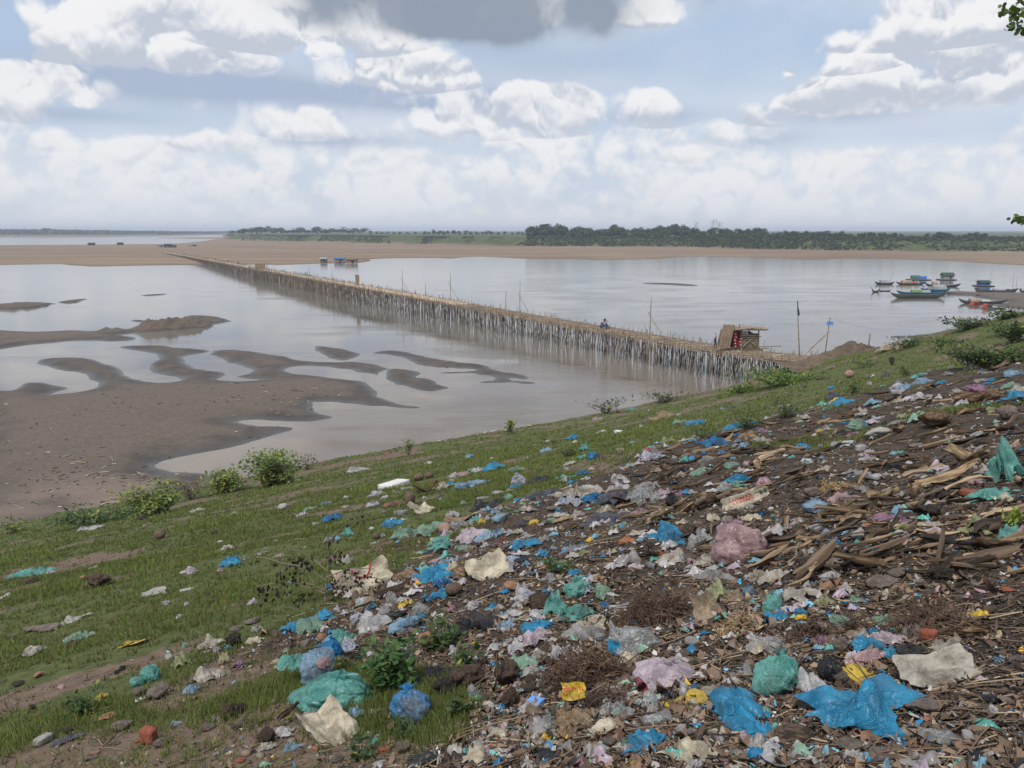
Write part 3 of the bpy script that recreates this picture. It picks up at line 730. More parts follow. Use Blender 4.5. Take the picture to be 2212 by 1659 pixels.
# tall poles standing along the far rim of the bridge
for (u, vt, label) in [(643, 572, 'thin pole rising from the bridge just past the small railed box'), (690, 574, 'thin bamboo pole left of the tall screen on the bridge'), (837, 582, 'bamboo pole with a stay, first one right of the tall screen'), (887, 612, 'short thin stick between two tall poles on the bridge'),
                       (938, 586, 'tall bamboo pole with a stay at the middle of the bridge'), (1055, 629, 'short pole beside the tallest middle pole of the bridge'), (1084, 607, 'tall bamboo pole with a leaning stay left of the motorbike'), (1358, 643, 'tall bamboo pole with a leaning stay right of the motorbike')]:
    i = deck_at(u); p = path[i] + side(i) * (BW + .1); s_ = m_per_px(p)
    vb_ = 829.5 - 1736 * ((p.z - EYE) * math.cos(PITCH) + p.y * math.sin(PITCH)) / (p.y * math.cos(PITCH) - (p.z - EYE) * math.sin(PITCH))
    h_ = (vb_ - vt) * s_
    r_ = empty('bamboo_pole', p); tag(r_, label, 'pole', 'poles standing along the bridge')
    t = MB(p); t.tube([p + Vector((0, 0, -1)), p + Vector((.02, 0, h_ * .5)), p + Vector((.05, 0, h_))], [.07, .055, .03], 6); t.build('shaft', M_bamboo, r_)
    if u in (837, 938, 1084, 1358):
        t = MB(p); t.tube([p + Vector((-.35, 0, h_ * .62)), p + Vector((1.5, -.1, 0))], .035, 5); t.build('stay', M_bamboo, r_)
# narrow woven screen and the small railed box
i = deck_at(755); p = path[i] + side(i) * (BW * .6); s_ = m_per_px(p)
r_ = tag(empty('woven_screen', p), 'tall narrow woven screen standing upright on the bridge', 'screen')
t = MB(p); hh = 23 * s_; ww = 9.0 * s_
t.add([p + Vector((-ww * .35, 0, 0)), p + Vector((ww * .4, 0, 0)), p + Vector((ww * .5, 0, hh)), p + Vector((-ww * .5, 0, hh)), p + Vector((-ww * .35, .08, 0)), p + Vector((ww * .4, .08, 0)), p + Vector((ww * .5, .08, hh)), p + Vector((-ww * .5, .08, hh))], [(0, 1, 2, 3), (5, 4, 7, 6), (0, 4, 5, 1), (3, 2, 6, 7), (0, 3, 7, 4), (1, 5, 6, 2)])
t.build('panel', M_thatch, r_)
t = MB(p); t.tube([p + Vector((0, .15, 0)), p + Vector((0, .15, hh * 1.5))], .04, 5); t.build('pole', M_bamboo, r_)
i = deck_at(552); p = path[i] + side(i) * (BW * .6); s_ = m_per_px(p)
r_ = tag(empty('railed_box', p), 'small square stall of poles and matting on the far bridge', 'stall')
ww, hh = 20 * s_ * .5, 12.5 * s_
t = MB(p)
for a_, b_ in ((-1, -1), (1, -1), (1, 1), (-1, 1)): t.tube([p + Vector((a_ * ww, b_ * 1.2, 0)), p + Vector((a_ * ww * 1.05, b_ * 1.2, hh))], .09, 5)
t.build('corner_posts', M_pile, r_)
t = MB(p); t.box(p + Vector((0, -1.2, hh * .45)), (ww * 2, .08, hh * .8)); t.build('mat_wall', M_thatch, r_)
t = MB(p); t.box(p + Vector((0, 0, hh)), (ww * 2.3, 2.8, .12)); t.build('top', M_bamboo, r_)

# ---------------------------------------------------------------- toll hut at the near end
hp = px(1600, 757, 3.25); hu = m_per_px(hp)
def hx(u, v, dy=0.0):
    """point in the vertical plane through the hut front that shows at (u, v), moved dy away"""
    d = pxdir(u, v); t = hp.y / d.y
    return Vector((d.x * t, d.y * t + dy, EYE + d.z * t))
hut = tag(empty('toll_hut', hp), 'thatched toll hut with a red curtain at the near end of the bridge', 'hut')
def hsheet(name, pts, mat, thick=.06, n=1):
    t = MB(hp); f = [Vector(p) for p in pts]; b = [p + Vector((0, thick, 0)) for p in f]; k = len(f)
    t.add(f + b, [tuple(range(k)), tuple(range(2 * k - 1, k - 1, -1))] + [(i, k + i, k + (i + 1) % k, (i + 1) % k) for i in range(k)]); return t.build(name, mat, hut)
pl = MB(hp)   # platform
for k in range(8): pl.tube([hx(1548 + k * 1.0, 757, .25 + k * .35), hx(1650, 757, .25 + k * .35)], .07, 5)
pl.build('platform', M_bamboo, hut)
# leaning thatch panel: bundles of reed side by side
for k in range(9):
    a = k / 8; t = MB(hp)
    t.tube([hx(1556 + a * 18, 751 - random.uniform(0, 2), -.1 + .05 * (k % 2)), hx(1560 + a * 19, 728, -.05), hx(1565 + a * 22, 703 - random.uniform(-2, 2), .1)], [.14, .13, .11], 6); t.build('reed_bundle', M_thatch, hut)
for k in range(5):
    t = MB(hp); a = k / 4; t.tube([hx(1550 + a * 6, 750, .4), hx(1560 + a * 3, 712, .5)], .04, 4); t.build('thin_stick', M_bamboo, hut)
t = MB(hp)   # curtain with folds
t.sheet(lambda a, b: hx(1583.5 + a * 20 + b * 1.5, 751 - b * 37, .05 + .1 * math.sin(a * 15)), 20, 6)
cur = t.build('curtain', M_red, hut)
t = MB(hp)
for k in range(10):
    a, b = .2 + .6 * (k % 2) + random.uniform(-.1, .1), .08 + k * .09
    t.box(hx(1583.5 + a * 20 + b * 1.5, 751 - b * 37, -.07), (.12, .02, .10))
t.build('flower_print', M_white, cur)
hsheet('opening_shade', [hx(1574, 750, .3), hx(1586, 752, .3), hx(1589, 716, .3), hx(1583, 716, .3)], M_dark)  # dark sheet standing in for the shade inside the hut
for k in range(8):   # horizontal split-bamboo boards of the wall
    v0 = 757 - k * 4.6
    hsheet('board', [hx(1600.5 + k * .25, v0, .12), hx(1638.5, v0, .12), hx(1638.5, v0 - 4.2, .12), hx(1600.8 + k * .25, v0 - 4.2, .12)], M_woven, .05)
for (a, b) in (((1606, 749), (1630, 727)), ((1633, 748), (1609, 727)), ((1599, 756), (1606, 716))):
    t = MB(hp); t.tube([hx(*a, .03), hx(*b, .03)], .06, 5); t.build('brace', M_bamboo, hut)
for u in (1602, 1639):
    t = MB(hp); t.tube([hx(u, 760, .08), hx(u + .5, 712, .08)], .07, 6); t.build('corner_post', M_pile, hut)
t = MB(hp); t.sheet(lambda a, b: hx(1586 + a * 70, 710 - a * 1.5 - math.sin(a * PI) * 1.5 + math.sin(a * 9) * .8, -.5 + b * 2.6) + Vector((0, 0, -.35 * (b - .4) ** 2 + random.uniform(-.03, .03))), 18, 6, .12)
t.build('roof', M_thatch, hut)
for k in range(7):
    t = MB(hp); t.tube([hx(1585 + k * 3, 713 - random.uniform(0, 2), -.4 + k * .35), hx(1652 + random.uniform(-4, 8), 712 + random.uniform(-3, 1), -.5 + k * .4)], .045, 5); t.build('roof_pole', M_bamboo, hut)
hsheet('notice', [hx(1605, 722, -.02), hx(1615, 722, -.02), hx(1615, 714.8, -.02), hx(1605, 714.8, -.02)], M_white, .03)
hsheet('notice_centre', [hx(1607.5, 720.8, -.04), hx(1613, 720.8, -.04), hx(1613, 716, -.04), hx(1607.5, 716, -.04)], M_signblue, .015)
hsheet('shade_cloth', [hx(1615, 722, .2), hx(1638, 722, .2), hx(1628, 720, .2), hx(1618, 714, .2)], M_dark, .03)
for (a, b) in (((1568, 702), (1600, 708)), ((1563, 708), (1592, 712)), ((1599, 700), (1600, 710)), ((1604, 703), (1610, 700)), ((1640, 727), (1646, 728)), ((1628, 750), (1690, 748.5)), ((1636, 754), (1664, 753.5))):
    t = MB(hp); t.tube([hx(*a, .2), hx(*b, .4)], .05, 5); t.build('loose_pole', M_bamboo, hut)

# ---------------------------------------------------------------- flag, blue board, leaning pole, mound
fp = px(1727, 776, 3.3); 
def fx(u, v, ref, dy=0.0):
    d = pxdir(u, v); t = ref.y / d.y
    return Vector((d.x * t, d.y * t + dy, EYE + d.z * t))
r_ = tag(empty('flag_pole', fp), 'tall bamboo pole with a furled dark flag at the bridge end', 'flag pole')
t = MB(fp); t.tube([fx(1727.5, 782, fp), fx(1725, 720, fp), fx(1722, 648, fp)], [.07, .055, .03], 6); t.build('pole', M_bamboo, r_)
t = MB(fp); t.sheet(lambda a, b: fx(1722.6 + a * (1 + 3.6 * b), 652 + b * 30, fp, .12 * math.sin(a * 7 + b * 5)), 6, 10); fl = t.build('flag', simple('flag_green', (0.03, 0.10, 0.11), .8, .4), r_)
t = MB(fp); t.sheet(lambda a, b: fx(1722.2 + a * (.6 + 1.2 * b), 650 + b * 24, fp, -.06), 2, 8); t.build('flag_stripe', simple('flag_maroon', (0.12, 0.025, 0.05), .8, .3), fl)
sp_ = px(1782, 766, 3.6)
r_ = tag(empty('sign_on_pole', sp_), 'small blue board on a slanting pole left of the earth mound', 'sign')
t = MB(sp_); t.tube([fx(1781, 772, sp_), fx(1793, 686, sp_)], [.065, .04], 6); t.build('pole', M_bamboo, r_)
t = MB(sp_); q = [fx(1785.6, 694.5, sp_, -.1), fx(1799, 694, sp_, -.1), fx(1799.3, 702.3, sp_, -.1), fx(1786, 702.6, sp_, -.1)]
t.add([*q, *[p + Vector((0, .05, 0)) for p in q]], [(3, 2, 1, 0), (4, 5, 6, 7), (0, 1, 5, 4), (2, 3, 7, 6), (1, 2, 6, 5), (3, 0, 4, 7)]); t.build('board', M_signblue, r_)
lp = px(1733, 770, 3.4)
t = MB(lp); t.tube([fx(1731, 771, lp, -.1), fx(1804, 720, lp, 1.5)], [.07, .045], 6)
o = tag(t.build('leaning_pole', M_bamboo), 'long bamboo pole leaning diagonally beside the flag pole', 'pole'); o.location = lp
mc = px(1848, 775, 3.9)
def mound_fn(a, b):
    x = (a - .5) * 2; y = (b - .5) * 2
    r = math.sqrt(x * x + y * y * 1.0)
    h = math.exp(-((x - .02) ** 2) * 4.6 - y * y * 3.2) * 2.35 + math.exp(-((x + .5) ** 2) * 9 - y * y * 4) * .6 + math.exp(-((x - .45) ** 2) * 9 - y * y * 4) * .5
    nn = mn.noise(Vector((x * 3, y * 3, 1))) * .30 + mn.noise(Vector((x * 9, y * 9, 5))) * .14 + mn.noise(Vector((x * 22, y * 22, 9))) * .06
    return mc + Vector((x * 7.0, y * 5.5, h * (1 + nn) - .9 + (nn * .5 if r < .9 else 0)))
t = MB(mc); t.sheet(mound_fn, 90, 60); o = t.build('earth_mound', M_earth, smooth=True); o.location = mc
tag(o, 'bare brown earth mound where the bridge meets the bank', 'mound')
pp = fx(1871.5, 740, mc, -.5)
t = MB(pp); t.tube([pp + Vector((0, 0, -.6)), fx(1875, 720, mc, -.5)], .06, 6); o = t.build('stake', M_pile); o.location = pp
tag(o, 'short wooden stake on top of the earth mound', 'stake')

# ---------------------------------------------------------------- people
def person(name, joints, radii, links_, zones, loc, rz, scale=1.0):
    """one continuous skinned body; zones: vertex index -> material slot"""
    me = bpy.data.meshes.new('tmp'); me.from_pydata(joints, links_, [])
    o = bpy.data.objects.new('tmp', me); C.objects.link(o)
    sk_ = o.modifiers.new('s', 'SKIN'); sk_.use_smooth_shade = True
    for i, v in enumerate(me.skin_vertices[0].data): v.radius = (radii[i], radii[i] * .85); v.use_root = (i == 0)
    ss_ = o.modifiers.new('u', 'SUBSURF'); ss_.levels = 1; ss_.render_levels = 1
    bpy.context.view_layer.update()
    dg = bpy.context.evaluated_depsgraph_get(); nm = bpy.data.meshes.new_from_object(o.evaluated_get(dg))
    bpy.data.objects.remove(o)
    for m in (M_skin, M_shirt, M_trous, M_hair, M_purple): nm.materials.append(m)
    J = [Vector(j) for j in joints]
    for p in nm.polygons:
        c = p.center; k = min(range(len(J)), key=lambda i: (J[i] - c).length - radii[i] * .5); p.material_index = zones[k]; p.use_smooth = True
    r = link(name, nm, None, loc); r.rotation_euler = (0, 0, rz); r.scale = (scale,) * 3
    return r
stand = [(0, 0, .93), (0, 0, 1.15), (0, .01, 1.38), (0, .01, 1.50), (0, .02, 1.62),
         (-.19, 0, 1.40), (-.24, -.02, 1.13), (-.22, .10, .90), (.19, 0, 1.40), (.25, 0, 1.14), (.14, .16, 1.22),
         (-.10, 0, .88), (-.12, .02, .50), (-.12, -.02, .08), (-.12, .13, .03), (.10, 0, .88), (.13, -.06, .50), (.14, -.16, .09), (.14, -.02, .03)]
srad = [.14, .13, .15, .055, .105, .07, .05, .035, .07, .05, .035, .09, .065, .045, .035, .09, .065, .045, .035]
slnk = [(0, 1), (1, 2), (2, 3), (3, 4), (2, 5), (5, 6), (6, 7), (2, 8), (8, 9), (9, 10), (0, 11), (11, 12), (12, 13), (13, 14), (0, 15), (15, 16), (16, 17), (17, 18)]
szon = [2, 1, 1, 0, 3, 1, 0, 0, 1, 0, 0, 2, 2, 0, 0, 2, 2, 0, 0]
i = deck_at(1537); pp = path[i] + side(i) * .5 + Vector((0, 0, .1))
p1 = person('person', stand, srad, slnk, szon, pp, R(60), 1.1); tag(p1, 'person in a pale shirt and dark trousers standing near the toll hut', 'person')
ride = [(0, 0, .86), (0, .04, 1.05), (0, .10, 1.28), (0, .13, 1.38), (0, .16, 1.50),
        (-.18, .10, 1.28), (-.26, .25, 1.08), (-.25, .48, 1.03), (.18, .10, 1.28), (.26, .25, 1.08), (.25, .48, 1.03),
        (-.12, .08, .82), (-.16, .40, .72), (-.15, .30, .34), (-.15, .42, .28), (.12, .08, .82), (.16, .40, .72), (.15, .30, .34), (.15, .42, .28)]
rzon = [2, 4, 4, 0, 3, 4, 0, 0, 4, 0, 0, 1, 1, 2, 3, 1, 1, 2, 3]
i = deck_at(1289); pp = path[i] + side(i) * 1.3 + Vector((0, 0, .1)); tgd = (path[i] - path[i + 3]); ang = math.atan2(tgd.y, tgd.x) - PI / 2
p2 = person('person', ride, srad, slnk, rzon, pp, ang); tag(p2, 'person in a dark red shirt riding the motorbike across the bridge', 'person')
mb_ = tag(empty('motorbike', pp, ang), 'blue and black motorbike being ridden over the bamboo deck', 'motorbike')
def wheel(cy):
    t = MB(); n = 20
    t.tube([(0, cy + math.cos(2 * PI * k / n) * .27, .30 + math.sin(2 * PI * k / n) * .27) for k in range(n + 1)], .045, 6, cap=False); return t.build('wheel', M_hair, mb_, True)
wheel(-.55); w2 = wheel(.68)
for cy in (-.55, .68):
    t = MB(); t.tube([(-.04, cy, .3), (.04, cy, .3)], .18, 10); t.build('hub', M_metal, mb_)
M_bikeb = simple('bike_blue', (0.04, 0.09, 0.28), .35, .2, spec=.6)
t = MB(); t.tube([(0, -.62, .78), (0, -.3, .74), (0, .1, .72), (0, .3, .60)], [.07, .12, .12, .08], 8); t.build('seat', M_hair, mb_, True)
t = MB(); t.tube([(0, -.6, .62), (0, -.2, .55), (0, .2, .42), (0, .38, .70), (0, .5, .95)], [.08, .14, .10, .13, .10], 8); t.build('fairing', M_bikeb, mb_, True)
t = MB(); t.box((0, -.02, .40), (.22, .34, .26), jit=.02); t.build('engine', M_metal, mb_)
t = MB(); t.tube([(-.06, .68, .3), (-.06, .5, .98)], .025, 6); t.tube([(.06, .68, .3), (.06, .5, .98)], .025, 6); t.build('fork', M_metal, mb_)
t = MB(); t.tube([(-.34, .42, 1.05), (0, .50, 1.0), (.34, .42, 1.05)], .02, 6); t.build('handlebar', M_metal, mb_)
t = MB(); t.tube([(0, .55, .92), (0, .63, .90)], [.07, .08], 10); t.build('headlight', M_white, mb_)
t = MB(); t.tube([(.14, .0, .28), (.15, -.7, .36)], [.03, .05], 8); t.build('exhaust', M_metal, mb_)
t = MB(); t.tube([(0, .92, .56), (0, .68, .64), (0, .42, .58)], .05, 6); t.build('mudguard', M_bikeb, mb_)
bb = MB(pp); 
for (u, lab) in [(457, 'tiny figure walking at the far end of the bridge'), (484, 'small dark figure on the far bridge, second from its end'), (506, 'dark figure on the bridge just before the small railed box')]:
    i = deck_at(u); q = path[i] + side(i) * 1.6 + Vector((0, 0, .1))
    c = p1.copy(); C.objects.link(c); c.location = q; c.rotation_euler = (0, 0, random.uniform(0, 6)); tag(c, lab, 'person'); c['group'] = 'people far off on the bridge'
    c.scale = (1.15,) * 3

# ---------------------------------------------------------------- boats and floating huts
def c6(x, y): return (1834 + x * .1709, 550.2 + y * .1709)
def hull(name, L, B, Hh, mat, parent, rise=.6, bow=.25):
    t = MB(); n = 18; m = 8; V = []
    for i in range(n + 1):
        a = i / n; x = (a - .5) * L; e = abs(2 * a - 1)
        w = B * .5 * max(.04, (1 - e ** 3.2)); zt = Hh + rise * e ** 4 * (1.0 if a < .5 else .75); zb = -.12 + (zt + .05) * e ** 6 * .8
        for k in range(m + 1):
            q = -1 + 2 * k / m; V.append((x + (math.copysign(bow, a - .5) * (zt if abs(q) > .9 else 0) * e ** 4), w * math.sin(q * PI / 2) * (1 if abs(q) < .99 else 1.04), zb + (zt - zb) * abs(q) ** 1.7))
    F = [(i * (m + 1) + k, (i + 1) * (m + 1) + k, (i + 1) * (m + 1) + k + 1, i * (m + 1) + k + 1) for i in range(n) for k in range(m)]
    t.add(V, F)
    V2 = [(x, y * .8, max(z - .10, Hh * .45)) for (x, y, z) in V]; t.add(V2, [f[::-1] for f in F])
    return t.build(name, mat, parent, True)
def canopy(L, W_, H0, Hh, x0, mat, parent, name='canopy', peak=False):
    t = MB(); n = 10
    def fn(a, b):
        x = x0 + (a - .5) * L; q = (b - .5) * 2
        if peak: return (x, q * W_ / 2, H0 + Hh * (1 - abs(q)) + random.uniform(-.02, .02))
        return (x, math.sin(q * PI / 2) * W_ / 2, H0 + Hh * math.cos(q * PI / 2) + random.uniform(-.03, .03))
    t.sheet(fn, 8, n, .05)
    k = [Vector(fn(0, j / n)) for j in range(n + 1)]; k2 = [Vector(fn(1, j / n)) for j in range(n + 1)]
    t.add(k, [tuple(range(n + 1))]); t.add(k2, [tuple(range(n + 1))[::-1]])
    return t.build(name, mat, parent)
def boat(x0, x1, yb, label, hm=None, Hh=.5, rise=.6, rz=0.0, B=None, name='wooden_boat', cat='boat', extras=(), group='boats moored off the right bank', raft=False):
    (u0, v0), (u1, _) = c6(x0, yb), c6(x1, yb)
    p = px((u0 + u1) / 2, v0, 0.0); s_ = m_per_px(p); L = (u1 - u0) * s_
    r = tag(empty(name, p, rz), label, cat, group)
    if raft:
        for k in range(7):
            t = MB(); t.tube([(-L / 2 - random.uniform(0, .4), (k - 3) * .5, .12), (L / 2 + random.uniform(0, .4), (k - 3) * .5, .12)], .16, 6); t.build('float_log', M_hulld, r)
        t = MB(); t.box((0, 0, .30), (L * .8, 3.4, .08)); t.build('floor_mat', M_tanc, r)
    else: hull('hull', L, B or max(1.0, L * .11), Hh, hm, r, rise)
    for e in extras:
        kind = e[0]; f0, f1 = e[1], e[2]; xa = (f0 + f1) / 2 - (x0 + x1) / 2; xm = xa / (x1 - x0) * L; ln = (f1 - f0) / (x1 - x0) * L; hpx = e[3] * .1709 * s_; mat = e[4]
        if kind == 'arch': canopy(ln, 1.5, Hh, hpx, xm, mat, r, e[5] if len(e) > 5 else 'canopy')
        if kind == 'cover': canopy(ln, 1.2, Hh * .9, hpx, xm, mat, r, e[5] if len(e) > 5 else 'cover')
        if kind == 'house':
            t = MB(); t.box((xm, 0, .35 + hpx * .3), (ln * .82, 2.6, hpx * .6)); w = t.build('wall', e[5], r)
            t = MB(); t.box((xm + ln * .12, -1.32, .35 + hpx * .25), (ln * .16, .06, hpx * .42)); t.build('doorway_shade', M_dark, r)  # dark panel on the solid wall paints the shade of a doorway
            canopy(ln, 3.2, .35 + hpx * .58, hpx * .42, xm, mat, r, 'roof', True)
        if kind == 'load':
            t = MB()
            for k in range(max(3, int(ln / .6))): t.box((xm + (random.random() - .5) * ln, random.uniform(-.3, .3), Hh + hpx * .3), (.5, .5, hpx * random.uniform(.5, 1.1)), rz=random.random(), jit=.06)
            t.build(e[5] if len(e) > 5 else 'load', mat, r)
        if kind == 'pole':
            t = MB(); t.tube([(xm, .3, 0), (xm + e[5] * ln if False else xm + e[5], .3, hpx)], [.05, .03], 5); t.build('mooring_pole', M_bamboo, r)
    return r
boat(325, 570, 376, 'small grey boat under rounded matting, leftmost of the moored boats', M_hulld, extras=[('arch', 390, 505, 38, M_greyc), ('pole', 505, 515, 215, M_bamboo, 1.7)])
boat(755, 1000, 320, 'raft carrying a green tent and a blue tarpaulin tent', None, raft=True, name='raft_house', cat='raft', extras=[('arch', 785, 880, 42, M_tealt, 'green_tent'), ('arch', 865, 970, 32, M_blue, 'blue_tent')])
boat(1130, 1330, 320, 'floating house with dark green pitched roof, farthest from the bank', None, raft=True, name='floating_house', cat='house', extras=[('house', 1165, 1310, 82, M_green, M_greyc)])
boat(595, 960, 378, 'long dark boat with tan rounded canopy and orange goods', M_hulld, Hh=.45, extras=[('arch', 662, 782, 38, M_tanc), ('load', 760, 890, 16, M_orange, 'orange_goods'), ('load', 835, 890, 36, M_greyc, 'bundles')])
boat(960, 1405, 408, 'long dark boat with one small hood, rear of the mooring', M_hulld, Hh=.5, rise=.9, extras=[('arch', 1050, 1105, 50, M_tanc), ('load', 1180, 1270, 14, M_greyc, 'nets')])
boat(380, 522, 462, 'slim low canoe adrift in front of the moored boats', M_hulld, Hh=.2, rise=.25, name='canoe', cat='canoe')
boat(290, 380, 472, 'short dark canoe with raised prow left of the slim canoe', M_hulld, Hh=.3, rise=1.0, name='canoe', cat='canoe')
boat(905, 1275, 470, 'blue boat with grey cabin behind the long blue boat', M_hullb, Hh=.7, extras=[('arch', 1050, 1215, 52, M_greyc, 'cabin'), ('load', 985, 1055, 46, M_hullw, 'drums'), ('load', 1150, 1215, 55, M_dark, 'dark_bundles')])
boat(600, 1230, 503, 'long blue boat with light green and white covers', M_hullb, Hh=.55, extras=[('cover', 785, 905, 36, M_grt, 'green_cover'), ('cover', 905, 1015, 30, M_greyc, 'white_cover'), ('pole', 625, 635, 120, M_bamboo, 0)])
boat(530, 1210, 548, 'largest long grey wooden boat, in front of the blue one', M_hullg, Hh=.85, rise=.6, B=1.6)
boat(1605, 1790, 398, 'floating hut with green roof and blue corner sheet', None, raft=True, name='floating_house', cat='house', extras=[('house', 1630, 1765, 62, M_green, M_blue), ('pole', 1605, 1615, 160, M_bamboo, 0), ('pole', 1770, 1780, 225, M_bamboo, .6)])
boat(1580, 2130, 487, 'long grey boat with blue cabin drawn up by the mud spit', M_hullg, Hh=.8, rise=.9, extras=[('load', 1700, 1745, 42, M_blue, 'blue_cabin'), ('cover', 1820, 1960, 26, M_greyc, 'grey_cover'), ('pole', 2060, 2070, 250, M_bamboo, .1), ('pole', 2110, 2120, 230, M_bamboo, -.1), ('load', 1980, 2100, 20, M_hulld, 'gear')])
boat(2150, 2420, 482, 'boat under pale canvas cut by the right edge', M_hulld, Hh=.6, extras=[('cover', 2165, 2400, 34, M_greyc, 'canvas')])
boat(1610, 1830, 528, 'pair-like low dark canoe resting on the mud spit', M_hulld, Hh=.25, rise=.4, name='canoe', cat='canoe')
boat(1240, 1660, 506, 'low dark boat lying along the tip of the mud spit', M_hulld, Hh=.35, rise=.3)
boat(1385, 2005, 615, 'long boat with hooped canopy and blue sheets close to the mud', M_hullg, Hh=.45, rise=.8, extras=[('arch', 1520, 1638, 38, M_tanc), ('load', 1505, 1590, 44, M_blue, 'blue_sheet'), ('cover', 1660, 1760, 26, M_hullw, 'pale_sheet')])
boat(1480, 1645, 648, 'small flat skiff loaded with red and orange plastic', M_hullw, Hh=.2, rise=.1, name='skiff', cat='boat', extras=[('load', 1520, 1560, 55, M_orange, 'orange_sack'), ('load', 1590, 1630, 45, M_red, 'red_sack')])
boat(1650, 1980, 678, 'pale green skiff with one bright red sack aboard', M_hullw, Hh=.22, rise=.15, name='skiff', cat='boat', extras=[('load', 1700, 1735, 55, M_orange, 'red_sack'), ('load', 1740, 1790, 40, M_dark, 'dark_basket')])

ra, rb = fx(1793, 688, sp_), px(2030, 655, 0.9)
t = MB(ra); t.tube([ra.lerp(rb, k / 16) - Vector((0, 0, 3.2 * math.sin(PI * k / 16))) for k in range(17)], .012, 4); o = t.build('rope', M_greyc); o.location = ra
tag(o, 'thin rope hanging from the blue board pole out to the boats', 'rope')
# ---------------------------------------------------------------- huts on the far sand
def shed(u0, u1, vt, vb_, label, wallm, roofm, z=.6, name='shed', cat='hut', flat=False):
    p = px((u0 + u1) / 2, vb_, z); s_ = m_per_px(p); w = (u1 - u0) * s_; h_ = (vb_ - vt) * s_
    r = tag(empty(name, p), label, cat, 'huts on the far sand')
    t = MB(); t.box((0, 0, h_ * .35), (w * .86, w * .6, h_ * .7)); t.build('wall', wallm, r)
    t = MB(); t.box((w * .15, -w * .3 - .03, h_ * .28), (w * .2, .1, h_ * .5)); t.build('doorway_shade', M_dark, r)  # interior shade painted as a dark panel on the closed wall
    canopy(w, w * .75, h_ * .68, h_ * (.2 if flat else .32), 0, roofm, r, 'roof', not flat)
    return r
shed(692, 707, 556, 567, 'small dark shelter left of the blue tarpaulin hut on sand', M_hullg, M_greyc, .3)
shed(722, 745, 555, 567, 'hut roofed with bright blue tarpaulin at the water edge', M_tanc, M_blue, .3, flat=True)
shed(746, 773, 556.5, 569, 'low grey brown walled hut right of the blue tarpaulin', M_tanc, M_woven, .2, flat=True)
shed(341, 357, 526, 535, 'pale walled shelter beside the far landing of the bridge', M_greyc, M_tanc, .8, flat=True)
shed(357, 371, 525.5, 535, 'dark open shelter right of the pale one at the landing', M_hulld, M_dark, .8, flat=True)
shed(371, 381, 529, 535, 'smallest shelter at the far landing of the bridge', M_hullg, M_hulld, .8)
shed(191, 205, 524, 530, 'dark low shelter far out on the left sand', M_hulld, M_hulld, .9)
shed(254, 266, 523.5, 529.5, 'dark hump shaped shelter on sand, nearer the bridge', M_hulld, M_hulld, .9)
shed(407, 414, 528.5, 532, 'tiny tent right of the far landing on sand', M_greyc, M_greyc, .9)
shed(416, 424, 528.5, 532, 'tiny dark tent beside another one right of landing', M_hulld, M_hulld, .9)

# ---------------------------------------------------------------- far trees
def leaf_mat(name, c, c2, tr=.25):
    m, nt, b = new_mat(name); pos = geo(nt)
    n = tex_noise(nt, pos, .35, 3, .5); a = attr(nt, 'col', 'Fac')
    nt.links.new(mix(nt, (n * .6 + a * .6).ss(.3, .8), c, c2).o, b.inputs['Base Color']); b.inputs['Roughness'].default_value = .75; b.inputs['Specular IOR Level'].default_value = .25
    return m
M_tree = leaf_mat('far_tree_leaves', (0.022, 0.036, 0.016), (0.058, 0.080, 0.032))
M_trunk = simple('trunk_bark', (0.10, 0.08, 0.06), .9, .3, 4)
def crown_mesh(name, seed, nf, lobes, size=.085, mat=None, flat=1.0):
    r = np.random.default_rng(seed); V, F, col = [], [], []
    L = []
    for k in range(lobes):
        a = r.uniform(0, 2 * PI); q = r.uniform(0, .33) if k else 0
        L.append((q * math.cos(a), q * math.sin(a), r.uniform(.42, .86) * flat if k else .62 * flat, r.uniform(.17, .30)))
    for i in range(nf):
        lx, ly, lz, lr = L[r.integers(len(L))]
        d = r.normal(size=3); d /= np.linalg.norm(d); rad = lr * r.uniform(.65, 1.08)
        c = np.array([lx, ly, lz]) + d * rad * np.array([1, 1, .85])
        n = d + r.normal(size=3) * .5; n /= np.linalg.norm(n); a = np.cross(n, r.normal(size=3)); a /= np.linalg.norm(a); b = np.cross(n, a)
        s_ = size * r.uniform(.6, 1.4); k = len(V)
        V += [c + a * s_, c + b * s_ * .7, c - a * s_, c - b * s_ * .7]; F.append((k, k + 1, k + 2, k + 3)); g = r.random(); col += [(g, g, g)] * 4
    return np_mesh(name, V, F, smooth=False, mats=[mat or M_tree], colors=np.array(col))
def tree_set(n, nf, lobes, size, mat, trunk_h=.45, flat=1.0):
    out_ = []
    for k in range(n):
        cm = crown_mesh('crown', 100 + k + nf, nf, lobes, size, mat, flat)
        t = MB(); t.tube([(0, 0, -.08), (.01, 0, trunk_h * .6), (.02, .01, trunk_h + .15)], [.03, .022, .012], 5)
        for q in range(3):
            a = q * 2.1 + k; t.tube([(.012, 0, trunk_h * .7), (math.cos(a) * .16, math.sin(a) * .16, trunk_h + .2)], [.013, .006], 4)
        out_.append((cm, t.mesh('trunk', M_trunk)))
    return out_
big = tree_set(9, 620, 9, .055, M_tree, .3)
small = tree_set(5, 200, 5, .07, M_tree, .4)
def put_tree(proto, p, h, w, label, group, cat='tree', name='far_tree'):
    cm, tm = proto; r = tag(empty(name, p, random.uniform(0, 6.28)), label, cat, group)
    a = link('crown', cm, r); a.scale = (w, w, h); b = link('trunk', tm, r); b.scale = (h * .8, h * .8, h)
    return r
ONES = 'zeroth first second third fourth fifth sixth seventh eighth ninth tenth eleventh twelfth thirteenth fourteenth fifteenth sixteenth seventeenth eighteenth nineteenth'.split()
TENS = ['', '', 'twenty', 'thirty', 'forty', 'fifty', 'sixty', 'seventy', 'eighty', 'ninety']
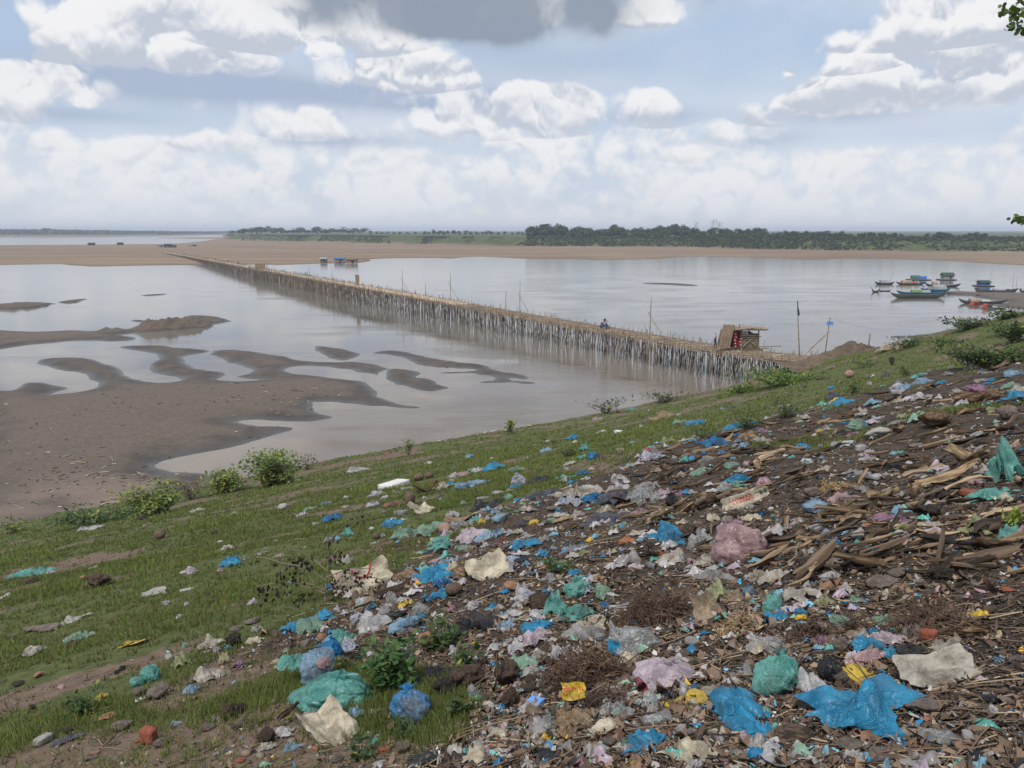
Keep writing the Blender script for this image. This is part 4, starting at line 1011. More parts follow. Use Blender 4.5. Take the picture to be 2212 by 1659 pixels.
def ordinal(k):
    if k >= 100: return 'hundredth' if k == 100 else 'hundred and ' + ordinal(k - 100)
    if k < 20: return ONES[k]
    return (TENS[k // 10][:-1] + 'ieth') if k % 10 == 0 else TENS[k // 10] + '-' + ONES[k % 10]
def interp(tab, x):
    return float(np.interp(x, [t[0] for t in tab], [t[1] for t in tab]))
top = [c2(*q) for q in [(1190,150),(1200,118),(1250,102),(1400,94),(1470,115),(1530,105),(1590,107),(1640,140),(1680,125),(1740,97),(1790,110),(1840,130),(1890,110),(1950,120),(2000,112),(2080,112),(2150,90),(2200,105)]] + \
      [c3(*q) for q in [(30,100),(90,118),(150,130),(250,122),(330,125),(420,125),(520,125),(600,140),(660,128),(720,150),(820,130),(900,140),(950,150),(1020,150),(1100,165),(1200,150),(1280,155),(1400,155),(1500,160),(1560,165),(1640,138),(1700,145),(1760,175),(1850,155),(1930,155),(2000,185),(2080,185),(2150,190),(2212,198),(2500,205)]]
basel = veg_base
def base_dist(u):
    """distance to the foot of the far green bank in picture column u"""
    v = interp(basel, u); return px(u, v, 1.2)
ut = 1143.0; k = 0
while ut < 2290:
    for row in (0, 1):
        u = ut + row * 5 + random.uniform(-3, 3); pb = base_dist(u); d = pb.y + (62 if row == 0 else 34) + random.uniform(-6, 8)
        p = pb * (d / pb.y); p.z = 8.6 if row == 0 else 8.2
        s_ = m_per_px(p); vt = interp(top, u) + (random.uniform(-2.5, 6) if row == 0 else random.uniform(9, 15))
        dirv = (829.5 - vt) / 1736; ztop = EYE + (dirv * math.cos(PITCH) - math.sin(PITCH)) / (math.cos(PITCH) + dirv * math.sin(PITCH)) * p.y
        h_ = max(3.5, ztop - p.z) / .98; w_ = h_ * random.uniform(.8, 1.5) if row == 0 else h_ * random.uniform(1.5, 2.3)
        w_ = min(w_, 17)
        lab = ('dark tall tree of the far wood, %s from its left end' if row == 0 else 'low bushy tree before the far wood, %s from its left end') % ordinal(k // 2 + 1)
        put_tree(big[k % 9], p, h_, w_, lab, 'tall trees of the far wood' if row == 0 else 'low trees before the far wood'); k += 1
    ut += random.uniform(8.5, 12.5)
for (u, vt, nm) in [(1538, 474, 'bare pale tree standing above the wood'), (1551, 479, 'slim bare tree leaning right above the wood'), (1502, 479, 'thin leafless tree above the wood, left of the pale one'), (1818, 498, 'bare topped tree over the wood on the right')]:
    pb = base_dist(u); p = pb * ((pb.y + 55) / pb.y); p.z = 8.5; dirv = (829.5 - vt) / 1736; h_ = EYE + (dirv * math.cos(PITCH) - math.sin(PITCH)) / (math.cos(PITCH) + dirv * math.sin(PITCH)) * p.y - p.z
    r_ = tag(empty('bare_tree', p), nm, 'tree', 'bare trees over the far wood')
    t = MB(); t.tube([(0, 0, 0), (.2, 0, h_ * .5), (-.1, 0, h_)], [.28, .2, .06], 6); t.build('trunk', M_trunk, r_)
    for q in range(12):
        a = random.uniform(0, 6.28); z0 = h_ * random.uniform(.45, .92); ln = h_ * .2 * random.uniform(.6, 1.2)
        t = MB(); e_ = Vector((math.cos(a) * ln, math.sin(a) * ln, z0 + ln * .8)); t.tube([(0, 0, z0), (e_.x * .5, e_.y * .5, z0 + ln * .3), e_], [.12, .09, .04], 4)
        for w in range(3): t.tube([e_ * .8 + Vector((0, 0, z0 * .2)), e_ + Vector((random.uniform(-1, 1), random.uniform(-1, 1), random.uniform(.2, 1.2)))], [.05, .03], 3)
        t.build('branch', M_trunk, r_)
for grp, lst, lab in (('row of small trees along the far bank', [c2(x, y) for x, y in [(530,150),(555,152),(585,142),(620,142),(650,148),(680,145),(715,140),(755,150),(790,148),(825,148),(865,148),(905,152),(925,145),(955,145),(1000,150),(1040,150),(1090,152),(1130,150),(1160,154)]], 'small round tree in the spaced row on the far bank'),
                      ('trees on the far left end of the green bank', [c1(x, y) for x, y in [(1500,145),(1540,138),(1560,140),(1585,125),(1630,130),(1655,128),(1670,125),(1690,124),(1725,118),(1760,130),(1790,126),(1820,127),(1850,133),(1890,132),(1920,130),(1945,124),(1980,135),(2020,128),(2050,127),(2075,132),(2100,135),(2130,128),(2170,133),(2212,128),(2250,135),(2280,132),(2332,128),(2392,145),(2430,150),(2465,151),(2500,152),(2540,153),(2580,153),(2630,154),(2680,153)]], 'round tree on the far left part of the green bank')):
    for kk, (u, vt) in enumerate(lst):
        far_ = grp.startswith('trees on'); v0 = 507.5 if far_ else 510.0
        p = px(u, v0, 8.8); s_ = m_per_px(p); h_ = (v0 - vt + 1.5) * s_ * random.uniform(.95, 1.1)
        put_tree(small[random.randint(0, 4)], p, h_, h_ * (random.uniform(1.5, 2.6) if far_ else random.uniform(.9, 1.5)), lab + ', ' + ordinal(kk + 1) + ' from its left', grp, name='small_tree')
# low bushes on the face of the far bank
V, F, col = [], [], []
r = np.random.default_rng(5)
for i in range(9000):
    u = r.uniform(640, 2290) if i > 600 else r.uniform(490, 700); pb = base_dist(u)
    dd = r.uniform(5, 34) if i % 3 else r.uniform(25, 45); p = np.array([pb.x, pb.y]) * ((pb.y + dd) / pb.y)
    if vnoise(p[None], 30, 71, 2)[0] < -.6 + (.0 if u > 1140 else .55): continue
    zz = .9 + float(sm(np.array([dd]), 0, 26)[0]) * 8.0; w_ = r.uniform(.8, 2.4) * (1.0 if u > 1140 else .7)
    for q in range(9):
        d = r.normal(size=3); d /= np.linalg.norm(d); d[2] = abs(d[2]); c = np.array([p[0], p[1], zz - .2]) + d * w_ * .6
        a = r.normal(size=3); a /= np.linalg.norm(a); b = np.cross(a, r.normal(size=3)); b /= np.linalg.norm(b); s_ = w_ * .45; k = len(V)
        V += [c + a * s_, c + b * s_, c - a * s_, c - b * s_]; F.append((k, k + 1, k + 2, k + 3)); g = r.random(); col += [(g, g, g)] * 4
M_bankb = leaf_mat('far_bank_scrub', (0.024, 0.038, 0.016), (0.062, 0.082, 0.032))
tag(link('far_scrub', np_mesh('far_scrub', V, F, smooth=False, mats=[M_bankb], colors=np.array(col))), kind='stuff')
# the wood across the water, far left: one mass
V, F, col = [], [], []
for i in range(3000):
    u = r.uniform(-260, 560); vb_ = interp([(-260, 511.5), (-100, 511.3), (200, 511), (350, 509.3), (420, 508), (560, 505.2)], u)
    p = px(u, vb_, 0); p = p * ((p.y + r.uniform(70, 160)) / p.y); s_ = m_per_px(p)
    ht = interp([(-260, 20), (0, 16), (95, 15), (100, 18.5), (115, 15), (330, 10.5), (480, 6.5), (560, 5)], u) * s_ * r.uniform(.72, 1.0)
    for q in range(7):
        c = np.array([p.x + r.normal() * 5, p.y + r.normal() * 5, 4 + (ht - 6) * r.uniform(.1, 1)])
        a = r.normal(size=3); a /= np.linalg.norm(a); b = np.cross(a, r.normal(size=3)); b /= np.linalg.norm(b); s2_ = r.uniform(2.5, 5); k = len(V)
        V += [c + a * s2_, c + b * s2_, c - a * s2_, c - b * s2_]; F.append((k, k + 1, k + 2, k + 3)); g = r.random(); col += [(g, g, g)] * 4
tag(link('distant_forest', np_mesh('distant_forest', V, F, smooth=False, mats=[M_tree], colors=np.array(col))), kind='stuff')
# ---------------------------------------------------------------- materials for what lies on the bank
def film_mat(name, c, c2=None, thin=.12, rough=.24, print_=None, dirt=.35, pscale=6, bd_=.035):
    m, nt, b = new_mat(name); v = objco(nt)
    g = geo(nt)
    n1 = tex_noise(nt, g, 7, 4, .6, .6); n2 = tex_noise(nt, g, 40, 4, .6, 1.2); n3 = tex_noise(nt, g, 3.2, 5, .65)
    lo = tuple(x * .55 for x in c); col = mix(nt, (n1 * .9 + n2 * .12).ss(.36, .64), lo, c2 or c)
    rg = tex_noise(nt, g, 9, 5, .6, 1.5); cr_ = ((rg * 2.0 - 1.0).f('ABSOLUTE') * -1.0 + 1.0).ss(.90, 1.0)
    col = mix(nt, cr_ * .35, col, tuple(min(.9, x * 1.25 + .06) for x in (c2 or c)))
    if print_: col = mix(nt, tex_noise(nt, v, pscale, 5, .7, .8).ss(.56, .60), col, print_)
    col = mix(nt, (n3 + n2 * .3).ss(.62, .80) * dirt * 1.6, col, (0.11, 0.078, 0.055))
    nt.links.new(col.o, b.inputs['Base Color']); b.inputs['Roughness'].default_value = rough; b.inputs['Specular IOR Level'].default_value = .45
    bp = bump(nt, cr_ * .5 + rg * .5 + n2 * .15, .6, bd_); nt.links.new(bp.o, b.inputs['Normal'])
    tl = nt.nodes.new('ShaderNodeBsdfTranslucent'); nt.links.new(col.o, tl.inputs[0]); nt.links.new(bp.o, tl.inputs['Normal'])
    ms = nt.nodes.new('ShaderNodeMixShader'); ms.inputs[0].default_value = .36 if thin > .01 else .1; nt.links.new(b.outputs[0], ms.inputs[1]); nt.links.new(tl.outputs[0], ms.inputs[2])
    tp = nt.nodes.new('ShaderNodeBsdfTransparent'); m2 = nt.nodes.new('ShaderNodeMixShader')
    put(nt, m2.inputs[0], ((n1 - .5) * .9 + thin * 1.6).clamp() * (cr_ * -.8 + 1.0) * (1.0 if thin > .01 else 0.0)); nt.links.new(ms.outputs[0], m2.inputs[1]); nt.links.new(tp.outputs[0], m2.inputs[2])
    nt.links.new(m2.outputs[0], nt.nodes['Material Output'].inputs[0]); return m
COL = {
 'blue': ('bright blue', film_mat('film_blue', (0.015, 0.25, 0.50), (0.05, 0.38, 0.64), .10, dirt=.2)),
 'dblue': ('deep blue', film_mat('film_deep_blue', (0.010, 0.13, 0.36), (0.02, 0.23, 0.48), .06, dirt=.3)),
 'lblue': ('light blue', film_mat('film_light_blue', (0.16, 0.38, 0.58), (0.36, 0.52, 0.66), .15)),
 'cblue': ('clear film over blue', film_mat('film_blue_streaks', (0.30, 0.42, 0.52), (0.05, 0.27, 0.55), .05, .25, pscale=3)),
 'teal': ('teal green', film_mat('film_teal', (0.09, 0.40, 0.35), (0.20, 0.52, 0.46), .12, dirt=.2)),
 'mint': ('pale green', film_mat('film_mint', (0.22, 0.42, 0.31), (0.33, 0.50, 0.38), .20)),
 'white': ('dirty white', film_mat('film_white', (0.50, 0.48, 0.49), (0.70, 0.68, 0.69), .05, dirt=.45)),
 'wprint': ('white and blue printed', film_mat('film_white_print', (0.46, 0.44, 0.50), (0.58, 0.57, 0.62), .03, print_=(0.06, 0.16, 0.42), dirt=.3)),
 'lilac': ('pale lilac', film_mat('film_lilac', (0.56, 0.44, 0.51), (0.70, 0.59, 0.65), .03, dirt=.12)),
 'pink': ('dusty pink', film_mat('film_pink', (0.44, 0.25, 0.26), (0.56, 0.38, 0.39), .05, dirt=.2)),
 'mauve': ('mauve', film_mat('film_mauve', (0.30, 0.15, 0.24), (0.42, 0.24, 0.34), .10)),
 'red': ('faded red', film_mat('film_red', (0.42, 0.08, 0.10), (0.5, .15, .17), .05)),
 'magenta': ('magenta', film_mat('film_magenta', (0.42, 0.04, 0.22), (0.5, .08, .3), .03, print_=(0.02, 0.12, 0.4))),
 'black': ('black', film_mat('film_black', (0.012, 0.013, 0.016), (0.03, 0.03, 0.036), .04, .3, dirt=.2)),
 'navy': ('dark grey', film_mat('cloth_dark', (0.035, 0.038, 0.055), (0.07, 0.075, 0.10), 0, .8)),
 'clear': ('clear', film_mat('film_clear', (0.44, 0.45, 0.44), (0.62, 0.64, 0.64), .42, .22, dirt=.2)),
 'cgrey': ('cloudy grey', film_mat('film_grey', (0.33, 0.32, 0.31), (0.52, 0.50, 0.49), .20, .3)),
 'orange': ('amber', film_mat('film_amber', (0.45, 0.27, 0.12), (0.55, 0.42, 0.28), .30, .25)),
 'yellow': ('yellow', film_mat('film_yellow', (0.50, 0.32, 0.02), (0.58, 0.40, 0.04), 0, .35, dirt=.25)),
 'lime': ('yellowish green', film_mat('film_lime', (0.36, 0.40, 0.18), (0.46, 0.48, 0.26), .15)),
 'cream': ('cream', film_mat('sack_cream', (0.38, 0.33, 0.24), (0.50, 0.44, 0.33), 0, .85, dirt=.4, bd_=.008)),
 'tan': ('tan', film_mat('paper_tan', (0.28, 0.20, 0.13), (0.38, 0.29, 0.20), 0, .9, dirt=.5)),
 'gsack': ('grey beige', film_mat('sack_grey', (0.26, 0.235, 0.195), (0.37, 0.335, 0.28), 0, .85, dirt=.6, bd_=.01)),
 'brown': ('brown', film_mat('cloth_brown', (0.14, 0.07, 0.035), (0.20, 0.11, 0.06), 0, .9)),
 'rust': ('rusty orange', film_mat('rusty_cloth', (0.26, 0.09, 0.035), (0.34, 0.14, 0.06), 0, .9)),
}
def husk_mat(name, lo, mid, hi):
    m, nt, b = new_mat(name); v = objco(nt); x, y, z = sep(nt, v); rnd = X(nt, nt.nodes.new('ShaderNodeObjectInfo').outputs['Random'])
    st = tex_noise(nt, comb(nt, x * 1.3 + rnd * 20, y * 3.4, z * 2), 2.4, 7, .72, .2); bl = tex_noise(nt, comb(nt, x * 2 + rnd * 9, y * 1.5, z), 1.6, 4, .6)
    c = mix(nt, (st + (rnd - .5) * .22 + (bl - .5) * .5).ss(.38, .50), lo, mid); c = mix(nt, (st + (rnd - .5) * .25 + (bl - .5) * .4).ss(.50, .64), c, hi)
    nt.links.new(c.o, b.inputs['Base Color']); b.inputs['Roughness'].default_value = .85; b.inputs['Specular IOR Level'].default_value = .25
    nt.links.new(bump(nt, st, 1.0, .02).o, b.inputs['Normal']); return m
M_husk = husk_mat('dry_husk', (0.065, 0.040, 0.024), (0.19, 0.127, 0.073), (0.39, 0.285, 0.17)); M_huskd = husk_mat('dark_husk', (0.032, 0.023, 0.017), (0.10, 0.066, 0.043), (0.22, 0.155, 0.10)); M_husky = husk_mat('pale_wood', (0.16, 0.11, 0.065), (0.34, 0.25, 0.15), (0.54, 0.44, 0.30))
M_char = simple('charred_wood', (0.022, 0.02, 0.019), .8, .5, 5, stretch=(.6, 9, 9), bmp=.9, bd=.01, col2=(0.07, .065, .06))
M_stone = simple('grey_brown_stone', (0.15, 0.115, 0.095), .95, .35, 7, bmp=1.0, bd=.04, col2=(0.25, 0.205, 0.175))
M_clod = simple('earth_clod', (0.075, 0.05, 0.036), .98, .4, 14, bmp=1.0, bd=.05, col2=(0.14, 0.095, 0.068))
M_dclod = simple('dark_clod', (0.035, 0.028, 0.024), .98, .4, 14, bmp=1.0, bd=.05, col2=(0.075, 0.058, 0.045))
M_brick = simple('brick_red', (0.24, 0.075, 0.045), .95, .25, 14, bmp=.6, bd=.02)
M_ochre = simple('ochre_stone', (0.28, 0.15, 0.09), .95, .25, 9, bmp=.7, bd=.03)
M_conc = simple('pale_concrete', (0.28, 0.26, 0.24), .95, .2, 12, bmp=.6, bd=.02)
M_coco = simple('coconut_husk', (0.085, 0.055, 0.04), .9, .45, 6, stretch=(6, 6, 1.2), bmp=.9, bd=.02, col2=(0.20, 0.14, 0.10))
M_pinkpot = simple('pink_brown_clay', (0.27, 0.165, 0.13), .9, .2, 5, bmp=.3)
M_foam = simple('white_foam', (0.58, 0.56, 0.54), .8, .15, 6, bmp=.3)
M_stick = simple('grey_twig', (0.13, 0.095, 0.07), .9, .35, 9, coord='geo', col2=(0.24, 0.19, 0.14))
M_straw = simple('straw', (0.36, 0.27, 0.16), .85, .3, 9, coord='geo', col2=(0.48, 0.38, 0.25))
M_inkr = simple('ink_red', (0.30, 0.03, 0.035), .8, .2, 20, bmp=0); M_inkd = simple('ink_dark', (0.02, 0.04, 0.045), .8, .2, 20, bmp=0)
M_inkg = simple('ink_green', (0.02, 0.12, 0.06), .8, .2, 20, bmp=0); M_inkb = simple('ink_blue', (0.04, 0.12, 0.42), .8, .2, 20, bmp=0)
SOLID = {'stone': ('grey brown', M_stone), 'clod': ('brown', M_clod), 'dclod': ('dark', M_dclod), 'brick': ('brick red', M_brick), 'ochre': ('orange brown', M_ochre), 'conc': ('pale grey', M_conc), 'coco': ('brown', M_coco), 'pot': ('pinkish', M_pinkpot), 'foam': ('white', M_foam),
         'husk': ('dry tan', M_husk), 'dhusk': ('dark brown', M_huskd), 'pale': ('pale', M_husky), 'char': ('charred black', M_char), 'stick': ('grey', M_stick), 'straw': ('straw coloured', M_straw)}
for k_, v_ in SOLID.items(): COL.setdefault(k_, v_)

# ---------------------------------------------------------------- shapes (all about 1 x 1 x 1, resting on z = 0)
def tri(t): return np.abs((t % 1.0) * 2 - 1)
def fit(V, zb=0.0):
    lo, hi = V.min(0), V.max(0); V = (V - (lo + hi) / 2) / np.maximum(hi - lo, 1e-6); V[:, 2] += .5; return V
def film_shape(seed, n=52, folds=10):
    """a dropped sheet of thin plastic: broad drapes, folds that fan out from a pinch, a wavy torn outline"""
    r = np.random.default_rng(seed); t = np.linspace(-1, 1, n); A, B = np.meshgrid(t, t, indexing='ij'); P = np.stack([A.ravel(), B.ravel()], 1)
    ang = np.arctan2(P[:, 1], P[:, 0]); rad = np.maximum(np.abs(P[:, 0]), np.abs(P[:, 1]))
    out_ = 1 + .30 * np.sin(ang * 2 + r.uniform(0, 6)) * r.uniform(.3, 1.2) + .20 * np.sin(ang * 3 + r.uniform(0, 6)) + .12 * np.sin(ang * 5 + r.uniform(0, 6)) + .07 * np.sin(ang * 9 + r.uniform(0, 6)) + .05 * np.sin(ang * 17 + r.uniform(0, 6)) + .03 * np.sin(ang * 31)
    Q = P * (out_ * (1 - .12 * (1 - rad)))[:, None]
    wob = vnoise(Q * 10, 9, seed, 3); wob2 = vnoise(Q * 10, 5, seed + 9, 3); z = np.zeros(len(Q)); sx = np.zeros(len(Q)); sy = np.zeros(len(Q))
    for pn in range(2):
        pc = np.array([r.uniform(-.7, .7), r.uniform(-.7, .7)]); dq = Q - pc; rq = np.hypot(dq[:, 0], dq[:, 1]); aq = np.arctan2(dq[:, 1], dq[:, 0])
        for k, am in ((r.integers(3, 6), .34), (r.integers(7, 11), .17), (r.integers(14, 20), .07)):
            z += am * (tri(aq * k / (2 * PI) + wob * .45 + r.uniform(0, 1)) ** 1.6) * np.clip(rq * 1.3, 0, .8) * (.5 if pn else 1)
        z += np.exp(-(rq / .28) ** 2) * r.uniform(.1, .5)
    for k in range(4):
        a = r.uniform(0, PI); f = r.uniform(.35, .7) * 1.5 ** k; am = .22 / 1.5 ** k; q = (Q[:, 0] * math.cos(a) + Q[:, 1] * math.sin(a)) * f + wob * .35 + r.uniform(0, 1)
        z += am * tri(q) ** 1.5; sg = np.sin(2 * PI * q) * am * .5; sx += sg * math.cos(a); sy += sg * math.sin(a)
    z += wob2 * .05
    for _ in range(2):
        g = r.uniform(-.6, .6, 2); z += np.exp(-((Q[:, 0] - g[0]) ** 2 + (Q[:, 1] - g[1]) ** 2) / r.uniform(.06, .2)) * r.uniform(.1, .45)
    z = z * (.35 + .65 * np.clip(1.2 - rad ** 3, 0, 1)) + .10 * np.sin(ang * 7 + seed) * rad ** 6
    V = np.column_stack([Q[:, 0] + sx, Q[:, 1] + sy, z]); return fit(V), grid_faces(n, n)
def lump_shape(seed, nu=76, nv=46, planes=22, wr=.075, ears=True):
    r = np.random.default_rng(seed); N = r.normal(size=(planes, 3)); N /= np.linalg.norm(N, axis=1)[:, None]; h = r.uniform(.72, 1.0, planes)
    V = []; 
    th = np.linspace(0, 2 * PI, nu, endpoint=False); ph = np.linspace(0.02, PI - .02, nv)
    TH, PH = np.meshgrid(th, ph, indexing='ij'); D = np.stack([np.sin(PH) * np.cos(TH), np.sin(PH) * np.sin(TH), np.cos(PH)], -1).reshape(-1, 3)
    dn = np.maximum(D @ N.T, .08); rr2 = (h[None] / dn); p_ = 5.5; rad = (np.sum(rr2 ** -p_, 1)) ** (-1 / p_); rad = np.minimum(rad, 1.25)
    ang = TH.ravel(); pol = PH.ravel(); k1, k2 = r.integers(7, 12), r.integers(13, 22)
    wob = vnoise(D[:, :2] * 10 + D[:, 2:3] * 7, 5, seed, 3)
    radial = tri(ang * k1 / (2 * PI) + wob * .5) ** 1.5 * .6 + tri(ang * k2 / (2 * PI) + wob * .8 + .3) ** 1.5 * .4
    fac = wr * (1.3 * np.exp(-(pol / .9) ** 2) + .55)
    wl = np.zeros(len(D))
    w3 = vnoise(np.stack([ang * 3, pol * 3], 1), 1.1, seed + 5, 3)
    for k in range(6):
        w = r.normal(size=3); w /= np.linalg.norm(w); f = .6 * 1.35 ** k; wl += (tri((D @ w) * f + wob * .6 + w3 * .15 + r.uniform(0, 1)) ** 1.7 - .4) / f ** .8
    rad = rad * (1 - fac * radial * 1.6) + wl * .06 + vnoise(D[:, :2] * 10, 4, seed + 3, 2) * .04
    rad = rad * (1 - .16 * D[:, 2]); V = D * rad[:, None]; zmin = -.55; V[:, 2] = np.where(V[:, 2] < zmin, zmin + (V[:, 2] - zmin) * .12, V[:, 2])
    F = [(i * nv + j, i * nv + j + 1, ((i + 1) % nu) * nv + j + 1, ((i + 1) % nu) * nv + j) for i in range(nu) for j in range(nv - 1)]
    V = list(map(tuple, V))
    if ears:   # the gathered, knotted mouth flaring open
        tip = Vector(V[0]); tl = Vector((r.uniform(-.4, .4), r.uniform(-.4, .4), 1)).normalized(); nb = 22
        a = tl.orthogonal().normalized(); b = tl.cross(a); base = len(V)
        for j in range(6):
            q = j / 5; R_ = .045 + .20 * q ** 1.4 + .02 * math.sin(j * 3)
            for i in range(nb):
                an = 2 * PI * i / nb; ww = 1 + .45 * math.sin(an * 4 + seed) * q + .25 * math.sin(an * 7 + seed * 2) * q
                p = tip + tl * (-.06 + .32 * q * (1 + .25 * math.sin(an * 3 + seed))) + (a * math.cos(an) + b * math.sin(an) * .6) * R_ * ww; V.append(tuple(p))
        F += [(base + j * nb + i, base + j * nb + (i + 1) % nb, base + (j + 1) * nb + (i + 1) % nb, base + (j + 1) * nb + i) for j in range(5) for i in range(nb)]
    return fit(np.array(V)), np.array(F)
def sack_shape(seed, n=46):
    """an empty woven or paper sack: two plies, broad stiff folds, one end turned up"""
    r = np.random.default_rng(seed); t = np.linspace(-1, 1, n); A, B = np.meshgrid(t, t, indexing='ij'); P = np.stack([A.ravel(), B.ravel()], 1); x, y = P[:, 0], P[:, 1]
    wob = vnoise(P * 10, 12, seed, 2); z = np.zeros(len(P))
    for k in range(4):
        a = r.uniform(0, PI); f = r.uniform(.22, .4) * 1.6 ** k; am = .42 / 1.7 ** k; q = (x * math.cos(a) + y * math.sin(a)) * f + wob * .22 + r.uniform(0, 1); z += am * np.abs(tri(q) - .25) ** 1.3
    e = r.uniform(.3, .8); z += np.clip((x * r.choice([-1, 1]) - .45), 0, 1) ** 1.5 * e * .9
    z += np.clip((y + .10 * np.sin(x * 3 + seed) - .1), 0, 1) ** 1.2 * r.uniform(.5, .9)
    pc = r.uniform(-.6, .6, 2); aq = np.arctan2(y - pc[1], x - pc[0]); rq = np.hypot(x - pc[0], y - pc[1]); z += .13 * tri(aq * 5 / (2 * PI) + wob * .3) ** 1.6 * np.clip(rq * 1.5, 0, .9)
    X_ = x * (1.12 - .16 * y * y + .05 * np.sin(y * 3 + seed)) + .04 * np.sin(y * 7 + seed) * np.abs(x) ** 4; Y_ = y * (1.12 - .2 * x * x + .06 * np.sin(x * 2.5 + seed)) + .10 * np.sin(x * 2 + seed) + .04 * np.sin(x * 9) * np.abs(y) ** 4
    edge_ = np.maximum(np.abs(x), np.abs(y)) ** 8; top = np.column_stack([X_, Y_, z + .16 * (1 - edge_)]); bot = np.column_stack([X_ * .97, Y_ * .97, np.maximum(z - .22 * (1 - edge_), 0) * .9])
    F = grid_faces(n, n); i = np.arange(n)
    rim = np.concatenate([i * n, (n - 1) * n + i[1:], (i[::-1][1:]) * n + n - 1, i[::-1][1:-1]]); N_ = n * n
    side_ = [(rim[k], rim[(k + 1) % len(rim)], rim[(k + 1) % len(rim)] + N_, rim[k] + N_) for k in range(len(rim))]
    return fit(np.vstack([top, bot])), np.vstack([F, F[:, ::-1] + N_, np.array(side_)])
def husk_shape(seed, nl=22, nw=13):
    """a strip of dried stem: channel section, ribbed fibres, split and frayed ends"""
    r = np.random.default_rng(seed); V, V2 = [], []; arc = r.uniform(.5, 1.9); bend = r.uniform(-.3, .6); sb = r.uniform(-.4, .4); tw = r.uniform(-1.2, 1.2); taper = r.uniform(0, .45); skew = r.uniform(-.3, .3)
    fray0, fray1 = r.uniform(-.10, .04, nw), r.uniform(-.04, .12, nw); rib = r.uniform(-.07, .07, nw); w1, w2 = r.uniform(5, 10), r.uniform(0, 6)
    for i in range(nl):
        a = i / (nl - 1); x = a - .5; w = .5 * (1 - taper * abs(a - .5) * 2) * (1 + .10 * math.sin(a * w1 + w2)) * (1 + skew * x)
        for k in range(nw):
            q = (-1 + 2 * k / (nw - 1)) * arc + tw * x; jag = fray0[k] if i == 0 else (fray1[k] if i == nl - 1 else 0); rr_ = 1 + rib[k] + .05 * math.sin(a * 11 + k)
            y = math.sin(q) * w * rr_; z = (-math.cos(q) if seed % 3 else math.cos(q)) * w * .9 * rr_ + bend * x * x * 2.5 + .04 * math.sin(a * 8 + k * .5)
            V.append((x + jag, y + sb * x * x * 2.5, z)); V2.append((x + jag, y * .93 + sb * x * x * 2.5, z + .035))
    F = grid_faces(nl, nw); N_ = len(V); V = np.array(V + V2); lo, hi = V.min(0), V.max(0); V[:, 0] = (V[:, 0] - (lo[0] + hi[0]) / 2) / (hi[0] - lo[0]); V[:, 1] = (V[:, 1] - (lo[1] + hi[1]) / 2) / (hi[1] - lo[1]); V[:, 2] = (V[:, 2] - lo[2]) / (hi[2] - lo[2])
    return V, np.vstack([F, F[:, ::-1] + N_])
def block_shape(seed, bev=.07, jit=.05, cuts=3, rough=0.0):
    bm = bmesh.new(); bmesh.ops.create_cube(bm, size=1); r = random.Random(seed)
    for v in bm.verts: v.co += Vector([r.uniform(-jit, jit) for _ in range(3)])
    bmesh.ops.bevel(bm, geom=list(bm.edges), offset=bev, segments=2, affect='EDGES'); bmesh.ops.subdivide_edges(bm, edges=[e for e in bm.edges if e.calc_length() > .3], cuts=cuts, use_grid_fill=True); bmesh.ops.triangulate(bm, faces=bm.faces)
    for v in bm.verts: v.co += v.co.normalized() * mn.noise(v.co * 4 + Vector((seed, 0, 0))) * rough
    V = np.array([v.co[:] for v in bm.verts]); F = np.array([[v.index for v in f.verts] for f in bm.faces]); bm.free(); return fit(V), F
def rock_shape(seed, sub=3, rough=.22, boxy=0.0):
    bm = bmesh.new(); bmesh.ops.create_icosphere(bm, subdivisions=sub, radius=1); r = np.random.default_rng(seed)
    N = r.normal(size=(12, 3)); N /= np.linalg.norm(N, axis=1)[:, None]; h = r.uniform(.7, 1.0, 12)
    for v in bm.verts:
        d = np.array(v.co); d /= np.linalg.norm(d); q = np.min(h / np.maximum(N @ d, .12)); q = min(q, 1.2)
        if boxy: q = q * (1 - boxy) + boxy / np.max(np.abs(d))
        q *= 1 + rough * mn.noise(Vector(d) * 2.2 + Vector((seed, 0, 0))) + rough * .5 * mn.noise(Vector(d) * 6 + Vector((seed, 3, 0))) * (1 - boxy * .7); v.co = Vector(d) * q
    V = np.array([v.co[:] for v in bm.verts]); F = np.array([[v.index for v in f.verts] for f in bm.faces]); bm.free(); return fit(V), F
def lathe_shape(prof, n=20, squash=1.0, dent=0.0, seed=0, cap0=True):
    """profile (x along the axis, radius), lying on its side along x"""
    V = []; m = len(prof); r = np.random.default_rng(seed)
    for (x, rad) in prof:
        for k in range(n):
            a = 2 * PI * k / n; d = 1 - dent * max(0, math.sin(a * 2 + x * 6 + seed)) * (.5 + .5 * math.sin(x * 14)); V.append((x, math.cos(a) * rad * d, math.sin(a) * rad * squash * d))
    F = [(i * n + k, i * n + (k + 1) % n, (i + 1) * n + (k + 1) % n, (i + 1) * n + k) for i in range(m - 1) for k in range(n)]
    return fit(np.array(V)), np.array(F)
def sheet_shape(seed, n=12, curl=.5):
    r = np.random.default_rng(seed); V = []; a0 = r.uniform(0, PI)
    for i in range(n):
        for j in range(n):
            x, y = i / (n - 1) - .5, j / (n - 1) - .5; q = x * math.cos(a0) + y * math.sin(a0); q2 = -x * math.sin(a0) + y * math.cos(a0)
            z = abs(q) ** 1.6 * 1.6 * curl + .12 * math.sin(q2 * 9 + seed) + .3 * abs(q2) * curl; V.append((x + .04 * math.sin(y * 9), y + .04 * math.sin(x * 7), z))
    V = np.array(V); F = grid_faces(n, n); N_ = len(V); V2 = V.copy(); V2[:, 2] -= .02
    return fit(np.vstack([V, V2])), np.vstack([F, F[:, ::-1] + N_])
_sc = {}
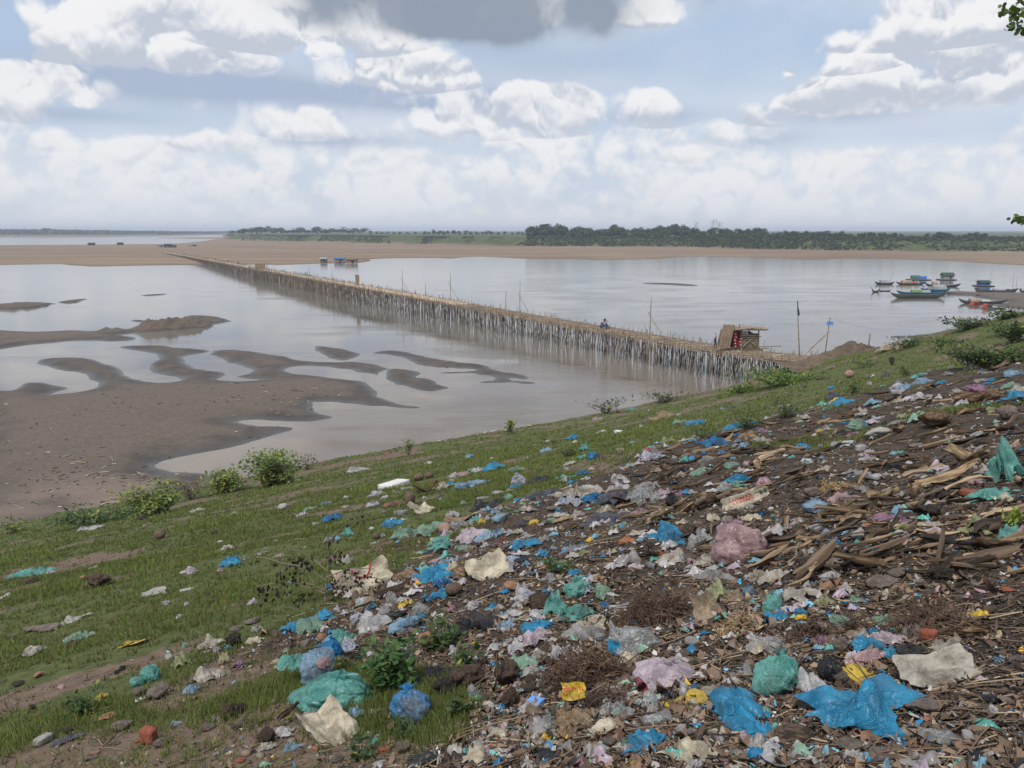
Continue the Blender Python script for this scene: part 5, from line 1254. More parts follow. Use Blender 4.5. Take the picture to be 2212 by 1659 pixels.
def shape(kind, var):
    key = (kind, var)
    if key not in _sc:
        s_ = var * 13 + sum(map(ord, kind))
        if kind == 'film': _sc[key] = film_shape(s_)
        elif kind == 'scrap': _sc[key] = film_shape(s_, 18, 7)
        elif kind == 'lump': _sc[key] = lump_shape(s_, ears=True)
        elif kind == 'ball': _sc[key] = lump_shape(s_, ears=False, wr=.03)
        elif kind == 'sack': _sc[key] = sack_shape(s_)
        elif kind == 'husk': _sc[key] = husk_shape(s_)
        elif kind == 'rock': _sc[key] = rock_shape(s_)
        elif kind == 'clod': _sc[key] = rock_shape(s_, 4, .42)
        elif kind == 'brick': _sc[key] = block_shape(s_, .05, .10, 3, .05)
        elif kind == 'coco': _sc[key] = lathe_shape([(-.5, .02), (-.47, .16), (-.38, .30), (-.2, .41), (0, .44), (.2, .40), (.36, .28), (.46, .13), (.5, .03)], 18, .92, .08, s_)
        elif kind == 'cup': _sc[key] = lathe_shape([(-.5, .0), (-.5, .27), (-.49, .30), (-.2, .34), (.2, .39), (.45, .43), (.47, .46), (.5, .46), (.49, .42), (.2, .37), (-.4, .28)], 22, .9, .1, s_)
        elif kind == 'bottle': _sc[key] = lathe_shape([(-.5, 0), (-.5, .12), (-.47, .155), (-.3, .15), (-.25, .165), (-.05, .15), (.0, .165), (.2, .16), (.3, .12), (.38, .06), (.44, .055), (.5, .055), (.5, 0)], 16, .75, .25, s_)
        elif kind == 'box': _sc[key] = block_shape(s_, .03, .04, 3, .02)
        elif kind == 'sheet': _sc[key] = sheet_shape(s_)
        elif kind == 'stick': 
            r = np.random.default_rng(s_); t = MB(); pts = [(x, .10 * math.sin(x * 5 + s_), .08 * math.cos(x * 4 + s_)) for x in np.linspace(-.5, .5, 9)]; t.tube(pts, [.5 * q for q in np.linspace(.06, .035, 9)], 6)
            V = np.array(t.v); V = V - V.mean(0); _sc[key] = (V, [f if len(f) == 4 else f[:4] for f in t.f if len(f) == 4])
    return _sc[key]
_mc = {}
def mesh_of(kind, var, mat):
    key = (kind, var)
    if key not in _mc:
        V, F = shape(kind, var); _mc[key] = np_mesh(kind, V, np.array(F), smooth=kind not in ('box', 'brick'), mats=[mat])
    return _mc[key]
def ground_normal(x, y):
    e = .25; return Vector((H(x - e, y) - H(x + e, y), H(x, y - e) - H(x, y + e), 2 * e)).normalized()

CR = {'D': (0, 0, 1), '1': (705.4, 881.7, .2254), '2': (1163.9, 881.7, .2254), '3': (1718.3, 775.9, .2254), '9': (1718.3, 1058.1, .2254), '4': (0, 846.5, .3402),
      '5': (0, 1234.4, .2711), '6': (564.3, 1234.4, .2711), '7': (1128.6, 1234.4, .2559), '8': (1647.8, 1234.4, .2559)}
KIND = {'film': ('plastic_bag', 'bag', 'crumpled {} plastic bag'), 'lump': ('knotted_bag', 'bag', 'filled {} plastic bag'), 'ball': ('stuffed_bag', 'bag', 'rounded {} plastic bag'), 'scrap': ('plastic_scrap', 'litter', 'small {} plastic scrap'), 'sack': ('sack', 'sack', 'flattened {} sack'),
        'husk': ('banana_husk', 'husk', '{} banana stem husk'), 'rock': ('stone', 'stone', '{} stone'), 'clod': ('earth_clod', 'clod', '{} clod of earth'), 'brick': ('brick_piece', 'brick', '{} broken brick'), 'coco': ('coconut', 'coconut', '{} old coconut'), 'cup': ('plastic_cup', 'cup', '{} plastic cup'),
        'bottle': ('plastic_bottle', 'bottle', '{} plastic bottle lying'), 'box': ('small_box', 'box', '{} box'), 'sheet': ('sheet', 'sheet', '{} flat curled sheet'), 'stick': ('stick', 'stick', '{} stick')}
placed = []
def item(cr, kind, cx, cy, w, h, col, label=None, rz=None, tall=None, lift=0.0, deep=None, name=None, cat=None, face=0.0):
    ox, oy, s = CR[cr]; u, v, w, h = ox + cx * s, oy + cy * s, w * s, h * s
    upright = kind in ('lump', 'ball', 'coco', 'rock', 'clod', 'brick', 'box', 'cup', 'bottle', 'sack')
    vb = v + h * (.30 if upright else .05)
    gh = ground_hit(min(max(u, -80), 2290), vb)
    if gh is None: return None
    g, dep = gh; mp = dep / 1736
    d = pxdir(u, vb); n = ground_normal(g.x, g.y); vd = d.normalized()
    if face:
        n = (n + Vector((-d.x, -d.y, 0)).normalized() * face).normalized()
    graz = max(.16, abs(vd.dot(n)))
    W_ = w * mp; Hp = h * mp
    cosg = math.sqrt(1 - graz * graz)
    if kind in ('lump', 'ball', 'coco', 'rock', 'clod'): D_ = W_ * .85; Hz = max(.25 * Hp, (Hp - D_ * graz * .75) / cosg * 1.12)
    elif kind in ('brick', 'box', 'sack', 'cup', 'bottle'): D_ = W_ * .62; Hz = max(.3 * Hp, (Hp - D_ * graz * .8) / cosg * 1.1)
    elif kind in ('film', 'scrap'): D_ = min(W_ * 1.1, Hp / graz * .62); Hz = Hp * .62
    elif kind == 'husk': D_ = max(W_ * .08, min(W_ * .34, Hp * .85)); Hz = Hp * .62
    elif kind == 'sheet': D_ = min(W_ * 1.2, Hp / graz * .8); Hz = Hp * .3
    else: D_ = Hz = W_ * .09
    if kind == 'sack': D_ = min(W_ * .8, Hp / graz * .55); Hz = Hp * .72
    if kind in ('film', 'scrap'): W_ *= 1.2; D_ *= 1.2; Hz *= 1.45
    if kind in ('lump', 'ball'): W_ *= 1.08; D_ *= 1.08
    if kind == 'husk': k_ = 1.5 if W_ > 50 * mp else 1.0; D_ *= .95 * k_; Hz *= 1.15 * k_; lift += random.random() ** 2 * .07
    if tall: Hz *= tall
    if deep: D_ *= deep
    var = (int(u * 7 + v * 3)) % (10 if kind in ('film', 'scrap', 'husk') else 6)
    nm, ct, tx = KIND[kind]; word, mat = COL[col]
    o = link(name or nm, mesh_of(kind, var, mat), None)
    o.material_slots[0].link = 'OBJECT'; o.material_slots[0].material = mat
    if rz is None: rz = 0 if kind in ('husk', 'sheet', 'sack', 'bottle') else random.uniform(-.5, .5)
    if kind in ('film', 'scrap', 'sheet') : n = (n + Vector((random.uniform(-.08, .08), random.uniform(-.08, .08) - .06, 0))).normalized()
    if upright and not face: n = (n + Vector((0, 0, 1))).normalized()
    if face: lift += D_ * .42 * math.sqrt(max(0, 1 - n.z * n.z))
    # turn about the normal so that the long axis shows at the wanted angle
    if kind == 'husk' and label is None: n = (n + Vector((random.gauss(0, .12), random.gauss(0, .12), 0))).normalized()
    q = Vector((0, 0, 1)).rotation_difference(n); ang = math.atan2(-d.x, d.y) 
    e = math.sin(rz) / max(graz, .3); o.rotation_mode = 'QUATERNION'; o.rotation_quaternion = q @ Vector((0, 0, 1)).rotation_difference(Vector((0, 0, 1))) @ Matrix.Rotation(ang + math.atan2(e, math.cos(rz)), 3, 'Z').to_quaternion()
    back = Vector((d.x, d.y, 0)).normalized() * (D_ * .22 if upright else 0)
    loc = Vector((g.x, g.y, 0)) + back; loc.z = H(loc.x, loc.y) - Hz * .06 + .004 + lift
    if kind == 'stick': loc.z += .02
    o.location = loc; o.scale = (W_, D_, Hz)
    placed.append(dict(o=o, u=u, v=v, w=w, h=h, kind=kind, word=word, label=label, cat=cat or ct, tx=tx, dep=dep, name=name))
    return o
I = item
# --- landmarks first: (label given) ------------------------------------------------
big_teal = I('6', 'lump', 560, 960, 690, 380, 'teal', 'large torn teal bag spilling smaller blue bags', tall=.9)
I('6', 'ball', 450, 880, 300, 230, 'lblue', 'light blue inner bag bulging out of the torn teal bag', lift=.10)
I('6', 'lump', 560, 790, 190, 170, 'dblue', 'blue bag sitting on top inside the large torn teal bag', lift=.16)
I('6', 'film', 640, 670, 190, 110, 'teal', 'teal flap behind the torn teal bag', lift=.10, tall=1.4); I('6', 'film', 700, 710, 150, 120, 'wprint', 'white and blue bag tucked behind the torn teal bag', lift=.10)
I('6', 'ball', 500, 930, 120, 90, 'pink', 'small pinkish scrap lying over the torn teal bag', lift=.17)
I('6', 'film', 270, 870, 180, 110, 'teal', 'teal ear of plastic left of the torn teal bag', lift=.10, tall=1.3)
I('6', 'lump', 1215, 1085, 350, 320, 'cblue', 'tied clear bag stuffed with blue bags on brown soil', tall=1.05)
I('6', 'sack', 555, 1270, 400, 300, 'cream', 'folded cream woven sack at the front left', rz=.30, tall=1.25, deep=1.3)
sack1 = I('D', 'sack', 790, 1255, 134, 72, 'cream', 'cream printed rice sack with part of a red ring', tall=1.0, deep=1.0, face=.5)
sack2 = I('1', 'sack', 1560, 1560, 420, 230, 'cream', 'crumpled cream sack with faint print beside blue printed paper', rz=.15, tall=1.2, deep=1.1, face=.3)
paper1 = I('1', 'sheet', 1670, 1600, 270, 150, 'wprint', 'white sheet printed in blue lying on the cream sack', lift=.06, face=.3)
cement = I('2', 'sack', 1975, 1000, 470, 190, 'cream', 'cream paper cement bag lettered in red and black', rz=.36, tall=.7, deep=1.0, face=.9, lift=.14)
I('2', 'ball', 1930, 1340, 500, 380, 'pink', 'largest dusty pink filled bag', tall=1.05)
I('7', 'lump', 1190, 870, 540, 280, 'lilac', 'large pale lilac filled bag with twisted top')
I('8', 'lump', 115, 905, 430, 400, 'teal', 'big round teal bag at the front right', tall=1.02)
I('8', 'film', 810, 1210, 900, 500, 'blue', 'widest bright blue sheet of plastic at the front', tall=.9); I('7', 'film', 1830, 1230, 800, 250, 'blue', 'long bright blue sheet left of the widest blue sheet', tall=.9)
I('7', 'film', 1780, 1090, 270, 160, 'blue', 'blue peak of plastic above the long blue sheet', tall=1.3); I('7', 'film', 2030, 1400, 200, 160, 'blue', 'blue shredded tail below the long blue sheet')
I('8', 'sack', 1500, 870, 660, 270, 'gsack', 'large grey beige sack at the right front', rz=.2, tall=1.15)
I('3', 'film', 2075, 1140, 300, 330, 'teal', 'big teal bag caught on husks at the right edge', tall=1.5); I('3', 'film', 1900, 1330, 320, 130, 'teal', 'teal tail hanging down left of the right edge bag', rz=.4)
packet = I('7', 'sheet', 430, 1130, 215, 170, 'yellow', 'yellow packet standing up with pink lettering', tall=.5, deep=1.1, face=2.2, lift=.05)
ybox = I('8', 'box', 820, 890, 360, 130, 'yellow', 'flattened yellow carton between the big teal and grey sacks', rz=-.45, tall=.6); I('7', 'sheet', 1430, 1115, 310, 150, 'yellow', 'torn open yellow wrapper below the pale lilac bag', rz=.3)
I('7', 'cup', 1130, 1270, 240, 140, 'clear', 'clear plastic cup on its side near the front', rz=.2); I('7', 'cup', 1000, 985, 150, 130, 'red', 'red and white paper cup below the lilac bag', rz=-.9)
I('7', 'cup', 1360, 1030, 130, 100, 'white', 'torn white cup stuck below the lilac bag', rz=1.3)
carton = I('7', 'box', 90, 1145, 210, 80, 'white', 'blue and white drink carton with a straw', rz=.55)
I('7', 'sheet', 1540, 370, 210, 300, 'tan', 'stiff tan paper bag beside dried palm fibre', tall=1.0, rz=.2, face=1.0)
I('3', 'rock', 1330, 610, 300, 190, 'husk', 'big broken husked fruit among dry leaves', tall=1.1)
I('3', 'film', 1520, 1000, 10, 10, 'clear')
I('3', 'coco', 523, 155, 92, 78, 'pot', 'round pinkish pot lying on the upper grass', name='clay_pot', cat='pot')
I('3', 'box', 747, 1135, 150, 60, 'white', 'red and white cigarette packet on dark rubbish', rz=-.25); I('3', 'lump', 205, 1425, 270, 150, 'lblue', 'light blue filled bag right of the cement bag')
I('3', 'lump', 1050, 275, 130, 90, 'lblue', 'light blue bag in the upper rubbish heap'); I('3', 'lump', 970, 275, 150, 115, 'wprint', 'white bag with faint print in the upper heap')
I('4', 'clod', 625, 1212, 175, 100, 'clod', 'large brown clod on the left grass below a branch'); I('4', 'coco', 1018, 915, 78, 64, 'coco', 'single dark coconut on the left grass')
I('4', 'film', 1475, 1090, 130, 66, 'blue', 'lone bright blue bag on the left grass'); I('4', 'film', 195, 1165, 190, 60, 'teal', 'teal bag at the left edge of the grass')
I('1', 'sack', 920, 955, 240, 170, 'cream', 'beige paper bag leaning on a dark coconut', rz=.2); I('1', 'coco', 805, 890, 120, 140, 'coco', 'dark coconut propping up the beige paper bag', rz=1.2)
I('1', 'box', 650, 742, 290, 75, 'foam', 'long white foam block on the slope', rz=.3); I('1', 'film', 1610, 592, 220, 105, 'blue', 'tangled bright blue bag on the middle grass')
I('2', 'film', 1250, 1250, 300, 200, 'blue', 'bright blue sheet left of the largest pink bag', tall=1.2); I('2', 'film', 960, 890, 290, 180, 'clear', 'big clear bag with handles above the black cloth', tall=1.2)
I('2', 'film', 690, 1075, 430, 110, 'navy', 'black cloth stretched between planks', name='cloth', cat='cloth'); I('2', 'lump', 320, 283, 120, 65, 'blue', 'small round blue bag high on the grass')
I('2', 'film', 1085, 492, 210, 125, 'wprint', 'white bag printed in blue below a pink bag', tall=1.3); I('5', 'brick', 1195, 1330, 140, 140, 'brick', 'upright red brick piece at the front left')
I('5', 'ball', 1210, 830, 165, 140, 'teal', 'blue green bag on the left front grass'); I('5', 'sheet', 1075, 575, 170, 110, 'yellow', 'yellow and white packet on the left grass', rz=.6)
I('8', 'coco', 270, 1390, 340, 180, 'dhusk', 'open half coconut husk under the blue sheets'); I('8', 'ball', 570, 860, 250, 240, 'black', 'dark rounded bag right of the big round teal bag')
I('8', 'sheet', 170, 1560, 400, 240, 'white', 'torn white plastic sheet at the bottom edge', rz=.3); I('3', 'rock', 790, 725, 250, 130, 'conc', 'grey concrete slab in the right rubbish', rz=.3)
I('2', 'lump', 1275, 900, 150, 150, 'black', 'shiny black bag right of the big clear bag')
I('D', 'film', 1935, 752, 56, 18, 'tan', 'tan straw heap on the bank right of the earth mound', name='straw_heap', cat='straw'); I('D', 'rock', 1927, 784, 11, 16, 'dclod', 'dark stump standing in the upper grass', tall=1.2, name='stump', cat='stump'); I('D', 'husk', 2150, 800, 60, 18, 'dhusk')
NL = len(placed)
# --- everything else: crop, kind, x, y, w, h, colour ------------------------------------------------
rows = '''
6 film 480 385 230 110 blue;6 film 270 450 170 65 blue;6 film 410 470 170 150 mint;6 lump 765 372 110 95 wprint;6 film 900 440 240 180 white;6 lump 1150 430 250 140 lblue;6 film 1230 380 150 55 blue;6 lump 1270 315 140 130 clear;6 lump 990 320 120 110 cgrey;6 ball 1050 235 95 110 cgrey;6 bottle 830 250 150 70 clear;6 sheet 1150 262 120 55 yellow
6 film 1390 60 240 130 blue;6 film 1440 105 140 60 dblue;6 film 1405 195 150 70 blue;6 coco 1540 160 145 110 coco;6 rock 1345 570 185 150 ochre;6 rock 490 548 75 85 ochre;6 film 1900 600 270 60 white;6 film 2025 630 130 130 white;6 film 1960 445 200 65 lblue;6 film 2150 465 130 80 blue;6 film 1720 435 300 130 black;6 film 1365 850 250 120 black
6 clod 1650 870 330 210 clod;6 clod 1960 860 260 230 clod;6 clod 1990 1040 150 170 clod;6 clod 1480 950 220 170 dclod;6 film 1700 1000 110 130 clear;6 rock 1140 1415 120 110 stone;6 scrap 1290 1412 60 26 blue;6 scrap 250 1410 160 60 lblue;6 film 180 1300 180 80 white;6 scrap 910 1362 80 40 teal;6 brick 985 1432 95 45 brick;6 film 750 1150 130 90 lblue;6 rock 600 1500 120 60 stone;6 rock 1870 1270 90 50 conc
6 film 1850 290 90 50 blue;6 film 1680 280 200 60 white;6 film 2090 240 150 190 white;6 film 1990 350 190 60 white;6 scrap 1400 560 50 30 white;6 scrap 870 670 60 40 white;6 husk 1060 160 330 60 dhusk;6 husk 1180 60 260 90 dhusk;6 husk 850 310 330 60 dhusk;6 rock 2000 130 130 90 ochre;6 film 1540 660 90 100 white;6 sheet 1860 680 120 30 white;6 scrap 560 150 90 70 dblue;6 lump 1080 350 160 80 black
6 rock 60 1330 120 130 clod;6 scrap 50 1410 100 70 white;6 rock 180 1130 60 40 brick;6 husk 230 1200 240 40 dhusk;6 scrap 1850 1090 60 30 white;6 rock 1950 1270 60 40 ochre;6 film 1820 1450 130 70 lilac
7 lump 465 150 235 185 teal;7 film 545 170 110 100 wprint;7 film 670 185 180 90 mint;7 film 285 340 190 220 teal;7 film 485 365 160 120 teal;7 film 400 410 250 60 teal;7 lump 140 470 230 120 blue;7 film 120 580 240 120 lilac;7 film 300 705 150 120 white;7 sheet 580 445 250 110 cream;7 film 540 560 330 150 cgrey;7 sheet 800 325 230 80 white;7 film 700 310 110 60 dblue
7 film 1640 220 190 190 lime;7 film 1790 245 200 130 orange;7 lump 1910 180 110 110 lblue;7 lump 2110 285 170 190 teal;7 film 960 620 430 220 clear;7 film 800 560 150 200 clear;7 film 800 700 95 180 blue;7 film 900 780 190 130 cream;7 sheet 1290 650 130 120 clear;7 sheet 1110 1020 110 90 white;7 sheet 1440 1000 120 90 dblue;7 film 420 1310 260 190 orange;7 film 590 1220 200 100 orange;7 film 800 1190 340 150 clear;7 film 1070 1130 210 170 clear
7 sheet 70 1255 160 90 wprint;7 ball 200 1310 270 150 cgrey;7 ball 700 1335 220 130 cream;7 film 1030 1480 320 180 blue;7 film 850 1500 110 150 mint;7 film 1420 1560 420 190 cream;7 rock 725 1460 150 120 stone;7 rock 420 1530 130 60 stone;7 box 1650 1435 105 60 white;7 film 1950 560 130 60 white;7 film 2040 655 250 160 cgrey;7 film 1900 900 120 230 cgrey;7 film 1620 1040 220 90 gsack;7 film 1390 1230 240 70 gsack;7 sheet 1830 1350 130 60 conc;7 sheet 1880 1560 150 90 tan
7 scrap 830 475 90 35 yellow;7 scrap 1700 1500 40 20 yellow;7 rock 900 780 10 10 stone;7 rock 880 1380 220 60 gsack;7 film 1370 1390 190 80 cgrey;7 ball 1430 600 110 80 cgrey;7 coco 1400 690 150 60 coco;7 rock 90 930 140 90 clod;7 clod 60 1010 140 100 clod;7 scrap 1230 1430 70 60 blue;7 film 240 60 130 70 cgrey;7 scrap 640 70 100 60 ochre;7 scrap 310 70 50 60 straw;7 film 570 90 140 60 white;7 film 200 180 130 40 blue;7 film 60 250 160 130 wprint;7 film 120 370 160 60 white;7 ball 150 270 200 150 clod
7 film 730 1600 120 60 white;7 scrap 970 1620 80 50 ochre;7 film 1560 740 10 10 clear;7 rock 280 1180 100 70 stone;7 sheet 1760 190 100 40 mint;7 film 1500 60 110 50 white;7 film 1650 60 200 110 cgrey;7 film 1990 60 140 110 gsack;7 scrap 760 200 110 30 white;7 sheet 1200 1200 100 70 brown;7 scrap 1960 1340 60 30 blue;7 rock 1180 1510 180 80 stone;7 ball 1090 1430 80 60 pink;7 film 1030 1600 170 60 white
8 film 90 400 230 90 blue;8 lump 320 355 110 95 blue;8 film 255 330 190 80 lilac;8 film 330 225 250 110 gsack;8 film 500 280 150 100 lime;8 scrap 790 250 115 60 mint;8 film 1005 430 160 110 mint;8 ball 1075 508 90 50 lblue;8 ball 640 420 165 95 mint;8 film 1060 590 280 110 lilac;8 film 880 635 220 110 blue;8 film 1080 705 120 90 blue;8 lump 1260 690 260 160 black;8 film 1270 535 140 120 cgrey;8 brick 1400 560 140 110 brick;8 film 1190 520 40 30 blue
8 film 870 750 330 110 pink;8 film 780 740 110 90 white;8 sheet 930 1020 200 150 magenta;8 film 400 980 230 250 white;8 film 1560 660 260 130 gsack;8 film 1700 650 100 50 white;8 scrap 2000 760 90 65 lblue;8 rock 1350 1160 290 160 stone;8 rock 1060 1130 240 120 ochre;8 rock 740 1480 250 130 stone;8 rock 1010 1580 280 130 stone;8 rock 2140 770 140 110 stone;8 bottle 1500 1420 330 140 clear;8 rock 1730 1415 130 110 conc;8 scrap 1600 1310 60 25 blue;8 scrap 1960 1190 150 80 white;8 film 790 1580 150 110 white
8 scrap 1145 268 80 22 white;8 rock 2065 160 130 45 brick;8 sheet 1290 1360 220 130 tan;8 rock 660 920 130 130 stone;8 rock 1090 300 10 10 stone;8 rock 200 610 80 40 stone;8 film 500 600 170 70 mauve;8 rock 660 640 140 130 stone;8 scrap 600 590 40 40 white;8 film 100 620 160 90 cgrey;8 rock 1000 100 300 110 stone;8 rock 930 130 110 90 stone;8 sheet 560 130 170 70 ochre;8 scrap 1315 90 60 90 white;8 scrap 570 50 170 60 white;8 film 100 60 220 90 gsack;8 scrap 1000 860 60 40 blue
8 sheet 1960 550 110 80 tan;8 sheet 1830 550 150 60 tan;8 rock 1950 960 50 50 conc;8 scrap 1890 1530 50 30 white;8 sheet 2080 1330 110 30 conc;8 scrap 1740 1340 50 30 white;8 rock 1850 1390 60 60 stone;8 sheet 2060 1620 260 70 stone;8 rock 1430 1080 60 50 ochre;8 scrap 1520 1530 60 40 blue;8 rock 430 1040 60 60 ochre;8 scrap 2110 810 40 30 white
1 film 290 600 215 65 white;1 scrap 985 530 80 28 white;1 ball 1370 465 90 45 lblue;1 scrap 1225 583 36 28 blue;1 coco 890 672 110 75 coco;1 coco 985 655 90 68 coco;1 bottle 790 775 150 42 wprint;1 film 490 830 140 65 wprint;1 film 665 820 75 45 white;1 scrap 560 862 90 30 white;1 film 455 935 110 50 wprint;1 film 650 925 160 45 brown;1 husk 960 800 260 90 dhusk;1 film 1110 770 115 85 gsack;1 sheet 1130 875 110 80 lblue;1 box 1300 755 130 60 lblue;1 film 1450 725 220 50 lblue
1 scrap 1210 745 80 36 mint;1 film 1270 650 260 50 pink;1 bottle 1230 692 110 32 gsack;1 film 1430 605 115 45 white;1 scrap 1400 600 60 40 teal;1 film 1830 600 140 62 mint;1 lump 1845 700 150 140 wprint;1 film 1805 765 110 60 blue;1 bottle 1640 815 110 40 white;1 bottle 1510 865 140 30 cgrey;1 ball 1745 860 100 55 mint;1 film 1520 940 280 95 black;1 film 2050 850 330 75 navy;1 film 2050 695 280 60 black;1 film 1915 980 150 65 gsack;1 rock 1930 1075 110 66 stone;1 film 1210 1035 130 65 white
1 husk 1300 1085 390 80 dhusk;1 box 1660 1060 150 60 lblue;1 film 1480 1110 80 75 yellow;1 film 1435 1090 130 80 teal;1 scrap 1990 1100 90 45 yellow;1 film 600 1122 190 75 blue;1 film 630 1075 90 30 lilac;1 box 715 1015 130 55 cgrey;1 film 205 1215 100 130 teal;1 film 95 1258 130 60 lblue;1 film 45 1060 120 55 dblue;1 coco 480 1240 80 66 coco;1 scrap 540 1240 40 60 white;1 film 735 1230 230 120 mint;1 film 1010 1190 290 120 mint;1 coco 1140 1170 140 110 pot;1 film 1270 1160 150 110 cgrey
1 film 1150 1220 110 85 lilac;1 film 1350 1250 280 115 lilac;1 film 1560 1240 190 85 lblue;1 film 1640 1180 60 50 dblue;1 film 1080 1275 250 60 teal;1 film 1110 1340 230 95 teal;1 film 1310 1350 160 45 mint;1 film 1700 1285 100 75 red;1 film 1850 1325 290 100 blue;1 husk 1680 1388 240 50 husk;1 bottle 1750 1452 200 60 lblue;1 film 1160 1480 130 50 lblue;1 film 1040 1590 280 140 blue;1 ball 1270 1595 180 110 husk;1 scrap 450 1300 50 20 white;1 scrap 180 860 90 30 white;1 scrap 175 950 80 25 white
1 scrap 20 915 50 26 lblue;1 rock 1020 1280 60 60 straw;1 scrap 1130 1285 60 30 mauve;1 scrap 430 1160 50 28 white;1 rock 305 1200 50 26 stone;1 scrap 550 998 50 20 white;1 scrap 740 1070 50 25 white;1 scrap 240 790 26 30 white;1 scrap 2000 355 40 20 white;1 scrap 1920 490 45 28 lblue;1 scrap 1580 483 50 22 white;1 film 2100 410 100 45 lblue;1 scrap 2130 320 70 20 gsack;1 scrap 590 440 60 26 red;1 scrap 1310 925 60 50 mint;1 film 1620 1000 100 36 lblue;1 film 1500 990 130 40 gsack
1 film 1870 1115 110 60 navy;1 scrap 1850 1190 80 50 gsack;1 scrap 1760 1195 80 40 white;1 film 1930 1240 130 60 cgrey;1 film 2080 1265 110 60 clear;1 husk 2140 1105 130 40 husk;1 film 2140 1080 110 36 mint;1 bottle 2150 1170 120 40 white;1 film 2070 1410 130 70 blue;1 film 2170 1350 50 36 lblue;1 film 1870 1395 130 45 white;1 scrap 1340 1420 80 30 mauve;1 scrap 1020 1480 80 36 pink;1 film 1180 1620 80 60 brown;1 scrap 1910 1500 90 50 lblue;1 scrap 1530 780 80 16 dhusk
4 film 560 875 160 38 white;4 scrap 1255 757 80 26 white;4 scrap 1490 775 80 20 gsack;4 rock 1800 742 80 58 conc;4 scrap 1855 790 45 24 gsack;4 film 1925 785 80 28 lilac;4 film 1960 750 85 26 mint;4 film 2068 712 65 24 lblue;4 film 2112 808 110 46 dblue;4 scrap 2005 845 45 30 white;4 scrap 1445 995 70 36 white;4 scrap 1405 952 50 16 white;4 stick 1232 1005 45 10 straw;4 scrap 1555 1068 26 38 cgrey;4 film 1210 1145 85 52 lilac;4 scrap 1405 1140 55 32 pink;4 scrap 310 1155 70 26 lilac
4 rock 525 1190 48 40 ochre;4 sheet 980 1280 150 60 conc;4 bottle 1190 1256 90 16 white;4 scrap 1062 1350 60 46 cgrey;4 ball 1187 1355 45 34 lilac;4 scrap 1143 1428 75 24 white;4 film 460 1452 160 42 conc;4 rock 200 1508 130 45 stone;4 rock 305 1506 165 50 stone;4 film 505 1568 120 60 mint;4 scrap 1685 1000 42 18 mint;4 sheet 20 1310 90 50 conc;4 clod 190 1200 110 40 clod;4 scrap 175 1068 32 22 cgrey;4 scrap 1750 950 36 18 gsack;4 rock 910 800 60 34 dclod;4 scrap 1500 675 45 18 clod
4 scrap 935 848 44 20 gsack;4 rock 1360 893 44 28 clod;4 scrap 1010 1130 44 24 conc;4 scrap 600 1120 50 20 conc;4 scrap 1780 1050 60 30 gsack;4 scrap 1660 1028 60 26 gsack;4 rock 1500 1505 90 30 stone;4 scrap 2090 1270 60 40 dblue;4 scrap 310 672 26 12 white;4 scrap 685 652 20 10 white;4 scrap 270 445 50 26 navy;4 scrap 60 730 40 12 gsack;4 stick 1230 1210 90 16 straw
5 film 260 650 190 70 gsack;5 rock 310 832 85 50 ochre;5 clod 150 902 110 50 clod;5 stick 455 875 110 20 mint;5 ball 490 925 60 34 pink;5 ball 1090 890 100 80 teal;5 film 1450 745 130 130 lime;5 film 1660 840 260 120 gsack;5 film 1800 720 90 110 lime;5 rock 1110 975 120 80 stone;5 rock 1260 975 200 120 stone;5 sheet 1130 1018 120 24 foam;5 ball 1350 690 75 45 conc;5 ball 935 806 48 34 black;5 ball 975 778 48 40 black;5 ball 1475 595 48 46 mint;5 film 1690 585 190 110 gsack
5 clod 1870 560 140 110 dclod;5 film 2030 560 130 55 cream;5 ball 1730 635 66 54 lilac;5 scrap 1815 612 36 30 blue;5 rock 2005 400 140 50 stone;5 rock 1880 456 110 40 stone;5 film 2050 470 60 60 white;5 clod 1815 1140 165 130 clod;5 clod 1930 1105 120 80 dclod;5 rock 980 1235 175 90 stone;5 rock 1285 1372 120 80 stone;5 brick 350 1355 140 75 conc;5 rock 860 1160 150 40 ochre;5 rock 1660 1250 130 55 stone;5 clod 2110 1330 140 90 clod;5 scrap 1725 1462 46 24 white;5 scrap 1830 1456 40 26 cream
5 husk 1915 1242 210 60 stone;5 scrap 810 1012 90 60 yellow;5 scrap 840 980 60 30 mint;5 rock 730 1490 110 36 stone;5 rock 760 1450 80 30 ochre;5 film 1400 1220 120 30 lblue;5 scrap 975 1535 44 30 white;5 scrap 1170 1466 20 34 straw;5 film 540 1350 190 60 navy;5 rock 300 1140 70 30 ochre;5 film 1530 950 130 60 lblue;5 film 1900 750 90 60 mauve;5 scrap 90 520 60 30 mint;5 rock 930 1375 70 20 stone;5 film 2130 1410 110 60 gsack;5 scrap 2190 1310 60 40 white
5 rock 570 590 100 36 clod;5 rock 560 1270 100 60 clod;5 clod 260 1090 60 50 clod;5 stick 900 630 180 16 yellow;5 film 1700 1190 60 50 gsack;5 scrap 2000 660 10 10 white;5 rock 1100 1355 60 20 brick;5 rock 40 1525 50 20 stone;5 rock 1920 1515 80 40 brick
2 film 880 12 85 26 teal;2 film 1190 95 190 90 orange;2 scrap 550 105 100 26 pink;2 film 1345 155 140 70 mint;2 film 1290 178 150 36 black;2 film 1510 158 160 60 blue;2 scrap 1600 125 70 22 lilac;2 scrap 985 178 50 36 white;2 box 765 233 75 34 foam;2 scrap 960 240 80 22 mint;2 film 440 400 80 110 teal;2 film 415 478 120 40 teal;2 ball 525 465 110 75 dblue;2 film 60 422 100 46 lblue;2 film 1235 318 140 66 lime;2 scrap 1220 378 46 60 white;2 film 1055 418 120 60 red
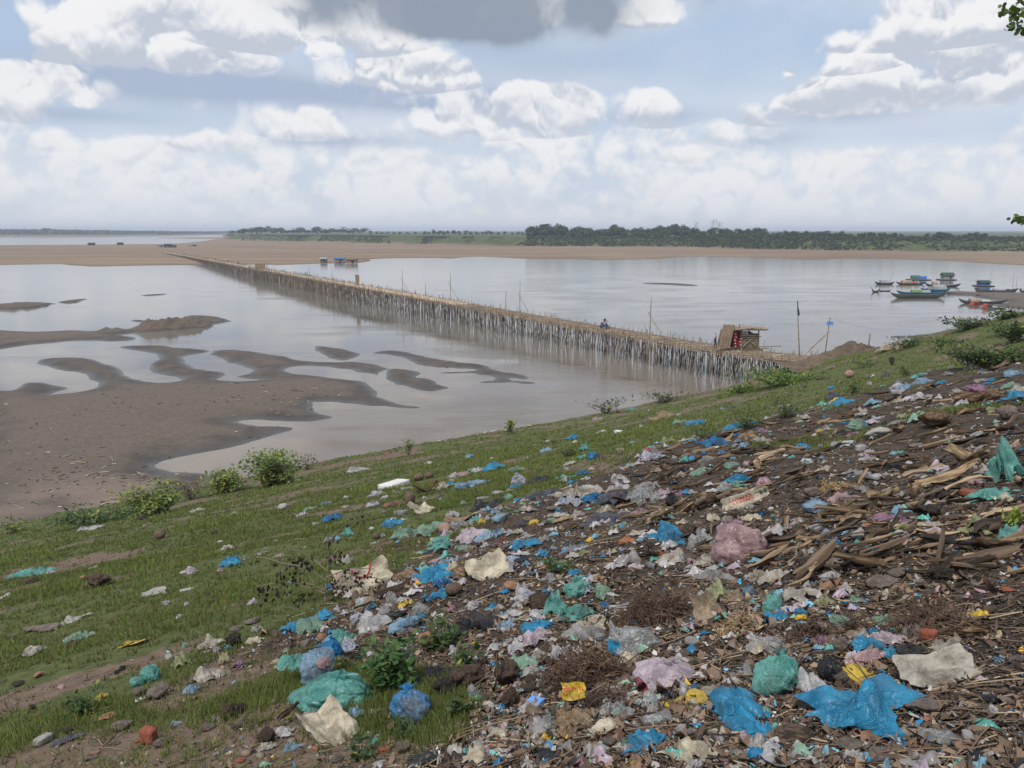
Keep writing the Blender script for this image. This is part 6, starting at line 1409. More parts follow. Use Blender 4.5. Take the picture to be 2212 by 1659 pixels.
2 film 860 570 130 56 lblue;2 film 1880 198 160 75 blue;2 film 1680 342 220 95 dblue;2 film 1930 372 150 105 lblue;2 film 1760 430 80 34 dblue;2 film 1490 487 180 42 blue;2 ball 1620 520 150 105 cgrey;2 ball 1840 555 145 66 mint;2 ball 1465 598 50 44 lilac;2 film 1535 628 210 75 mint;2 film 1390 600 110 66 black;2 film 1360 660 100 66 gsack;2 film 422 632 110 56 dblue;2 film 250 665 190 36 teal;2 film 390 830 330 150 gsack;2 film 300 910 220 90 wprint;2 film 790 705 190 110 white
2 film 770 775 200 70 white;2 film 1060 765 205 80 cgrey;2 film 770 870 290 110 navy;2 film 520 885 160 95 dblue;2 film 610 922 120 36 teal;2 film 490 760 90 36 lblue;2 film 1190 850 190 100 lilac;2 film 940 1055 160 150 pink;2 film 1190 1005 210 80 lilac;2 film 520 1112 310 80 navy;2 sheet 120 1170 120 40 foam;2 husk 260 1078 430 36 husk;2 husk 340 1150 270 34 husk;2 husk 1240 720 220 60 husk;2 husk 1380 775 210 70 husk;2 husk 1650 885 340 70 husk;2 husk 1530 975 440 110 dhusk
2 husk 1160 1095 370 80 husk;2 husk 1690 605 240 60 husk;2 husk 2080 570 230 90 husk;2 husk 2060 655 260 50 dhusk;2 husk 1230 665 150 70 dhusk;2 film 1670 1085 110 100 cream;2 film 1845 1128 240 80 mauve;2 film 1905 690 210 75 blue;2 ball 1780 790 140 130 clear;2 ball 1925 750 160 90 mint;2 ball 2020 880 140 66 blue;2 film 1350 1295 100 60 blue;2 coco 1440 1200 130 140 dhusk;2 film 1580 1310 250 190 cgrey;2 film 1300 1460 310 130 gsack;2 film 1600 1490 210 110 gsack;2 film 820 1290 160 80 rust
2 film 1160 1422 200 66 rust;2 film 1310 1400 90 50 lilac;2 film 290 1372 160 75 lblue;2 scrap 140 1350 60 40 lblue;2 film 40 1415 90 56 blue;2 cup 1085 1528 110 80 cgrey;2 film 930 1527 110 55 lilac;2 film 345 1590 100 60 blue;2 scrap 1180 1585 60 30 teal;2 scrap 725 1186 95 28 orange;2 cup 800 1367 60 26 lblue;2 cup 675 1467 56 26 white;2 film 380 1640 130 50 teal;2 film 420 1395 100 40 lime;2 film 780 1140 150 50 mint;2 film 940 1200 170 50 gsack;2 scrap 560 1225 90 40 mint;2 film 1060 1240 90 60 cgrey
2 film 990 1270 70 40 lblue;2 scrap 420 1310 60 30 dblue;2 film 1330 830 110 60 mauve;2 film 190 1035 150 45 gsack;2 film 390 1030 90 60 lilac;2 film 110 1080 120 30 mint;2 rock 130 970 130 50 stone;2 film 690 1400 90 80 gsack;2 film 620 1385 60 36 cgrey;2 film 210 1480 100 30 lime;2 film 220 1535 90 40 dblue;2 husk 1010 1420 330 60 dhusk;2 film 1130 590 90 30 gsack;2 film 1170 570 110 60 brown;2 scrap 1300 480 60 40 gsack;2 scrap 410 560 70 40 lime;2 scrap 265 588 70 36 cgrey;2 scrap 290 540 130 36 gsack
2 film 2100 330 180 80 gsack;2 film 1990 260 150 60 dhusk;2 film 2150 230 80 60 mauve;2 film 1800 390 60 26 teal;2 film 2010 550 70 60 lilac;2 rock 1060 290 44 20 ochre;2 scrap 600 232 100 26 gsack;2 scrap 350 330 60 30 straw;2 husk 160 325 150 26 dhusk;2 scrap 780 405 80 40 gsack;2 scrap 675 397 50 24 dblue;2 scrap 1345 62 40 16 white;2 scrap 1055 26 36 20 gsack;2 scrap 760 36 36 18 mint;2 scrap 1765 6 100 16 lblue;2 scrap 2060 1000 10 10 white;2 rock 2110 1300 10 10 clod
3 husk 270 192 170 34 dhusk;3 husk 110 268 190 30 dhusk;3 scrap 60 258 60 18 mint;3 husk 690 190 160 26 stone;3 scrap 740 165 44 26 white;3 film 885 152 110 30 navy;3 film 360 372 140 80 navy;3 film 390 440 240 85 blue;3 box 990 322 110 44 white;3 film 1180 168 135 40 teal;3 film 1210 225 200 60 lblue;3 film 1400 232 70 34 blue;3 scrap 1490 246 60 26 white;3 film 1460 152 85 46 cgrey;3 film 1650 46 70 46 lblue;3 film 1700 95 110 66 cgrey;3 film 1850 130 150 46 cgrey;3 lump 2060 142 150 86 lblue
3 film 2070 265 150 50 mint;3 film 2130 300 130 70 gsack;3 film 2090 390 240 130 blue;3 rock 2040 535 180 150 stone;3 lump 1750 290 270 100 mauve;3 lump 1550 325 115 85 cgrey;3 husk 1740 420 400 120 husk;3 film 1450 475 120 50 lime;3 film 1865 495 140 44 lime;3 film 1150 385 220 80 white;3 husk 990 395 120 80 husk;3 film 1270 362 110 28 wprint;3 film 780 577 150 50 wprint;3 ball 590 648 180 115 mint;3 film 1040 560 90 56 lime;3 film 970 615 120 36 cgrey;3 film 540 730 110 36 mauve;3 film 280 680 125 75 cgrey
3 film 40 575 130 75 gsack;3 box 625 862 90 60 white;3 lump 70 842 140 85 blue;3 film 250 850 60 52 lblue;3 scrap 245 950 60 28 lblue;3 scrap 120 975 90 22 dblue;3 film 420 825 230 66 white;3 film 700 960 110 44 cgrey;3 film 975 1080 190 125 black;3 film 1140 1092 130 42 lblue;3 husk 1640 990 480 150 pale;3 husk 1290 1010 240 110 dhusk;3 husk 1500 1110 520 70 husk;3 husk 1450 1185 700 95 husk;3 husk 850 1330 450 100 husk;3 husk 1160 1330 190 150 dhusk;3 rock 1440 1315 220 115 dclod;3 brick 1660 1300 160 80 brick
3 clod 1250 1490 270 170 dclod;3 ball 410 1465 160 60 white;3 film 440 1350 270 95 pink;3 rock 160 1300 160 120 stone;3 film 960 1560 330 100 mauve;3 film 780 1540 200 70 mauve;3 husk 430 1490 840 80 husk;3 husk 400 1570 760 66 husk;3 film 650 1260 120 85 cgrey;3 film 1010 905 70 36 teal;3 film 930 912 60 26 lblue;3 husk 1500 1000 90 60 pale;3 husk 300 600 330 40 husk;3 husk 440 630 360 34 husk;3 husk 500 560 200 50 dhusk;3 husk 350 900 340 40 dhusk;3 husk 120 1160 420 46 husk;3 husk 900 1020 560 36 dhusk
3 husk 760 1120 300 46 dhusk;3 husk 1950 700 420 70 dhusk;3 husk 1640 740 330 60 dhusk;3 scrap 2000 895 60 36 white;3 film 1490 890 100 28 lblue;3 husk 1700 520 260 50 husk;3 film 2060 320 60 30 teal;3 film 1870 205 90 36 blue;3 film 1780 205 130 40 cgrey;3 film 2180 145 60 60 lblue;3 scrap 1370 265 90 26 rust;3 scrap 1000 470 80 26 gsack;3 film 850 435 110 30 gsack;3 film 600 500 100 60 gsack;3 husk 620 455 200 40 husk;3 husk 800 380 150 30 dhusk;3 scrap 275 545 60 24 blue;3 rock 1160 840 160 50 stone
3 scrap 1440 145 10 10 white;3 husk 1400 60 140 20 straw;3 film 1250 270 180 30 gsack;3 scrap 1620 790 50 50 gsack;3 film 1750 860 200 20 cgrey;3 scrap 720 960 10 10 white;3 husk 1000 690 240 70 dhusk;3 husk 560 1240 330 60 husk;3 husk 1650 1140 330 36 pale;3 husk 1770 1180 240 30 straw
9 film 340 425 190 70 lblue;9 film 560 320 150 50 cgrey;9 ball 385 545 120 120 dblue;9 rock 590 450 160 130 conc;9 husk 150 525 350 60 husk;9 husk 1170 360 450 34 pale;9 husk 800 400 260 40 pale;9 husk 740 510 300 50 pale;9 husk 1080 440 320 70 lime;9 husk 1330 500 330 80 husk;9 film 1760 400 250 220 lime;9 coco 1930 545 90 50 yellow;9 film 2090 450 220 160 teal;9 husk 1560 580 720 70 char;9 husk 1900 620 640 95 husk;9 clod 560 730 260 210 dclod;9 rock 270 685 330 130 stone;9 rock 965 810 210 130 stone
9 sheet 950 950 460 90 tan;9 rock 400 640 110 80 conc;9 film 90 640 200 100 white;9 film 330 850 170 60 cgrey;9 husk 100 900 420 60 husk;9 sheet 360 940 210 90 ochre;9 film 100 480 170 40 mint;9 film 680 360 100 60 rust;9 brick 200 380 140 70 conc;9 husk 1540 280 440 60 dhusk;9 husk 1720 240 200 110 dhusk;9 husk 1950 160 250 40 dhusk;9 husk 1450 140 200 40 stick;9 film 1960 270 110 60 mauve;9 rock 760 690 170 70 rust;9 husk 1480 700 500 40 dhusk;9 husk 1600 1400 520 90 husk;9 husk 1250 1180 700 40 dhusk
9 husk 1000 1180 430 40 husk;9 husk 1800 1150 420 30 stick;9 film 1980 700 60 40 white;9 rock 930 600 60 40 stone;9 clod 1400 830 260 170 dclod;9 husk 1560 930 200 40 dhusk;9 film 1400 1540 260 120 gsack;9 husk 440 1130 200 36 straw;9 ball 2000 300 60 60 black
'''
for ln_ in rows.strip().splitlines():
    for it_ in ln_.split(';'):
        a_ = it_.split(); cr_, kd_ = a_[0], a_[1]; nx = list(map(float, a_[2:6]))
        if nx[2] <= 10: continue
        if kd_ == 'husk' and cr_ == '2' and nx[0] > 1780 and 850 < nx[1] < 1120: continue
        rz_ = None
        if kd_ == 'husk': rz_ = random.gauss(.14, .26)
        I(cr_, kd_, nx[0], nx[1], nx[2], nx[3], a_[6], rz=rz_)
for (cr_, cx, cy, w, rz_, col, lab) in [('6', 700, 1425, 520, .25, 'stick', 'long grey stick lying in front of the cream woven sack'), ('6', 1900, 1390, 560, .2, 'stick', 'long slanting stick right of the stuffed clear bag'), ('8', 1920, 1370, 350, -.35, 'straw', 'pale bamboo splinter at the right front, pointing right'), ('8', 2010, 1440, 190, .4, 'straw', 'short bamboo splinter crossing the longer pale one'),
                                   ('8', 1060, 160, 310, .55, 'straw', 'pale stick rising to the right over grey stones'), ('7', 1880, 330, 330, .75, 'pale', 'pale wooden stick rising right of the amber film'), ('7', 1700, 560, 380, .5, 'straw', 'bundle-like long straw stalk below the dried fibre'), ('7', 1900, 70, 170, .7, 'straw', 'straight pale stick above the small blue white bag'),
                                   ('8', 1830, 1200, 130, .7, 'straw', 'thin splinter left of a piece of foil'), ('4', 880, 1170, 320, -.08, 'stick', 'fallen branch above the large brown clod'), ('4', 480, 1100, 210, -.5, 'stick', 'thin twig sloping down to the fallen branch'), ('5', 1250, 430, 350, -.05, 'stick', 'grey twig lying in the left grass near a bare path'),
                                   ('6', 660, 300, 230, -1.0, 'dhusk', 'charred plank leaning beside the bare shrub'), ('2', 1370, 1330, 170, -.7, 'pale', 'short pale stick over the blue sheet by the pink bag'), ('9', 490, 520, 170, -.9, 'stick', 'short brown stick right of a deep blue bag'), ('3', 1470, 1420, 240, .5, 'stick', 'brown stick slanting beside dark clods'), ('8', 1600, 1080, 500, .1, 'stick', 'curved dark twig below the large grey beige sack')]:
    I(cr_, 'stick', cx, cy, w, w * .3, col, lab, rz=rz_)
bark = I('6', 'husk', 1890, 960, 350, 80, 'husk', 'strip of bark standing upright against brown clods', rz=0)
if bark:
    bark.rotation_quaternion = Vector((1, 0, 0)).rotation_difference(Vector((.08, .25, 1)).normalized()); bark.scale = (bark.scale.x * .9, .05, .03); bark.location.z += bark.scale.x * .42

# writing and print on things
from mathutils.bvhtree import BVHTree
def bvh(o):
    me = o.data; return BVHTree.FromPolygons([v.co[:] for v in me.vertices], [p.vertices[:] for p in me.polygons])
def text_mesh(s):
    c = bpy.data.curves.new('t', 'FONT'); c.body = s; c.align_x = 'CENTER'; c.align_y = 'CENTER'; c.size = 1; c.resolution_u = 3; c.offset = .012
    o = bpy.data.objects.new('t', c); C.objects.link(o); bpy.context.view_layer.update(); me = bpy.data.meshes.new_from_object(o.evaluated_get(bpy.context.evaluated_depsgraph_get())); bpy.data.objects.remove(o); return me
def imprint(o, me, name, cx, cy, sx, sy, rot, mat, eps=.012):
    """wrap a flat mesh onto the upper side of o (in o's own unit coordinates)"""
    T = bvh(o); bm = bmesh.new(); bm.from_mesh(me); bmesh.ops.triangulate(bm, faces=bm.faces)
    bmesh.ops.subdivide_edges(bm, edges=[e for e in bm.edges if e.calc_length() > .25], cuts=2); c_, s_ = math.cos(rot), math.sin(rot)
    for v in bm.verts:
        x, y = v.co.x * sx, v.co.y * sy; X_, Y_ = cx + x * c_ - y * s_, cy + x * s_ + y * c_
        h = T.ray_cast(Vector((X_, Y_, 3)), Vector((0, 0, -1))); v.co = Vector((X_, Y_, (h[0].z if h[0] else .3) + eps))
    m2 = bpy.data.meshes.new(name); bm.to_mesh(m2); bm.free(); m2.materials.append(mat); return link(name, m2, o)
def ring_mesh(r0, r1, a0, a1, n=30):
    t = MB(); t.add([(math.cos(a0 + (a1 - a0) * i / n) * r, math.sin(a0 + (a1 - a0) * i / n) * r, 0) for i in range(n + 1) for r in (r0, r1)], [(2 * i, 2 * i + 1, 2 * i + 3, 2 * i + 2) for i in range(n)]); return t.mesh('ring', M_inkr)
if cement:
    imprint(cement, text_mesh('CEMENT'), 'lettering', -.02, -.12, .15, .26, PI, M_inkr); imprint(cement, text_mesh('CEMENT'), 'lettering', -.10, .16, .13, .24, PI, M_inkr)
    imprint(cement, text_mesh('M'), 'letter', .38, .05, .22, .45, PI, M_inkd)
if sack1:
    imprint(sack1, ring_mesh(.8, 1.0, -PI, 0), 'red_ring', .02, .38, .18, .30, 0, M_inkr); imprint(sack1, text_mesh('JKS'), 'lettering', -.40, -.10, .10, .20, -1.2, M_inkd); imprint(sack1, text_mesh('XT'), 'lettering', -.42, .30, .09, .12, -.2, M_inkr)
    imprint(sack1, text_mesh('LMH THAI'), 'lettering', -.05, -.16, .055, .09, -.15, M_inkg); imprint(sack1, text_mesh('W M S S S'), 'lettering', .05, .02, .05, .08, .0, M_inkg)
if sack2: imprint(sack2, text_mesh('ASA'), 'lettering', -.10, .38, .12, .16, .6, M_inkd); imprint(sack2, text_mesh('MLANA'), 'lettering', -.35, .05, .07, .10, .7, M_inkr)
if packet: imprint(packet, text_mesh('drn h'), 'lettering', .0, .12, .36, .40, .12, simple('ink_pink', (0.45, 0.03, 0.08), .6, .1, bmp=0), eps=.03)
if carton:
    t = MB(); t.box((.28, 0, .5), (.46, 1.02, 1.02)); bl = link('blue_end', t.mesh('blue_end', M_signblue), carton)
    t = MB(); t.tube([(.5, .1, .6), (.85, .15, .9)], .03, 6); link('straw', t.mesh('straw', M_foam), carton)

# ---------------------------------------------------------------- labels that single each piece out
LM = [(p['u'], p['v'], p['label'], p) for p in placed if p['label'] and p['w'] > 16]
def short(lab):
    for sep_ in (' beside', ' between', ' on ', ' at ', ' with ', ' in ', ' among', ' spilling', ' stuffed', ' leaning', ' lettered', ' standing', ' propping', ' high', ' below', ' left of', ' right of', ' above', ' near', ' under', ' caught', ' lying', ' sitting', ' tucked', ' hanging', ' stuck', ' stretched', ' bulging', ' against', ' over', ' crossing', ' rising', ' pointing', ' sloping', ' slanting'):
        k = lab.find(sep_)
        if k > 8: lab = lab[:k]
    return lab
from collections import Counter
sh_count = Counter(short(l[2]) for l in LM)
LM = [l for l in LM if sh_count[short(l[2])] == 1]
used_l = set(p['label'] for p in placed if p['label'])
ordw = ['', 'second ', 'third ', 'fourth ', 'fifth ', 'sixth ', 'seventh ', 'eighth ', 'ninth ', 'tenth ']
cnt = Counter()
for p in sorted(placed, key=lambda p: -p['w']):
    if p['label']: continue
    base = p['tx'].format(p['word'])
    sz = 'large ' if p['w'] > 75 else ('' if p['w'] > 34 else ('small ' if 'small' not in base else ''))
    near = sorted(LM, key=lambda l: math.hypot(l[0] - p['u'], (l[1] - p['v']) * 1.3))[:5]; lab = None
    for l in near:
        du, dv = p['u'] - l[0], p['v'] - l[1]; dist = math.hypot(du, dv)
        if abs(du) > abs(dv) * 1.2: rel = 'left of' if du < 0 else 'right of'
        else: rel = 'above' if dv < 0 else 'below'
        far_ = '' if dist < 80 else 'some way '
        cand = f"{sz}{base} {far_}{rel} the {short(l[2])}"
        if len(cand.split()) <= 16 and cand not in used_l: lab = cand; break
    if lab is None:
        l = near[0]; k = 1
        while True:
            cand = f"{ordw[min(k, 9)]}{sz}{base} near the {short(l[2])}"
            if len(cand.split()) <= 16 and cand not in used_l: lab = cand; break
            k += 1
            if k > 9: lab = cand; break
    used_l.add(lab); p['label'] = lab
GRP = {'bag': 'plastic bags strewn over the bank', 'litter': 'plastic scraps strewn over the bank', 'husk': 'dry banana husks on the rubbish heap', 'stone': 'stones on the bank', 'clod': 'clods of earth on the bank', 'coconut': 'old coconuts on the bank'}
for p in placed:
    tag(p['o'], p['label'], p['cat'], GRP.get(p['cat']))
# ---------------------------------------------------------------- grass, litter and plants
def col_mat(name, rough=.8, spec=.25, tl=0.0):
    m, nt, b = new_mat(name); a = attr(nt, 'col'); nt.links.new(a.o, b.inputs['Base Color']); b.inputs['Roughness'].default_value = rough; b.inputs['Specular IOR Level'].default_value = spec
    if tl:
        t = nt.nodes.new('ShaderNodeBsdfTranslucent'); nt.links.new(a.o, t.inputs[0]); ms = nt.nodes.new('ShaderNodeMixShader'); ms.inputs[0].default_value = tl
        nt.links.new(b.outputs[0], ms.inputs[1]); nt.links.new(t.outputs[0], ms.inputs[2]); nt.links.new(ms.outputs[0], nt.nodes['Material Output'].inputs[0])
    return m
M_grass = col_mat('grass_blades', .7, .25, .3); M_leaf = col_mat('plant_leaves', .55, .35, .3); M_lit = col_mat('litter_mixed', .75, .3); 
r = np.random.default_rng(77)
def scatter(n, d0, d1, az0=-40, az1=42, power=None):
    """points on the bank, spread so that the picture is covered evenly; returns xy and distance"""
    a = np.radians(r.uniform(az0, az1, n)); t = r.random(n)
    d = 1 / (1 / d0 + (1 / d1 - 1 / d0) * t) if power is None else d0 + (d1 - d0) * t ** power
    return np.stack([np.sin(a) * d, np.cos(a) * d], 1), d
# blades
P1, d1 = scatter(150000, 2.6, 34); P2, d2 = scatter(75000, 14, 150, -40, 42)
P = np.vstack([P1, P2]); dd = np.concatenate([d1, d2]); s = -0.64 * P[:, 0] + 0.77 * P[:, 1]
T_, D_, A_, L_ = masks(P); cl = vnoise(P, 2.2, 91, 4); cl2 = vnoise(P, .6, 92, 3)
prob = (1 - sm(T_, .2, .75)) * (1 - D_ * .93) * np.clip(.62 + cl * 1.1 + cl2 * .7, .06, 1) * (1 - A_)
prob += T_ * (1 - A_) * sm(vnoise(P, 2.8, 93, 3), .36, .5) * .8 * sm(dd, 5.5, 8)
keep = (r.random(len(P)) < prob) & (s < TOE - .4); P, dd, cl, cl2, T_ = P[keep], dd[keep], cl[keep], cl2[keep], T_[keep]
n = len(P); zg = H_arr(P); nb = 6
hgt = (.028 + .042 * r.random(n)) * (1 + .9 * sm(cl, 0, .6)) * np.clip(1 + (dd - 12) * .012, 1, 2.2)
near_tall = sm(vnoise(P, 1.5, 95, 2), .25, .6) * sm(-dd, -9, -3); hgt *= 1 + near_tall * 1.1
Vs, Cs = [], []
for b_ in range(nb):
    a = r.uniform(0, 2 * PI, n); w = np.maximum(.0035, dd * .00075) * r.uniform(.7, 1.3, n); off = r.normal(0, .018, (n, 2)) * np.clip(dd / 8, 1, 4)[:, None]
    lean = r.normal(0, .45, (n, 2)) * hgt[:, None]; h_ = hgt * r.uniform(.5, 1.25, n)
    bx, by = P[:, 0] + off[:, 0], P[:, 1] + off[:, 1]; ca, sa = np.cos(a) * w, np.sin(a) * w
    tri_ = np.stack([np.column_stack([bx - ca, by - sa, zg - .01]), np.column_stack([bx + ca, by + sa, zg - .01]), np.column_stack([bx + lean[:, 0], by + lean[:, 1], zg + h_])], 1)
    Vs.append(tri_.reshape(-1, 3))
    g = np.clip(.5 + cl * .6 + r.normal(0, .22, n), 0, 1)[:, None]; c = np.array([[.068, .092, .024]]) * (1 - g) + np.array([[.185, .232, .056]]) * g
    dry = (r.random(n) < .13 + .12 * (cl2 < -.2))[:, None]; c = np.where(dry, np.array([[.20, .155, .085]]) * (.6 + .5 * g), c); Cs.append(np.repeat(c, 3, 0))
V = np.vstack(Vs); Cc = np.vstack(Cs)
tag(link('grass', np_mesh('grass', V, np.arange(len(V)).reshape(-1, 3), smooth=False, mats=[M_grass], colors=Cc)), kind='stuff')

def pieces(P, z, size, cols, aspect=.6, curl=.35, tilt=.5, point=1.0):
    """many small bent quads (two facets each)"""
    n = len(P); a = r.uniform(0, 2 * PI, n); asp = aspect * r.uniform(.5, 1.5, n); ux = np.stack([np.cos(a), np.sin(a), r.normal(0, tilt * .4, n)], 1); nz = np.stack([r.normal(0, tilt * .5, n), r.normal(0, tilt * .5, n), np.ones(n)], 1)
    uy = np.cross(nz, ux); uy /= np.linalg.norm(uy, axis=1)[:, None]; ux /= np.linalg.norm(ux, axis=1)[:, None]; up_ = np.cross(ux, uy)
    c = np.column_stack([P, z + size * .25]); S_ = size[:, None]; A_ = asp[:, None]; cu = (r.uniform(-.1, 1, n) * curl)[:, None]
    j = lambda: r.uniform(.45, 1.55, (n, 1))
    v = [c - ux * S_ * .5 * j() - uy * S_ * A_ * .5 * point * j() + up_ * S_ * cu, c - ux * S_ * .5 * j() + uy * S_ * A_ * .5 * point * j() + up_ * S_ * cu, c - uy * S_ * A_ * .5 * j(), c + uy * S_ * A_ * .5 * j(), c + ux * S_ * .5 * j() - uy * S_ * A_ * .4 * point * j() + up_ * S_ * cu * .8, c + ux * S_ * .5 * j() + uy * S_ * A_ * .4 * point * j() + up_ * S_ * cu * 1.1]
    V = np.stack(v, 1).reshape(-1, 3); k = np.arange(n)[:, None] * 6; F = np.concatenate([k + np.array([[0, 2, 3, 1]]), k + np.array([[2, 4, 5, 3]])], 0); return V, F, np.repeat(cols, 6, 0)
def palette(n, ent):
    pr = np.array([e[0] for e in ent]); pr = pr / pr.sum(); i = r.choice(len(ent), n, p=pr); c = np.array([e[1] for e in ent])[i]; return c * r.uniform(.7, 1.25, (n, 1))
PAL = [(30, (.115, .076, .048)), (26, (.068, .046, .031)), (10, (.19, .130, .085)), (6, (.28, .215, .145)), (16, (.028, .024, .021)), (4, (.33, .31, .29)), (1.8, (.50, .48, .48)), (1.2, (.03, .24, .47)), (.8, (.15, .38, .5)), (.8, (.12, .38, .32)), (.7, (.22, .08, .05)), (.5, (.5, .33, .04)), (1.0, (.40, .26, .30))]
PB, db = scatter(190000, 2.4, 60, -34, 40); T_, D_, A_, L_ = masks(PB)
kp = r.random(len(PB)) < (T_ * .9 * (1 - .45 * A_) + L_ * .02 + D_ * .05); PB, db = PB[kp], db[kp]
sz = np.clip(r.lognormal(-4.0, .6, len(PB)), .006, .075) * np.clip(.75 + db * .022, .8, 2.0)
V1, F1, C1_ = pieces(PB, H_arr(PB) - .002, sz, palette(len(PB), PAL), aspect=.5, tilt=.9, point=.6)
tag(link('litter_scraps', np_mesh('litter_scraps', V1, F1, smooth=False, mats=[M_lit], colors=C1_)), kind='stuff')
# crumpled bits of thin plastic, too many to count, lying over and between the bags
M_bits = col_mat('plastic_bits', .3, .45, .35)
nb_ = 2300; PC, dc = scatter(nb_ * 3, 2.8, 48, -30, 40); T_, D_, A_, L_ = masks(PC); dens = np.clip(.35 + vnoise(PC, 2.0, 97, 3) * 1.2 + .5 * sm(dc, 6, 12), .03, 1)
kp = r.random(len(PC)) < (T_ * (1 - .75 * A_) * dens + L_ * (1 - T_) * .10 * dens); PC, dc = PC[kp][:nb_], dc[kp][:nb_]
FS = [film_shape(900 + k, 13) for k in range(14)]; V, F, Cc = [], [], []; nv = 0
pal = palette(len(PC), [(6, (.52, .50, .50)), (9, (.36, .34, .32)), (3, (.20, .38, .48)), (3, (.02, .22, .44)), (3, (.12, .40, .35)), (2.5, (.48, .38, .45)), (3, (.40, .35, .26)), (2, (.28, .44, .34)), (1, (.35, .2, .24)), (2.5, (.03, .03, .035)), (.5, (.6, .4, .03)), (2, (.22, .16, .11))])
zc = H_arr(PC)
for p, d_, c, z_ in zip(PC, dc, pal, zc):
    BV, BF = FS[random.randint(0, 13)]; L_s = float(np.clip(r.lognormal(-2.75 if d_ < 6 else -2.4, .45), .025, .26)) * min(1.9, .55 + d_ * .05); a = random.uniform(0, 6.28); ca, sa = math.cos(a), math.sin(a); w_ = L_s * random.uniform(.45, 1)
    Q = BV * np.array([L_s, w_, L_s * random.uniform(.25, .6)]); Q = np.column_stack([Q[:, 0] * ca - Q[:, 1] * sa, Q[:, 0] * sa + Q[:, 1] * ca, Q[:, 2]]); Q[:, 2] += -.29 * (-.64 * Q[:, 0] + .77 * Q[:, 1]); Q = Q + np.array([p[0], p[1], z_ + .002])
    V.append(Q); F.append(BF + nv); nv += len(Q); Cc.append(np.clip(c[None] * r.uniform(.75, 1.1, (len(BV), 1)), 0, .85))
tag(link('plastic_litter', np_mesh('plastic_litter', np.vstack(V), np.vstack(F), mats=[M_bits], colors=np.vstack(Cc))), kind='stuff')
# dead leaves, curled
PL, dl = scatter(13000, 2.4, 30, -34, 40); T_, D_, A_, L_ = masks(PL); kp = r.random(len(PL)) < T_ * (.6 - .3 * A_) + .04 * D_; PL, dl = PL[kp], dl[kp]
V1, F1, C1_ = pieces(PL, H_arr(PL), np.clip(r.lognormal(-3.2, .35, len(PL)), .02, .075), palette(len(PL), [(3, (.17, .115, .080)), (2, (.115, .078, .055)), (1, (.24, .16, .11)), (1, (.15, .12, .105)), (.6, (.17, .10, .07))]), .62, .8, 1.1, point=.22)
tag(link('dead_leaves', np_mesh('dead_leaves', V1, F1, smooth=False, mats=[M_lit], colors=C1_)), kind='stuff')
# pebbles and crumbs of earth
def crumbs(name, P, sz, cols):
    t = rock_shape(3, 1, .3); BV, BF = t; BV = BV - np.array([0, 0, .3]); n = len(P); a = r.uniform(0, 6.28, n); sc = np.stack([sz * r.uniform(.7, 1.3, n), sz * r.uniform(.7, 1.3, n), sz * r.uniform(.4, .9, n)], 1)
    V = BV[None] * sc[:, None]; ca, sa = np.cos(a)[:, None], np.sin(a)[:, None]; V = np.stack([V[..., 0] * ca - V[..., 1] * sa, V[..., 0] * sa + V[..., 1] * ca, V[..., 2]], -1) + np.column_stack([P, H_arr(P)])[:, None]
    F = (BF[None] + (np.arange(n) * len(BV))[:, None, None]).reshape(-1, 3); tag(link(name, np_mesh(name, V.reshape(-1, 3), F, mats=[M_lit], colors=np.repeat(cols, len(BV), 0))), kind='stuff')
PP, dp = scatter(9000, 2.4, 26, -36, 40); T_, D_, A_, L_ = masks(PP); kp = r.random(len(PP)) < np.clip(T_ * .55 + D_ * .75 + .02, 0, 1); PP, dp = PP[kp], dp[kp]
crumbs('pebbles', PP, np.clip(r.lognormal(-4.0, .5, len(PP)), .008, .06) * np.clip(.8 + dp * .03, .8, 1.6), palette(len(PP), [(3, (.12, .085, .062)), (2, (.17, .13, .10)), (1, (.24, .20, .17)), (1.2, (.06, .045, .035)), (.25, (.25, .08, .045))]))
# twigs and straw
def twigs(name, P, ln, cols, w=.004, zoff=.012, d=None, Hf=None):
    n = len(P); a = r.uniform(0, 2 * PI, n); e = np.stack([np.cos(a), np.sin(a)], 1) * (ln * .5)[:, None]; A = P - e; B = P + e; Hf = Hf or H_arr
    za = Hf(A) + zoff * r.uniform(.2, 1.5, n); zb = Hf(B) + zoff * r.uniform(.2, 2.5, n); ww = np.full(n, w) if d is None else np.maximum(w, d * .0006)
    pr = np.stack([-np.sin(a), np.cos(a)], 1) * ww[:, None]; M_ = (A + B) / 2 + pr * r.uniform(-6, 6, (n, 1)); zm = (za + zb) / 2 + ln * .05 * r.uniform(0, 1, n)
    ring = lambda Q, z: [np.column_stack([Q - pr, z]), np.column_stack([Q + pr, z]), np.column_stack([Q, z + ww * 1.7])]
    v = np.stack(ring(A, za) + ring(M_, zm) + ring(B, zb), 1).reshape(-1, 3); k = np.arange(n)[:, None] * 9; F = []
    for s0 in (0, 3):
        for q in range(3): F.append(k + np.array([[s0 + q, s0 + (q + 1) % 3, s0 + 3 + (q + 1) % 3, s0 + 3 + q]]))
    tag(link(name, np_mesh(name, v, np.concatenate(F, 0), smooth=False, mats=[M_lit], colors=np.repeat(cols, 9, 0))), kind='stuff')
PT, dt = scatter(8500, 2.4, 45, -36, 40); T_, D_, A_, L_ = masks(PT); kp = r.random(len(PT)) < np.clip(T_ * .75 + D_ * .1 + .03, 0, 1); PT, dt = PT[kp], dt[kp]
twigs('twigs', PT, np.clip(r.lognormal(-1.9, .6, len(PT)), .05, .7), palette(len(PT), [(4, (.10, .07, .05)), (2, (.18, .13, .088)), (.8, (.34, .26, .165)), (1.5, (.04, .032, .026))]), .0032, d=dt)
